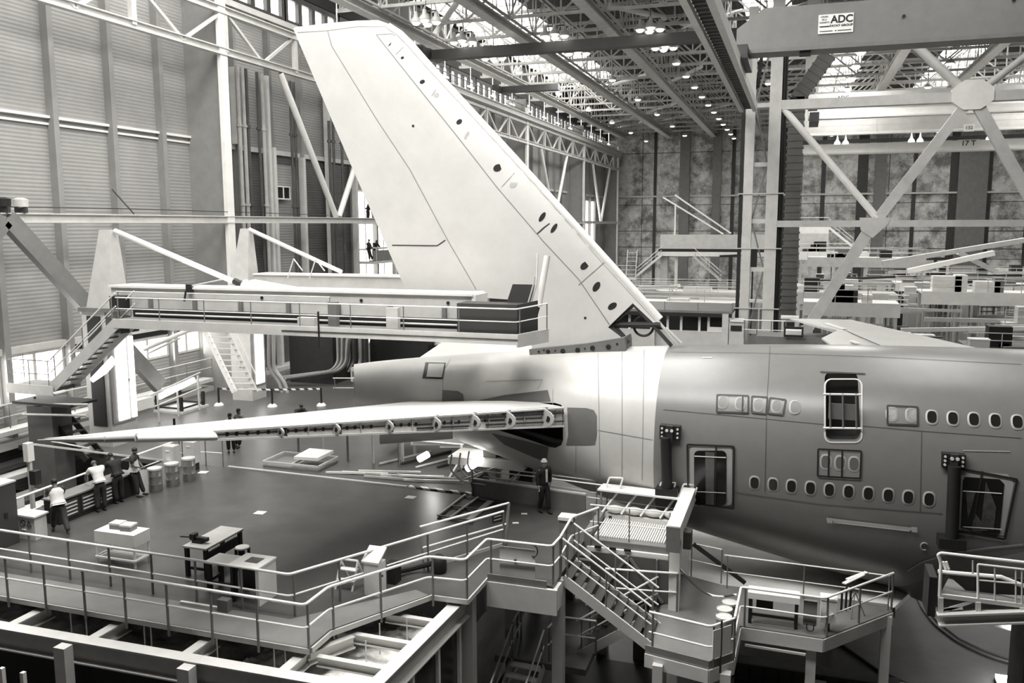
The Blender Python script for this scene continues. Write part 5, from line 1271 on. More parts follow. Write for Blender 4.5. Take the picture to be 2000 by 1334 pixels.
for k_ in range(2): M().box(-22.85, -22.82, 19.55+0.02*k_, 19.95, ZD+0.55-0.45*k_+0.2, ZD+0.9-0.45*k_+0.2).build('notice', STEEL, t)

# ================================================================ tail docking gantries on the left
LITP = STEEL
def frustum(x0, x1, y0, y1, z0, a0, a1, b0, b1, z1):
    vs = [(x0, y0, z0), (x1, y0, z0), (x1, y1, z0), (x0, y1, z0), (a0, b0, z1), (a1, b0, z1), (a1, b1, z1), (a0, b1, z1)]
    return M().add(vs, [(3, 2, 1, 0), (4, 5, 6, 7), (0, 1, 5, 4), (1, 2, 6, 5), (2, 3, 7, 6), (3, 0, 4, 7)])
t = thing('docking_tower', 'near docking tower with two lit vertical tubes and a tapered pylon', 'tower', (-28.5, 29.7, 3))
M().box(-29.1, -27.88, 29.0, 30.5, 3.0, 11.05).build('shaft', STEEL, t)
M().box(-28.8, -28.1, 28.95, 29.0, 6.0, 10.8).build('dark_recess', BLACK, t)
frustum(-28.85, -27.6, 29.0, 30.2, 11.05, -28.15, -27.55, 29.3, 29.7, 14.45).build('pylon', STEEL, t)
M().box(-29.2, -27.5, 28.9, 30.5, 10.98, 11.15).build('cap_plate', MID, t)
f = M().box(-27.88, -27.80, 29.05, 30.45, 6.1, 9.9).build('lamp_housing', POSTM, t)
for y0, y1 in ((29.35, 29.95), (30.12, 30.38)): M().box(-27.80, -27.72, y0, y1, 6.2, 9.8).build('tube_light', TUBE, f)
M().tube((-27.8, 30.03, 7.9), (-27.76, 30.03, 7.9), 0.06, 8).build('bolt_hole', BLACK, t)
t = thing('docking_tower', 'far docking tower with a tapered pylon and one lit vertical tube', 'tower', (-28.6, 39.8, ZD))
M().box(-29.3, -28.02, 39.3, 40.6, ZD, 11.1).build('shaft', STEEL, t)
frustum(-29.2, -28.0, 39.3, 40.4, 11.1, -28.55, -28.05, 39.6, 40.0, 14.45).build('pylon', STEEL, t)
f = M().box(-28.02, -27.95, 39.35, 40.55, 5.9, 9.6).build('lamp_housing', POSTM, t); M().box(-27.95, -27.87, 39.6, 40.3, 6.0, 9.5).build('tube_light', TUBE, f)
M().tube((-28.7, 39.25, 7.0), (-28.7, 39.3, 7.0), 0.06, 8).build('bolt_hole', BLACK, t)

t = thing('docking_gantry', 'near docking gantry arm with walkway and dark cab reaching to the fin', 'gantry', (-18, 27.5, 10.6))
M().box(-26.3, -10.7, 27.8, 28.9, 11.32, 12.18).build('box_girder', STEEL, t)
M().box(-26.35, -10.65, 27.7, 29.0, 12.16, 12.24).build('top_flange', WHITE, t); M().box(-26.3, -10.7, 27.75, 27.8, 11.28, 11.36).build('lower_flange', MID, t)
M().box(-10.7, -10.55, 27.75, 28.95, 11.32, 12.2).build('end_plate', WHITE, t)
for i in range(7): M().box(-24.4+2.1*i, -24.25+2.1*i, 27.68, 27.8, 11.34, 11.75).build('stiffener', MID, t)
for x in (-19.2, -15.0, -11.6): M().tube((x, 27.76, 11.9), (x, 27.8, 11.9), 0.06, 10).build('port_hole', BLACK, t)
M().box(-25.0, -8.6, 26.5, 27.9, 10.95, 11.03).build('walkway_floor', MID, t)
M().box(-25.0, -8.6, 26.45, 26.52, 10.70, 11.05).build('fascia', STEEL, t); M().box(-17.5, -8.6, 26.42, 26.45, 10.86, 10.89).build('fascia_line', DARK, t)
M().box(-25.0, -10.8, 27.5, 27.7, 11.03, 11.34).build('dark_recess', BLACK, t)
for z, r in ((11.17, 0.035),): M().tube((-24.8, 27.42, z), (-11, 27.42, z), r, 8).build('service_pipe', STEEL, t)
M().prism([(-8.6, 26.45, 10.62), (-8.6, 26.45, 11.05), (-7.85, 27.5, 11.15), (-7.85, 27.5, 10.7)], (-0.06, 0.04, 0)).build('fascia', STEEL, t)
M().slab([(-8.7, 26.5), (-7.9, 27.5), (-8.6, 28.6), (-9.5, 28.6)], 10.9, 10.98).build('end_floor', MID, t)
CABM = mat('cab_brown', 0.05, 0.55, var=0.08)
M().box(-10.85, -8.72, 26.75, 27.6, 11.04, 12.0).build('cab', CABM, t); M().prism([(-8.72, 26.75, 11.04), (-8.72, 26.75, 12.0), (-8.2, 27.4, 12.1), (-8.2, 27.4, 11.1)], (-0.05, 0.04, 0)).build('cab_side', CABM, t)
M().prism([(-9.35, 27.5, 11.95), (-8.5, 27.5, 11.95), (-8.35, 27.5, 12.62), (-9.12, 27.5, 12.62)], (0, 0.06, 0)).build('raised_panel', CABM, t)
for x, w, z1 in ((-15.9, 0.35, 11.9), (-13.6, 0.45, 11.75)): M().box(x, x+w, 26.95, 27.15, 11.03, z1).build('locker', MID if w < .4 else STEEL, t)
M().box(-17.2, -16.5, 27.0, 27.3, 11.03, 11.3).build('tool_box', STEEL, t); M().box(-16.0, -15.95, 26.4, 26.45, 10.3, 11.6).build('cable_drop', BLACK, t)
M().prism([(-26.3, 27.4, 11.0), (-25.2, 27.0, 10.95), (-25.2, 27.0, 10.4), (-26.3, 27.4, 10.5)], (0, 1.0, 0)).build('root_bracket', DARK, t)
M().box(-25.95, -25.3, 27.3, 27.75, 11.35, 11.85).build('control_box', BLACK, t)
railing([(-24.9, 26.5, 11.03), (-8.65, 26.5, 11.03), (-7.9, 27.45, 11.15)], 'long thin railing of the near gantry walkway', h=0.85, r=0.024, step=2.0, n=8)
railing([(-25.9, 27.62, 11.03), (-16.2, 27.62, 11.03)], 'second thin rail along the near gantry box girder', h=0.98, r=0.02, step=9.5, rails=1, n=6)
t = thing('padded_mast', 'white padded tube standing against the fin beside the gantry cab', 'mast', (-8, 28.0, 10.7))
M().tube(at(1052, 598, 'Y', 27.6), at(1069, 500, 'Y', 27.9), 0.11, 12).build('padding', WHITE, t, True); M().tube(at(1041, 640, 'Y', 27.5), at(1052, 600, 'Y', 27.6), 0.05, 8).build('stand', DARK, t)
M().path([at(1035, 600, 'Y', 27.5), at(1048, 555, 'Y', 27.5), at(1050, 495, 'Y', 27.5)], 0.03, 8).build('rail', WHITE, t); M().path([at(1030, 598, 'Y', 27.4), at(1042, 556, 'Y', 27.4), at(1044, 540, 'Y', 27.4)], 0.03, 8).build('rail', STEEL, t)
t = thing('docking_gantry', 'far docking gantry arm behind the tail fin', 'gantry', (-18, 39.5, 11.3))
M().box(-27.6, -15.0, 39.3, 40.4, 11.0, 12.02).build('box_girder', STEEL, t); M().box(-27.6, -15.0, 39.2, 40.5, 12.0, 12.08).build('top_flange', WHITE, t)
M().box(-25.5, -14.8, 38.7, 39.3, 10.5, 10.9).build('walkway_floor', STEEL, t)
for x in (-25.2, -23.9): M().path(bend([(x, 38.8, 11.9), (x+0.4, 38.8, 12.9), (x+0.9, 38.8, 12.3)], 0.05), 0.035, 6).build('hoop', WHITE, t)
solo('stay_tube', M().tube((-27.5, 29.5, 14.4), (-20.9, 29, 12.25), 0.11, 10), WHITE, 'white stay tube from the near pylon down to its gantry arm', 'stay', smooth=True)
solo('stay_tube', M().tube((-28.1, 39.8, 14.4), (-22.6, 39.8, 12.2), 0.11, 10), WHITE, 'white stay tube from the far pylon down to its gantry arm', 'stay', smooth=True)
t = thing('stay_socket', 'pale socket fitting where the near stay tube meets the arm', 'fitting', (-20.5, 28.8, 12.2))
M().lathe((-20.6, 28.8, 12.2), [(0.25, 0), (0.2, 0.15), (0.08, 0.3)], 12).build('cone', STEEL, t, True); M().tube((-21.3, 29, 12.42), (-20.9, 29, 12.28), 0.13, 10).build('sleeve', BLACK, t); M().prism([(-20.9, 28.8, 12.24), (-18.5, 28.8, 12.24), (-20.4, 28.8, 12.5)], (0, 0.3, 0)).build('fairing', STEEL, t)
t = thing('fitting_clamp', 'dark clamp on the near gantry girder with a small handle', 'clamp', (-22.4, 27.8, 12.2))
M().boxr((-22.4, 27.7, 12.05), 0.25, 0.15, 0.3).build('body', BLACK, t); M().tube((-22.5, 27.6, 12.1), (-22.6, 27.6, 11.7), 0.04, 6).build('lever', BLACK, t); M().tube((-22.3, 27.7, 12.3), (-21.0, 27.8, 12.55), 0.03, 6).build('rod', STEEL, t)
# stairs and intermediate platform on the near tower
stairs('tower_stairs', 'steep stairs climbing right to the near gantry walkway', (-24.9, 27.0, 11.0), (-28.35, 27.0, 8.25), 1.0, 12, thick=0.42, mt=STEEL, tread=DARK)
solo('stair_lamp', M().prism([(-26.35, 26.46, 8.62), (-25.2, 26.46, 9.6), (-25.0, 26.46, 9.35), (-25.5, 26.46, 8.9), (-26.2, 26.46, 8.5)], (0, -0.03, 0)), TUBE, 'brightly lit panel under the near tower stairs', 'lamp')
t = thing('stair_platform', 'small dark-railed platform at the foot of the tower stairs', 'platform', (-29.4, 27, 8.0))
M().box(-30.6, -28.2, 26.4, 27.8, 8.0, 8.15).build('floor_plate', MID, t); M().box(-30.6, -28.2, 26.35, 26.4, 7.85, 8.25).build('fascia', STEEL, t); M().box(-30.2, -27.2, 26.2, 27.6, 7.45, 7.55).build('lower_tray', BLACK, t)
M().tube((-30.0, 26.3, 7.4), (-26.5, 26.4, 7.6), 0.05, 8).build('curved_rail', STEEL, t); M().tube((-29.8, 26.3, 7.0), (-26.6, 26.4, 7.15), 0.05, 8).build('curved_rail', STEEL, t)
railing([(-28.3, 26.4, 8.15), (-30.5, 26.4, 8.15), (-31.0, 27.6, 8.15)], 'thin dark railing of the small platform at the far left', h=1.1, r=0.022, step=0.9, mt=MID, n=6)
stairs('tower_stairs', 'dark lower flight going down right to the tower base', (-29.9, 27.4, 7.6), (-27.3, 27.4, 5.2), 0.9, 9, mt=BLACK, tread=DARK, rail=False)
solo('buffer_box', M().box(-29.9, -28.6, 26.6, 27.6, 3.1, 7.3), mat('buffer_grey', 0.10, 0.5, var=0.2), 'dark upright box below the small platform at the far left', 'box')
t = thing('background_stairs', 'open stairs with pale treads under the near gantry, right of the tower', 'stairs', (-25.5, 36, 7))
a0, b0 = at(398, 640, 'Y', 35.5), at(458, 766, 'Y', 35.5); a1, b1 = at(442, 642, 'Y', 36.4), at(488, 705, 'Y', 36.4)
b1 = a1+(b0-a0)
M().bar(a0, b0, 0.08, 0.3).build('stringer', WHITE, t); M().bar(a1, b1, 0.08, 0.2).build('stringer', STEEL, t)
for i in range(11): M().bar(a0.lerp(b0, (i+.5)/11), a1.lerp(b1, (i+.5)/11), 0.3, 0.04).build('tread', STEEL, t)
M().tube(a1+V((0, 0, 0.9)), b1+V((0, 0, 0.9)), 0.03, 6).build('hand_rail', STEEL, t)
solo('slanting_tube', M().tube(at(282, 682, 'Y', 34), at(380, 640, 'Y', 34), 0.11, 10).tube(at(290, 690, 'Y', 34.2), at(352, 660, 'Y', 34.2), 0.05, 8), WHITE, 'white slanting tube under the near gantry beside the lit tower', 'tube', smooth=True)
# low machinery lines along the left wall
for i, (x, z, m_, lab) in enumerate(((-32.2, 5.9, STEEL, 'long pale duct line nearest the left wall'), (-31.6, 4.6, DARK, 'long dark conveyor line near the left wall'), (-31.0, 4.3, STEEL, 'long grey conveyor line near the left wall'),
                                     (-29.6, 3.8, MID, 'long grey track line left of the near tower'), (-28.2, 3.7, STEEL, 'long pale track line left of the near tower'), (-26.6, 3.5, DARK, 'long dark track line at the far left'))):
    solo('conveyor_line', M().box(x-0.35, x+0.35, 16, 27.9 if x > -31 else 41, z-0.2, z), m_, lab, 'conveyor')
solo('low_parapet', M().box(-23.6, -23.4, 16, 27.6, 3.1, 4.4), MID, 'low grey parapet below the left deck railing', 'parapet')
railing([(-31.9, 24, 6.0), (-31.9, 34.5, 6.0), (-31.9, 41, 6.0)], 'grey railing in front of the strip windows at the far left', h=1.05, r=0.03, step=1.9, mt=STEEL, n=6)
# lit tube rail beside the near tower, table-like frame and barrier posts on the far deck
p, q = at(283, 795, 'Z', 6.0), at(362, 747, 'Z', 6.4)
t = thing('lamp_rail', 'bright tube lamp fixed along a rail right of the near tower', 'lamp', (p.x, p.y, ZD))
p = V((-29.3, 33.6, 6.35)); q = V((-29.3, 36.2, 6.75))
M().bar(p, q, 0.12, 0.26).build('tube_light', TUBE, t); M().tube(p+V((0, -2, 0.0)), q+V((0, 0.5, 0.3)), 0.04, 8).build('rail', STEEL, t); M().tube(p+V((0, -2, -0.55)), q+V((0, 0.5, -0.5)), 0.04, 8).build('rail', STEEL, t)
for y in (32.0, 33.5, 34.9, 36.5): M().tube((-29.3, y, ZD), (-29.3, y, 6.5+(y-33)*0.12), 0.05, 8).build('post', STEEL, t)
M().box(-29.5, -29.1, 31.0, 33.0, 6.0, 6.5).build('lit_panel', WHITE, t)
t = thing('lifting_table', 'low dark four-post frame on a pale base right of the near tower', 'frame', (-30, 36, ZD))
M().box(-31.2, -29.4, 35.3, 37.4, ZD, ZD+0.12).build('base', STEEL, t); M().box(-30.8, -29.8, 35.7, 37.0, ZD+0.12, ZD+0.16).build('plate', WHITE, t)
for x in (-31.1, -29.6):
    for y in (35.5, 37.2): M().box(x-0.07, x+0.07, y-0.07, y+0.07, ZD+0.12, ZD+0.85).build('post', BLACK, t)
for a, b in (((-31.1, 35.5), (-29.6, 35.5)), ((-31.1, 37.2), (-29.6, 37.2)), ((-31.1, 35.5), (-31.1, 37.2)), ((-29.6, 35.5), (-29.6, 37.2))): M().bar((a[0], a[1], ZD+0.25), (b[0], b[1], ZD+0.25), 0.07, 0.08).build('side_bar', BLACK, t)
pts_ = [(-29.0, 37.7), (-26.1, 38.3), (-23.75, 39.3), (-26.2, 30.9)]
for i, (x, y) in enumerate(pts_):
    t = thing('barrier_post', ['black barrier post with white foot in front of the far tower', 'black barrier post with white foot right of the far tower', 'black barrier post with white foot before the bent pipes', 'black barrier post behind the near tailplane tip'][i], 'post', (x, y, ZD), 'barrier posts')
    M().tube((x, y, ZD), (x, y, ZD+0.98), 0.055, 8).build('pole', BLACK, t); M().lathe((x, y, ZD), [(0.26, 0), (0.26, 0.05), (0.16, 0.16)], 14).build('foot', WHITE, t, True)
for i in (0, 1): solo('barrier_tape', M().bar((*pts_[i], ZD+0.93), (*pts_[i+1], ZD+0.93), 0.02, 0.09), STRIPE, ['striped barrier tape in front of the far tower', 'striped barrier tape before the bent pipes'][i], 'tape')
# bent pipe bundle and equipment beyond
for i in range(6):
    o = 0.22*i; x0 = -26.6
    P = [(-22.6-o*0.1, 46.6, 9.2-o*0.5), (-24.9+o*0.9, 45.6, 9.0-o*0.55), (-25.9+o*0.75, 44.9, 8.9-o*0.7), (-25.9+o*0.6, 44.9, 6.5), (-26.2+o*0.5, 44.6, 6.0), (-29.2+o*0.5, 43.6, 5.6-o*0.05)]
    solo('bent_pipe', M().path(bend(P, 0.7, 6), 0.085, 8), PIPE if i % 2 else PIPEW, 'bent service pipe of the bundle left of the tail cone, %s from outside' % ORD[i], 'pipe', 'bent pipe bundle', smooth=True)
for i, (x, z0) in enumerate(((525, 4), (535, 4))):
    P = [at(x, 630, 'Y', 42), at(x, 720, 'Y', 42), at(x+22, 748, 'Y', 42), at(x+28, 775, 'Y', 42)]
    solo('down_pipe', M().path(bend(P, 0.4), 0.11, 8), PIPEW, ['cranked pale down pipe right of the lit tube, outer one', 'cranked pale down pipe right of the lit tube, inner one'][i], 'pipe', smooth=True)
for i, x in enumerate((655, 668, 680, 690, 703, 712)):
    p = at(x, 660, 'Y', 47); M_ = M().path(bend([(p.x, 47, 9.6), (p.x, 47, 6.2), (p.x-0.1, 46.4, 5.6)], 0.3), 0.12, 8)
    solo('riser_pipe', M_, PIPEW if i % 2 == 0 else PIPE, 'upright riser pipe just left of the tail cone, %s from the left' % ORD[i], 'pipe', 'riser pipes by the tail cone', smooth=True)
solo('machine_block', M().box(-25.5, -21.5, 48.2, 50, ZD, 9.3), BLACK, 'black machinery block behind the pipes left of the tail cone', 'machine')
solo('machine_block', M().box(-29.3, -26.3, 45.0, 49.5, ZD, 8.0), DARK, 'dark machinery block behind the far tower', 'machine')
t = thing('pump_cabinet', 'pale pump cabinet beside the bent pipes', 'cabinet', (-24, 43, ZD)); M().box(-23.9, -23.2, 42.8, 43.2, ZD+0.7, ZD+1.5).build('housing', STEEL, t); M().box(-23.8, -23.3, 42.75, 42.8, ZD+1.0, ZD+1.3).build('door', MID, t); M().box(-23.8, -23.3, 42.9, 43.1, ZD, ZD+0.7).build('stand', DARK, t)
for i, x in enumerate((-22.7, -22.1)):
    t = thing('switch_box', 'small pale switch box on a stand left of the tail cone, %s one' % ('left', 'right')[i], 'box', (x, 42, ZD)); M().box(x-.2, x+.2, 41.9, 42.1, ZD+0.5, ZD+1.0).build('housing', STEEL, t); M().box(x-.12, x+.12, 41.88, 41.9, ZD+0.7, ZD+0.9).build('door', MID, t); M().tube((x, 42, ZD), (x, 42, ZD+.5), 0.03, 6).build('stand', DARK, t)
railing([(-24.3, 41.5, ZD), (-21.0, 42.5, ZD)], 'pale railing in front of the switch boxes', h=1.1, r=0.03, step=1.1, n=6)
t = thing('round_tank', 'round dark tank with lamp stand behind the tail cone', 'tank', (-19.8, 50, ZD)); M().lathe((-19.8, 50.5, ZD), [(2.0, 0), (2.0, 2.0), (1.95, 2.02)], 28).build('shell', DARK, t, True); M().lathe((-19.8, 50.5, ZD+2.0), [(2.05, 0), (2.05, 0.12)], 28).build('rim', STEEL, t); M().tube((-20.0, 49.5, ZD+2.1), (-20.0, 49.5, ZD+4.2), 0.06, 8).build('stand', WHITE, t); M().box(-20.7, -19.3, 49.4, 49.6, ZD+4.2, ZD+4.4).build('lamp_bar', WHITE, t); M().box(-21.6, -20.4, 49.2, 50.2, ZD+2.02, ZD+2.2).build('hatch', STEEL, t)
solo('dark_curtain', M().box(-19.0, -15.0, 52.5, 52.7, ZD, 10.5), BLACK, 'black hanging curtain behind the tail cone', 'curtain')
# items under the tail: crates and tools lit from the right
stuff_px = [((500, 890), 'Y', 29.2), ((540, 880), 'Y', 30.0), ((700, 880), 'Y', 29.5)]
t = thing('crate_frame', 'pale open crate frame with a white liner under the tailplane', 'crate', (-18, 28.8, ZD))
M().box(-19.9, -17.4, 28.4, 29.9, ZD, ZD+0.06).build('base', MID, t)
for a, b in (((-19.9, 28.4), (-17.4, 28.4)), ((-19.9, 29.9), (-17.4, 29.9)), ((-19.9, 28.4), (-19.9, 29.9)), ((-17.4, 28.4), (-17.4, 29.9)), ((-18.6, 28.4), (-18.6, 29.9))): M().bar((a[0], a[1], ZD+0.2), (b[0], b[1], ZD+0.2), 0.06, 0.08).build('rail', STEEL, t)
M().prism([(-18.6, 28.6, ZD+0.35), (-17.6, 28.7, ZD+0.35), (-17.4, 29.6, ZD+0.45), (-18.5, 29.6, ZD+0.45)], (0, 0, 0.12)).build('liner', WHITE, t)
for i in range(7):
    a = V((-17.0+0.55*i, 28.3+0.28*(i % 3), ZD+0.06)); b = a+V((2.4, 0.5-0.4*(i % 2), 0.02))
    solo('frame_bar', M().bar(a, b, 0.07, 0.07), WHITE if i % 2 == 0 else STEEL, 'pale bar lying on the deck under the tail, %s from the left' % ORD[i], 'bar', 'bars lying under the tail')
for i in range(5):
    a = V((-15.6+0.8*i, 30.0+0.3*(i % 2), ZD+0.05)); b = a+V((1.2, 2.4, 0.0))
    solo('scaffold_tube', M().tube(a, b, 0.05, 8), DARK if i % 2 else STEEL, 'scaffold tube lying under the tail cone, %s from the left' % ORD[i], 'tube', 'scaffold tubes under the tail')
for i in range(5):
    x = -19.4+1.15*i; solo('thin_stand', M().tube((x, 30.2, ZD), (x, 30.2, ZD+1.6), 0.05, 8), STEEL if i % 2 else MID, 'thin upright stand under the near tailplane, %s from the left' % ORD[i], 'stand', 'stands under the tailplane')
t = thing('service_table', 'white service table under the tail cone', 'table', (-13.5, 31, ZD))
M().box(-15.0, -12.2, 30.6, 32.0, ZD+0.95, ZD+1.0).build('table_top', WHITE, t)
for x in (-14.9, -12.3):
    for y in (30.7, 31.9): M().box(x-.05, x+.05, y-.05, y+.05, ZD, ZD+.95).build('leg', STEEL, t)
t = thing('support_trestle', 'white support trestle with two bright work lights below the rear fuselage', 'trestle', (-11, 29.5, ZD))
M().box(-12.2, -9.2, 29.0, 30.4, ZD+0.62, ZD+0.9).build('top_beam', WHITE, t)
for x in (-11.9, -10.6, -9.4): M().bar((x-0.3, 29.2, ZD), (x, 29.6, ZD+.62), 0.12, 0.12).build('leg', STEEL, t)
for q0, q1 in ((at(818, 897, 'Y', 28.6), at(836, 887, 'Y', 28.6)), (at(912, 916, 'Y', 28.7), at(940, 898, 'Y', 28.7))):
    M().tube(q0, q1, 0.13, 12).build('work_light', TUBE, t, True)
    ld = bpy.data.lights.new('work_light_glow', 'POINT'); ld.energy = 60; ld.shadow_soft_size = 0.3; ld.specular_factor = 0.15; ld.color = (1.0, 0.985, 0.955)
    lo = bpy.data.objects.new('work_light_glow', ld); lo.location = (q0+q1)/2+V((-0.1, 0.9, 0.35)); COL.objects.link(lo)
M().box(-9.9, -9.0, 29.4, 30.2, ZD, ZD+.6).build('motor', DARK, t); M().box(-10.9, -10.4, 29.3, 29.9, ZD, ZD+1.5).build('mast', MID, t)
solo('nose_piece', M().tube(at(742, 857, 'Y', 25.6), at(884, 848, 'Y', 26.6), 0.19, 14, 0.16), WHITE, 'white rounded leading edge piece hanging below the tailplane spar', 'wing part', smooth=True)
for i in range(3):
    x = -16.2+1.3*i; solo('white_board', M().prism([(x, 31.5, ZD+0.5), (x+1.5, 31.8, ZD+0.55), (x+1.2, 33.4, ZD+0.9), (x-.3, 33.0, ZD+.85)], (0, 0, 0.06)), WHITE, 'tilted white board under the tail cone, %s from the left' % ORD[i], 'board', 'white boards under the tail cone')
t = thing('edge_plank', 'pale plank with a white label lying at the tailplane tip', 'plank', (-22, 24, ZD+.9))
M().bar(at(66, 868, 'X', -23.4), at(340, 902, 'Z', 5.6), 0.22, 0.06).build('plank_body', STEEL, t); M().bar(at(105, 868, 'X', -23.4)+V((0, 0, .1)), at(170, 878, 'X', -23.4)+V((0, 0, .06)), 0.2, 0.04).build('plank_label', WHITE, t)

# ================================================================ assembly docks in the deep bay
rnd = random.Random(11)
FARM = [STEEL, MID, WHITE, STEEL]
def dock(x0, x1, y0, y1, z, label, seedmat=STEEL, rail=True, legs=3, boxes=(), name='work_dock', fas=1.1):
    t = thing(name, label, 'dock', ((x0+x1)/2, (y0+y1)/2, 0), 'assembly docks in the deep bay')
    M().box(x0, x1, y0, y1, z-0.15, z).build('deck', seedmat, t)
    M().box(x0, x1, y0-0.08, y0, z-fas, z+0.05).build('fascia', seedmat, t)
    if rail:
        for h in (0.55, 1.1): M().bar((x0, y0, z+h), (x1, y0, z+h), 0.06, 0.06).build('hand_rail', WHITE, t); M().bar((x0, y1, z+h), (x1, y1, z+h), 0.06, 0.06).build('hand_rail', STEEL, t)
        k = max(2, int((x1-x0)/2.2))
        for i in range(k+1): M().bar((x0+(x1-x0)*i/k, y0, z), (x0+(x1-x0)*i/k, y0, z+1.1), 0.06, 0.06).build('post', STEEL, t)
    for i in range(legs):
        x = x0+0.3+(x1-x0-0.6)*i/max(1, legs-1)
        for y in (y0+.2, y1-.2): M().box(x-.12, x+.12, y-.12, y+.12, 0, z-0.15).build('leg', STEEL, t)
    for (a, b, h, m_) in boxes: M().box(x0+a, x0+b, y0+0.3, min(y1-.2, y0+1.6), z, z+h).build('equipment_box', m_, t)
    return t
def fstairs(a, b, label, w=1.0, mt=STEEL): return stairs('dock_stairs', label, a, b, w, 12, thick=0.3, mt=mt, tread=MID)
# control cabin with a flat roof just behind the fuselage back
t = thing('control_cabin', 'flat-roofed control cabin with windows just behind the fin root', 'cabin', (-7, 61, 0))
x0, x1, y0, y1 = -12.8, -4.3, 58.0, 64
M().box(x0, x1, y0, y1, 0, 7.55).build('lower_wall', STEEL, t); M().box(x0, x1+0.3, y0-0.5, y1, 8.75, 8.95).build('cabin_roof', MID, t); M().box(x0, x1+0.3, y0-0.55, y0-0.45, 8.55, 8.8).build('roof_edge', BLACK, t)
M().box(x0, x1, y0+.1, y0+.15, 7.55, 8.75).build('pane', GLASS, t)
for x in (-12.2, -10.9, -9.3, -8.3, -7.4, -6.2, -5.6, -4.4): M().box(x, x+.16, y0-.02, y0+.1, 7.5, 8.75).build('mullion', WHITE, t)
M().box(-5.6, -4.5, y0-.03, y0+.02, 7.5, 7.85).build('sill_panel', WHITE, t)
M().box(-4.6, -4.2, y0-.6, y0-.2, 0, 8.8).build('corner_post', STEEL, t); M().box(-9.3, -9.0, y0-.6, y0-.3, 0, 8.8).build('corner_post', STEEL, t)
railing([(-12.8, 57.6, 8.95), (-4.0, 57.6, 8.95)], 'low rail on the flat cabin roof behind the fin root', h=0.55, r=0.03, step=2.4, n=6, rails=1)
t = thing('switch_cabinet', 'tall pale cabinet with a dark display right of the control cabin', 'cabinet', (-3.8, 57, 0))
M().box(-4.15, -3.2, 57.5, 58.4, 4, 8.3).build('body', STEEL, t); M().box(-4.05, -3.35, 57.45, 57.5, 7.7, 8.05).build('display', BLACK, t); M().box(-4.1, -3.25, 57.4, 58.5, 8.3, 8.45).build('cabinet_top', WHITE, t)
t = thing('switch_cabinet', 'pale cabinet with a dark display right of the mast foot', 'cabinet', (0, 57, 0))
M().box(-0.9, 0.1, 57.5, 58.4, 4, 8.6).build('body', STEEL, t); M().box(-.75, -.1, 57.45, 57.5, 8.05, 8.4).build('display', BLACK, t); M().box(-.95, .15, 57.4, 58.5, 8.6, 8.72).build('cabinet_top', WHITE, t)
dock(-14.5, -4.0, 66, 70, 8.6, 'pale dock deck with clutter behind the flat cabin roof', WHITE, boxes=((0.5, 1.6, .8, DARK), (2.2, 2.9, .5, STEEL), (5, 6.6, .35, WHITE)))
dock(-24, -6, 96, 101, 7.2, 'low pale dock below the far left gantry arm', STEEL, boxes=((1, 2.5, 1.8, DARK), (3.2, 4.2, 1.6, WHITE), (7, 9, .6, STEEL), (12, 15, .5, WHITE)))
# far gantry like the near ones
t = thing('far_gantry', 'distant pale docking gantry arm left of the mast', 'gantry', (-13, 120, 0))
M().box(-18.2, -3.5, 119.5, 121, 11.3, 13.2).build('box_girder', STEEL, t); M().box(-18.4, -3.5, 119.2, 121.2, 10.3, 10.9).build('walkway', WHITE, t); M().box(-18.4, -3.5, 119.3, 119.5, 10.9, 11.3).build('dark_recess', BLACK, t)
M().box(-18.2, -17.2, 119.8, 120.8, 0, 10.3).build('leg', STEEL, t); M().box(-16.2, -15.8, 119.8, 120.2, 0, 10.3).build('leg', WHITE, t)
for a, b in (((-18.0, 19.3-1), (-9.8, 13.3)), ((-16.4, 18.6), (-8.8, 13.4))): M().bar((a[0], 120, a[1]), (b[0], 120, b[1]), 0.16, 0.2).build('stay', WHITE, t)
M().bar((-16.3, 120, 13.2), (-16.3, 120, 17.4), 0.18, 0.18).build('strut', WHITE, t)
fstairs((-17.8, 119, 10.6), (-21.3, 119, 7.6), 'distant white stairs going down left from the far gantry arm', mt=WHITE)
fstairs((-13.5, 119, 10.4), (-9.8, 119, 7.2), 'distant grey stairs going down right from the far gantry arm')
t = thing('ladder_tower', 'small white ladder tower left of the distant stairs', 'ladder', (-22, 118, 0)); M().box(-24.5, -21.2, 118, 119.2, 7.0, 7.3).build('platform', WHITE, t)
for x in (-22.6, -21.3): M().bar((x, 118, 7.3), (x+.2, 118, 11.2), 0.12, 0.12).build('stile', WHITE, t)
for i in range(6): M().bar((-22.5, 118, 7.8+.6*i), (-21.2, 118, 7.8+.6*i), 0.06, 0.06).build('rung', WHITE, t)
for h in (0.6, 1.2, 1.8): M().bar((-24.5, 118, 7.2+h), (-21.2, 118, 7.2+h), 0.07, 0.07).build('rail', WHITE, t)
M().box(-22.4, -21.9, 118.3, 119, 0, 7).build('leg', DARK, t)
solo('hoist_unit', M().box(-6.2, -5.2, 117, 118, 8.6, 11.4).box(-5.8, -5.6, 117.4, 117.6, 0, 8.7).bar((-10, 117.5, 10.4), (-6, 117.5, 10.6), .2, .3), BLACK, 'black hoist unit beside the mast in the distance', 'hoist')
solo('stair_cabinet', M().box(-29.2, -27.8, 118, 119, 0, 10.6), WHITE, 'small pale cabinet at the foot of the dark corner wall', 'cabinet')
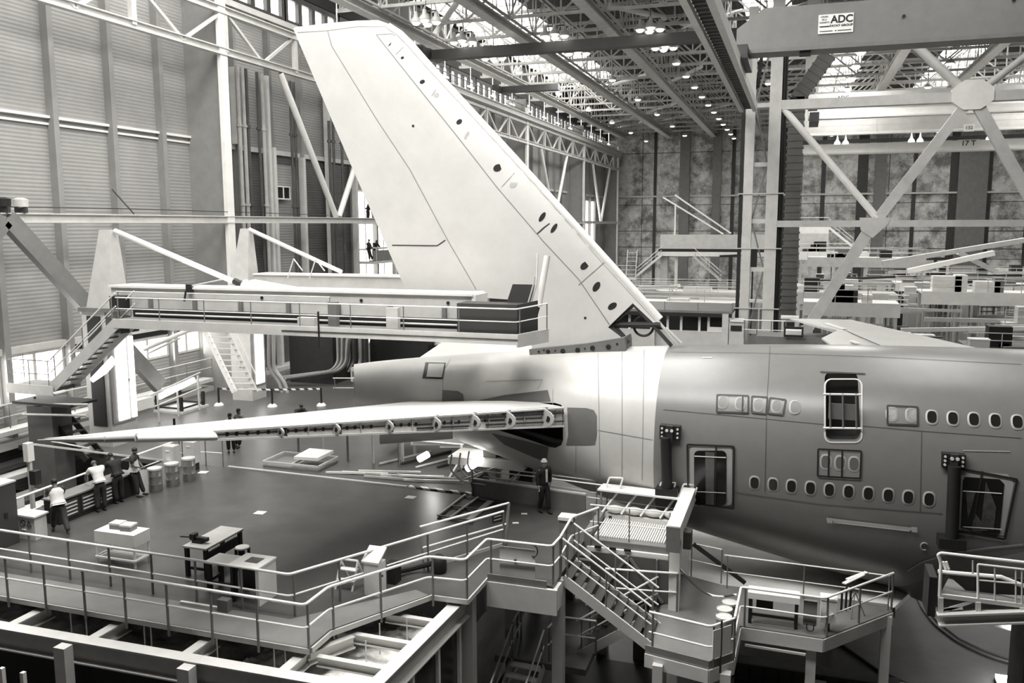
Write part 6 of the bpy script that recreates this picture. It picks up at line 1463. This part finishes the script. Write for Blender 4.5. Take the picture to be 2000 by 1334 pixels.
# rows of docks right of the mast
specs = [
 (0.5, 8.0, 76, 80, 8.1, 'pale dock with long white tables right of the mast', WHITE), (-0.5, 9, 88, 92, 8.0, 'grey dock row behind the white tables', STEEL),
 (10.5, 23.5, 84, 88, 8.6, 'long white wing jig dock at the far right, nearer one', WHITE), (9.5, 22, 96, 100, 8.6, 'long white wing jig dock at the far right, second one', WHITE),
 (8.0, 26, 112, 116, 8.4, 'wide grey dock before the broad wall pier', STEEL), (1.0, 14, 110, 115, 10.6, 'raised dock with dark openings behind the slanting frame leg', STEEL),
 (13, 30, 124, 129, 7.6, 'distant dock at the foot of the broad wall pier', STEEL), (0, 9, 126, 131, 10.8, 'distant white-railed dock left of the slanting frame leg', WHITE),
 (12, 30, 70, 74, 5.6, 'low dark dock row just beyond the wing at right', MID), (16, 31, 78, 82, 6.6, 'pale dock table row at the right edge beyond the wing', STEEL),
 (20, 34, 92, 96, 7.2, 'grey dock at the right edge of the picture', STEEL)]
for i, (a, b, c, d, z, lab, m_) in enumerate(specs):
    bx_ = [(rnd.uniform(0, (b-a)-2.5),) for _ in range(5)]
    dock(a, b, c, d, z, lab, m_, boxes=[(u[0], u[0]+rnd.uniform(.6, 2.4), rnd.uniform(.3, 1.6), rnd.choice([WHITE, DARK, STEEL, MID, BLACK, WHITE])) for u in bx_])
fstairs((3.8, 128, 14.2), (7.0, 128, 11.6), 'distant white stairs right of the ribbed duct', mt=WHITE)
t = thing('stair_landing', 'distant white-railed landing right of the ribbed duct', 'landing', (2, 128, 13)); M().box(-1.5, 3.8, 127.5, 129, 13.3, 14.2).build('parapet', WHITE, t); M().box(-1.5, 3.8, 127.5, 129, 10.9, 13.3).build('body', STEEL, t)
for h in (1.0, 1.6): M().bar((-1.5, 127.5, 13.9+h), (3.8, 127.5, 13.9+h), .08, .08).build('hand_rail', WHITE, t)
for i, (x0_, y_, z_, x1_, z1_) in enumerate(((11, 100, 9.6, 19, 11.6), (17, 108, 11.4, 21, 9.2), (9, 106, 10.2, 24, 13.0))):
    solo('tilted_ramp', M().bar((x0_, y_, z_), (x1_, y_, z1_), 1.4, 0.5), WHITE if i != 2 else STEEL, ['pale tilted ramp in the far docks, lowest one', 'pale tilted ramp slanting down right in the far docks', 'long grey tilted boom in the far docks'][i], 'ramp')
t = thing('wall_hatch', 'pair of small pale hatches on the far wall left of the broad pier', 'hatch', (19, YB, 9)); M().box(18.9, 20.7, YB-.4, YB-.2, 5.4, 9.2).build('hatch_leaf', STEEL, t); M().box(21.2, 23.0, YB-.4, YB-.2, 5.4, 9.2).build('hatch_leaf', STEEL, t); M().box(18.9, 23.0, YB-.45, YB-.2, 8.8, 9.2).build('hatch_lintel', DARK, t)
solo('strip_lamp', M().box(32.5, 38, YB-1.5, YB-1.2, 7.2, 7.5), TUBE, 'thin bright strip lamp on the far wall at the right edge', 'lamp')
solo('dark_bay_door', M().box(9.5, 22.5, YB-.6, YB-.3, 0.5, 3.4), BLACK, 'long black opening at the foot of the far wall', 'door')
t = thing('display_frame', 'black picture-like frame standing on a dock just above the fuselage back', 'frame', (1.5, 52, 5)); p0, p1 = at(1533, 640, 'Y', 52), at(1567, 657, 'Y', 52)
for a, b in (((p0.x, p0.z), (p1.x, p0.z)), ((p0.x, p1.z), (p1.x, p1.z)), ((p0.x, p0.z+.06), (p0.x, p1.z-.06)), ((p1.x, p0.z+.06), (p1.x, p1.z-.06))): M().bar((a[0], 52, a[1]), (b[0], 52, b[1]), 0.1, 0.13).build('bar', BLACK, t)
dock(-2.2, 3.2, 52.3, 55, p1.z-.15, 'narrow grey dock right behind the fuselage back carrying a black frame', MID, rail=False, fas=0.6, boxes=((1.6, 2.6, .4, WHITE),))
railing([(-3.2, 56, 7.4), (-0.6, 56, 7.4)], 'white railing at the mast foot just above the fuselage', h=1.2, r=0.04, step=0.9, n=6)
# small equipment standing among the docks; each label tells colour, kind and place in the row
def px_of(x, y, z): v = V((x, y, z))-CAM; return 1000+F_PX*v.dot(RT)/v.dot(FW)
NAMEC = {STEEL.name: 'pale grey', MID.name: 'mid grey', WHITE.name: 'white', DARK.name: 'dark'}
jobs = []
for i in range(110):
    x = rnd.uniform(-1, 27); y = rnd.uniform(66, 122); z = rnd.uniform(5.8, 8.6) if y > 85 else rnd.uniform(4.8, 6.6)
    if px_of(x, y, z) > 1985: continue
    jobs.append(((1, 0, 1, 2)[i % 4], x, y, z, rnd.choice([WHITE, STEEL, MID, DARK])))
for i in range(12):
    jobs.append((3, -23+rnd.uniform(0, 17), rnd.uniform(72, 108), rnd.uniform(4.5, 7.0), rnd.choice([WHITE, STEEL, MID])))
jobs.sort(key=lambda j: px_of(*j[1:4])); cnt = {}
for k, x, y, z, m_ in jobs:
    cnt[(k, m_.name)] = n_ = cnt.get((k, m_.name), 0)+1; c_ = NAMEC[m_.name]
    if k == 0:
        w, h = rnd.uniform(.5, 1.5), rnd.uniform(.5, 1.6)
        t = thing('equipment_crate', '%s tall crate in the far docks, %s such one from the mast' % (c_, ORD[n_-1]), 'crate', (x, y, 0), 'crates among the far docks')
        M().box(x, x+w, y, y+1, 0, z-.4+h*.5).build('body', m_, t); M().box(x-.05, x+w+.05, y-.05, y+1.05, z-.4+h*.5, z-.32+h*.5).build('lid', WHITE, t)
    elif k in (1, 3):
        L = rnd.uniform(4, 10)
        t = thing('jig_bar', ('%s jig bar in the far docks, %s such one from the mast' if k == 1 else '%s jig bar seen behind the fin, %s such one from the left') % (c_, ORD[n_-1]), 'jig bar', (x, y, 0), 'jig bars')
        M().bar((x, y, z+.6), (x+L, y, z+.6+rnd.uniform(-.2, .5)), .3, rnd.uniform(.15, .4)).build('bar', m_, t)
        for xx in (x+.3, x+L-.6): M().box(xx, xx+.15, y-.1, y+.1, 0, z+.5).build('leg', STEEL, t)
    else:
        t = thing('tool_rack', 'open rack with %s shelves in the far docks, %s such one from the mast' % (c_, ORD[n_-1]), 'rack', (x, y, 0), 'racks among the far docks')
        for dx in (0, 1.6): M().box(x+dx, x+dx+.12, y, y+.12, 0, z+.6).build('post', STEEL, t)
        for h in (-.8, -.3, .2, .6): M().box(x, x+1.7, y-.05, y+.4, z+h-.08, z+h).build('shelf', m_, t)

# ================================================================ right foreground and the ground below
GM = mat('pale_ground_coating', 0.9, 0.5, var=0.12, scale=0.8)
rd = struct('raised_floor', M().slab([(-3.0, 27.3), (3.16, 27.25), (4.6, 30.5), (4.6, 38.5), (-4.4, 38.5)], 2.85, 3.0), GM)
struct('floor_edge_trim', M().box(-3.0, 3.2, 27.12, 27.24, 2.75, 3.02), BLACK, rd)
struct('floor_painted_shade', M().box(-26, -8.4, 7, 28, 0.0, 0.02), BLACK)  # black sheet painting the shade under the near beam and deck
struct('floor_painted_shade', M().box(-8.3, -1.6, 16, 27, 0.0, 0.02), BLACK)  # black sheet painting the shade under the stairs
t = thing('pit_cover', 'long grey panelled cover strip on the ground below the lower platform', 'cover', (1, 27.8, 0))
for i in range(6): M().box(-1.9+1.0*i, -0.95+1.0*i, 27.2, 28.3, 0.0, 0.12).build('cover_plate', MID, t)
t = thing('storage_cage', 'dark mesh cage with rows of square compartments at the bottom right', 'cage', (1, 26, 0))
M().box(-1.4, 3.4, 26.3, 27.0, 0, 0.9).build('cage_body', mat('cage_fill', 0.05, 0.6, var=0.3), t)
for i in range(12): M().box(-1.4+0.43*i, -1.36+0.43*i, 26.24, 26.3, 0, 1.0).build('upright', BLACK, t)
for z in (0.35, 0.95): M().box(-1.4, 3.4, 26.22, 26.3, z, z+0.05).build('rail', BLACK, t)
for i, x in enumerate((0.95, 1.55, 2.1, 2.6)):
    M().box(x, x+0.35, 26.18, 26.22, 0.5, 0.85).build('panel', DARK if i else WHITE, t)
solo('floor_cable', M().path([(0.5, 31.5, 0.05), (2.0, 30.4, 0.05), (3.0, 29.0, 0.05), (4.3, 28.0, 0.05), (7.5, 27.0, 0.05)], 0.05, 6), BLACK, 'thick black cable lying on the ground towards the bottom right', 'cable', smooth=True)
pts_ = [V(p) for p in ((4.9, 36.5, .04), (5.0, 34.5, .04), (5.25, 33.2, .04), (5.8, 32.0, .04), (6.5, 31.3, .04), (7.3, 30.9, .04), (8.5, 30.8, .04))]
solo('curved_rail', M().path(bend(pts_, 0.4), 0.045, 6).path([p+V((0.15, 0.25, 0)) for p in pts_], 0.03, 6), MID, 'curved floor rail line at the lower right', 'rail', smooth=True)
t = thing('floor_spotlight', 'bright work lamp on the ground at the bottom right corner', 'lamp', (6.3, 29.4, 0)); p = at(1962, 1320, 'Z', .3)
M().boxr((p.x, p.y, 0), 0.5, 0.4, 0.12).build('base', DARK, t); M().boxr((p.x, p.y, 0.12), 0.45, 0.35, 0.12).build('lamp_head', LAMP, t)
ld = bpy.data.lights.new('work_lamp_light', 'POINT'); ld.energy = 60; ld.shadow_soft_size = 0.2; lo = bpy.data.objects.new('work_lamp_light', ld); lo.location = (p.x, p.y, 0.7); COL.objects.link(lo)
# mobile platform cut by the right edge
t = thing('mobile_platform', 'mobile work platform with white rails cut by the right edge', 'platform', (4.4, 20.5, 6.2))
q = lambda x, y, Y=20.0: at(x, y, 'Y', Y)
M().ibeam(q(1830, 1207), q(2040, 1199), 0.35, 0.27, 0.04).build('base_beam', STEEL, t)
a = q(1834, 1165); b = q(2040, 1190)
M().prism([q(1836, 1160), q(2040, 1183), q(2040, 1172, 21.6), q(1852, 1130, 21.6)], (0, 0, -0.05)).build('floor_plate', MID, t)
M().bar(q(1834, 1163), q(2040, 1188), 0.06, 0.09).build('edge_beam', STEEL, t)
for x in (1837, 1910, 1996): M().bar(q(x, 1196), q(x, 1166+(x-1837)*.12), 0.1, 0.12).build('short_post', STEEL, t)
M().bar(q(1842, 1193), q(1905, 1172), 0.05, 0.07).build('diagonal', STEEL, t); M().bar(q(1842, 1190), q(1880, 1187), 0.05, 0.06).build('diagonal', STEEL, t)
M().path(bend([q(1835, 1165), q(1838, 1100), q(1832, 1083), q(1838, 1080), q(2040, 1103)], 0.06), 0.035, 8).build('top_rail', RAILW, t, True)
M().path(bend([q(1910, 1170), q(1910, 1102), q(2040, 1117)], 0.03), 0.025, 8).build('inner_rail', RAILW, t, True)
M().tube(q(1910, 1133), q(2040, 1145), 0.018, 6).build('mid_rail', STEEL, t)
for x in (1900, 1943, 1984, 1996): M().tube(q(x, 1095 if x == 1900 else 1110), q(x, 1120 if x == 1900 else 1178), 0.018, 6).build('post', STEEL, t)
M().path([q(1832, 1116, 20.6), q(1848, 1118, 20.6), q(1955, 1127, 20.6), q(2000, 1145, 20.6)], 0.05, 8).build('padded_rail', WHITE, t)
M().prism([q(1850, 1122, 20.8), q(2040, 1133, 20.8), q(2040, 1165, 20.8), q(1892, 1158, 20.8)], (0, 0.05, 0)).build('dark_screen', BLACK, t)
for x in (1842, 1848): M().tube(q(x, 1097, 20.7), q(x+5, 1112, 20.7), 0.03, 6).build('clamp', WHITE, t)
M().box(q(1826, 1120).x-.1, q(1832, 1120).x, 20.0, 20.8, q(1826, 1205).z, q(1826, 1128).z).build('side_screen', BLACK, t)
M().box(5.0, 5.3, 20.2, 21.5, 0, 5.9).build('leg', DARK, t)
solo('tow_bar', M().bar(at(1783, 1155, 'Z', 3.0), at(1830, 1160, 'Z', 3.0), 0.12, 0.12).bar(at(1830, 1160, 'Z', 3.0), at(1880, 1166, 'Z', 3.0), 0.12, 0.12), BLACK, 'dark horizontal bar jutting left from the mobile platform', 'bar')

# ================================================================ people
def skin_mesh(name, chains, mt, parent, sub=1):
    """chains: lists of (point, radius); chains that start on an existing point branch from it"""
    vs = []; es = []; rs = []
    def vid(p, r):
        p = V(p)
        for i, q in enumerate(vs):
            if (q-p).length < 1e-4: return i
        vs.append(p); rs.append(r); return len(vs)-1
    for ch in chains:
        ids = [vid(p, r) for p, r in ch]
        es += [(a, b) for a, b in zip(ids, ids[1:]) if a != b]
    me = bpy.data.meshes.new(name); me.from_pydata([tuple(v) for v in vs], es, [])
    o = bpy.data.objects.new(name, me); COL.objects.link(o)
    md = o.modifiers.new('skin', 'SKIN'); md.use_smooth_shade = True
    for i, sv in enumerate(me.skin_vertices[0].data):
        r = rs[i]; sv.radius = r if isinstance(r, tuple) else (r, r)
        sv.use_root = (i == 0)
    sb = o.modifiers.new('sub', 'SUBSURF'); sb.levels = sub; sb.render_levels = sub
    dg = bpy.context.evaluated_depsgraph_get(); dg.update()
    m2 = bpy.data.meshes.new_from_object(o.evaluated_get(dg)); bpy.data.objects.remove(o)
    m2.materials.clear(); m2.materials.append(mt)
    for p in m2.polygons: p.use_smooth = True
    o = bpy.data.objects.new(name, m2); COL.objects.link(o)
    if parent is not None: o.parent = parent
    return o
def person(label, loc, face, pose='stand', top=CLOTHW, legs=CLOTHD, skin=SKINM, hair=BLACK, helmet=None, vest=None, sleeves='short', jacket=False, far=False, h=1.0, group=None):
    """face: heading in degrees, 0 looks along +Y, 90 along -X"""
    j = dict(pel=(0, 0, .95), waist=(0, 0, 1.10), chest=(0, 0, 1.32), neck=(0, -.01, 1.47), head=(0, .02, 1.60), crown=(0, .01, 1.70),
             shL=(-.19, 0, 1.41), shR=(.19, 0, 1.41), elL=(-.25, -.02, 1.13), elR=(.25, -.02, 1.13), haL=(-.25, .06, .88), haR=(.25, .06, .88),
             hiL=(-.10, 0, .90), hiR=(.10, 0, .90), knL=(-.11, .02, .50), knR=(.11, .02, .50), anL=(-.11, -.03, .09), anR=(.11, -.03, .09))
    if pose == 'walk': j.update(knL=(-.10, .16, .51), anL=(-.10, .26, .09), knR=(.10, -.04, .50), anR=(.10, -.27, .12), elL=(-.26, -.08, 1.14), haL=(-.24, -.06, .90), elR=(.25, .03, 1.13), haR=(.22, .14, .92))
    if pose == 'step': j.update(knL=(-.09, .09, .51), anL=(-.09, .15, .09), knR=(.09, .0, .50), anR=(.09, -.12, .10), elL=(-.27, -.04, 1.14), haL=(-.26, -.02, .89), elR=(.27, .0, 1.13), haR=(.26, .08, .9))
    if pose == 'stride': j.update(pel=(0, 0, .88), waist=(0, .05, 1.02), chest=(0, .14, 1.22), neck=(0, .2, 1.36), head=(0, .28, 1.46), crown=(0, .3, 1.56), shL=(-.19, .16, 1.31), shR=(.19, .16, 1.31), elL=(-.24, .3, 1.1), elR=(.24, .3, 1.1),
                                  haL=(-.12, .52, 1.1), haR=(.12, .5, 1.08), hiL=(-.1, 0, .84), hiR=(.1, 0, .84), knL=(-.1, .25, .5), anL=(-.1, .3, .1), knR=(.1, -.2, .46), anR=(.1, -.5, .16))
    if pose == 'lean': j.update(waist=(0, .04, 1.08), chest=(0, .15, 1.28), neck=(0, .24, 1.41), head=(0, .32, 1.50), crown=(0, .36, 1.60), shL=(-.20, .19, 1.35), shR=(.20, .19, 1.35), elL=(-.27, .36, 1.12), elR=(.27, .36, 1.12), haL=(-.2, .55, .96), haR=(.2, .55, .96))
    if pose == 'rest': j.update(elL=(-.26, .06, 1.14), elR=(.26, .06, 1.14), haL=(-.06, .26, 1.05), haR=(.06, .27, 1.03), head=(0, .06, 1.59), crown=(0, .06, 1.69), knL=(-.12, .1, .52), anL=(-.14, .22, .09), knR=(.1, .08, .5), anR=(.12, .12, .09))
    if pose == 'crouch': j.update(pel=(0, 0, .42), waist=(0, .06, .56), chest=(0, .18, .76), neck=(0, .26, .9), head=(0, .32, 1.0), crown=(0, .33, 1.1), shL=(-.19, .2, .86), shR=(.19, .2, .86), elL=(-.28, .4, .66), elR=(.28, .4, .66), haL=(-.14, .6, .6), haR=(.14, .6, .6),
                                  hiL=(-.1, .02, .4), hiR=(.1, .02, .4), knL=(-.2, .42, .52), knR=(.2, .42, .5), anL=(-.16, .18, .09), anR=(.16, .18, .09))
    j = {k: V(v)*h for k, v in j.items()}
    t = thing('person', label, 'person', loc, group, math.radians(face))
    d = ((j['head']-j['neck'])).normalized()
    toe = {s: j['an'+s]+V((0.0, .17, -.05)) for s in 'LR'}
    neckb, hd, cr = j['neck'], j['head'], j['crown']
    body = [[(j['pel'], (.13, .10)), (j['waist'], (.12, .09)), (j['chest'], (.15, .11)), (neckb, .055), (hd-d*.045, .068), (hd+d*.02, .083), (cr, .066)],
            [(hd-d*.045, .068), (hd-d*.03+V((0, .095, 0)), .016)]]
    for s, k in (('L', -1), ('R', 1)):
        hd_ = (j['ha'+s]-j['el'+s]).normalized(); wr = j['ha'+s]; palm = wr+hd_*.07
        body += [[(j['chest'], .14), (j['sh'+s], .062), (j['el'+s], .042), (wr, .028), (palm, (.038, .018))], [(j['pel'], .12), (j['hi'+s], .088), (j['kn'+s], .058), (j['an'+s], .038)], [(hd+d*.02, .083), (hd+V((k*.088, -.005, -.005)), .014)]]
        if not far:
            u = hd_.cross(V((k, 0, 0.0)))
            u = u.normalized() if u.length > .1 else V((0, 1, 0))
            curl = hd_.cross(u)*(-k)
            for f, (o, L) in enumerate(((-.028, .075), (-.010, .085), (.009, .08), (.026, .062))):
                b = palm+u*o; body.append([(palm, .018), (b+hd_*.03, .009), (b+hd_*(.03+L*.55)+curl*.012, .008), (b+hd_*(.03+L*.85)+curl*.035, .007)])
            body.append([(wr+hd_*.02, .022), (wr+hd_*.05-u*.045, .010), (wr+hd_*.085-u*.055, .008)])
    if far: body = body[:1]+[c for c in body[2:] if True]
    skin_mesh('body', body, skin, t, 1)
    fat = lambda cs: [[(p, tuple(q*1.22 for q in r) if isinstance(r, tuple) else r*1.22) for p, r in c] for c in cs]
    tr = [[(j['pel']+V((0, 0, .07)), (.15, .12)), (j['pel'], (.155, .125))]]
    for s in 'LR': tr.append([(j['pel'], .15), (j['hi'+s]-V((0, 0, .04)), .105), (j['kn'+s], .078), (j['an'+s]+V((0, 0, .02)), .062)])
    skin_mesh('trousers', fat(tr), legs, t, 1)
    low = j['pel']+V((0, 0, -.10 if jacket else .02))
    sh = [[(j['waist'], (.155, .12)), (j['chest'], (.17, .13)), (neckb-d*.02, .075)], [(j['waist'], .15), (low, (.165, .13))]]
    for s in 'LR':
        e = j['el'+s] if sleeves == 'long' else j['sh'+s].lerp(j['el'+s], .7)
        c = [(j['chest'], .16), (j['sh'+s], .078), (e, .06)]
        if sleeves == 'long': c.append((j['el'+s].lerp(j['ha'+s], .9), .043))
        sh.append(c)
    skin_mesh('jacket' if jacket else 'shirt', fat(sh), top, t, 1)
    if vest: skin_mesh('vest', fat([[(j['waist'], (.17, .135)), (j['chest'], (.185, .145)), (neckb-d*.045, .085)], [(j['waist'], .165), (j['pel']+V((0, 0, .03)), (.175, .14))], [(j['chest'], .17), (j['shL'], .085)], [(j['chest'], .17), (j['shR'], .085)]]), vest, t, 1)
    if jacket: M().prism([j['chest']+V((-.03, .15, .12)), j['chest']+V((.045, .15, .12)), j['waist']+V((.03, .15, -.08)), j['waist']+V((-.03, .15, -.08))], (0, .025, 0)).build('shirt_front', CLOTHW, t, local=True)
    for s in 'LR':
        a = j['an'+s]; M().ball(a+V((0, .06, -.045)), .05, .135, .045).build('shoe', BLACK if legs is not CLOTHG else DARK, t, True, local=True)
    if helmet: M().lathe(cr+V((0, 0, -.055)), [(.115, 0), (.112, .012), (.098, .02), (.092, .06), (.055, .10), (.01, .108)], 16).build('helmet', helmet, t, True, local=True)
    elif hair: M().ball(cr+V((0, -.02, -.035)), .092, .098, .085).build('hair', hair, t, True, local=True)
    if not far:
        for k in (-1, 1): M().ball(hd+d*.02+V((k*.032, .083, 0)), .010, .007, .007, 6).build('eye', BLACK, t, True, local=True)
    return t
p = at(1062, 1001, 'Z', ZD)
person('man in a dark suit and pale helmet walking past the trench', (p.x, p.y, ZD), -128, 'step', CLOTHB, CLOTHB, SKINL, None, helmet=STEEL, sleeves='long', jacket=True, h=1.06)
p = at(196, 998, 'Z', ZD)
person('bald worker in white T-shirt leaning over the long tool bench, back to us', (p.x+.05, p.y, ZD), 68, 'lean', CLOTHW, CLOTHD, SKINM, None, h=1.06)
p = at(233, 982, 'Z', ZD)
person('worker in black shirt bending over the tool bench between two others', (p.x, p.y, ZD), 75, 'lean', CLOTHB, CLOTHB, SKINM, BLACK, h=1.05)
p = at(266, 970, 'Z', ZD)
person('worker in pale vest leaning back beside the tall drums, hands joined', (p.x, p.y, ZD), -70, 'rest', CLOTHD, CLOTHD, SKINM, BLACK, vest=CLOTHW, h=1.03)
p = at(118, 1042, 'Z', ZD)
person('worker in pale vest striding towards the tool bench with arms held out', (p.x, p.y, ZD), 60, 'stride', CLOTHD, CLOTHD, SKINM, BLACK, vest=CLOTHW, h=1.06)
p = at(452, 884, 'Z', ZD)
person('worker in pale vest standing behind the tailplane, the nearer of two', (p.x, p.y, ZD), -150, 'stand', CLOTHW, CLOTHB, SKINM, BLACK, vest=CLOTHW, h=.98)
p = at(470, 872, 'Z', ZD)
person('worker in pale vest standing behind the tailplane, the farther of two', (p.x, p.y, ZD), 170, 'rest', CLOTHG, CLOTHB, SKINM, BLACK, vest=CLOTHW, h=.98)
p = at(583, 838, 'Z', ZD)
person('worker in dark clothes crouching on the far deck behind the tailplane', (p.x, p.y, ZD), -120, 'crouch', CLOTHB, CLOTHB, SKINM, BLACK, sleeves='long', h=1.1)
for i, (x, z, y_, lab) in enumerate(((694, 14.9, 0, 'dark figure at the left end of the upper bright balcony'), (702, 14.9, 0, 'dark figure in the middle of the upper bright balcony'), (711, 14.9, 0, 'dark figure on the upper bright balcony nearest the fin edge'),
                                   (692, 11.8, 0, 'dark figure at the left end of the lower bright balcony'), (733, 11.8, 0, 'dark figure leaning on the rail of the lower bright balcony'))):
    yy = at(x, 400 if z > 13 else 470, 'X', -32.0).y
    yy = max(yy, 60.9+0.8*(i % 3))
    person(lab, (-32.1, yy, z), -90 if i != 4 else -120, 'lean' if i in (0, 4) else 'rest', CLOTHB, CLOTHB, SKINM, BLACK, sleeves='long', far=True, h=1.0)
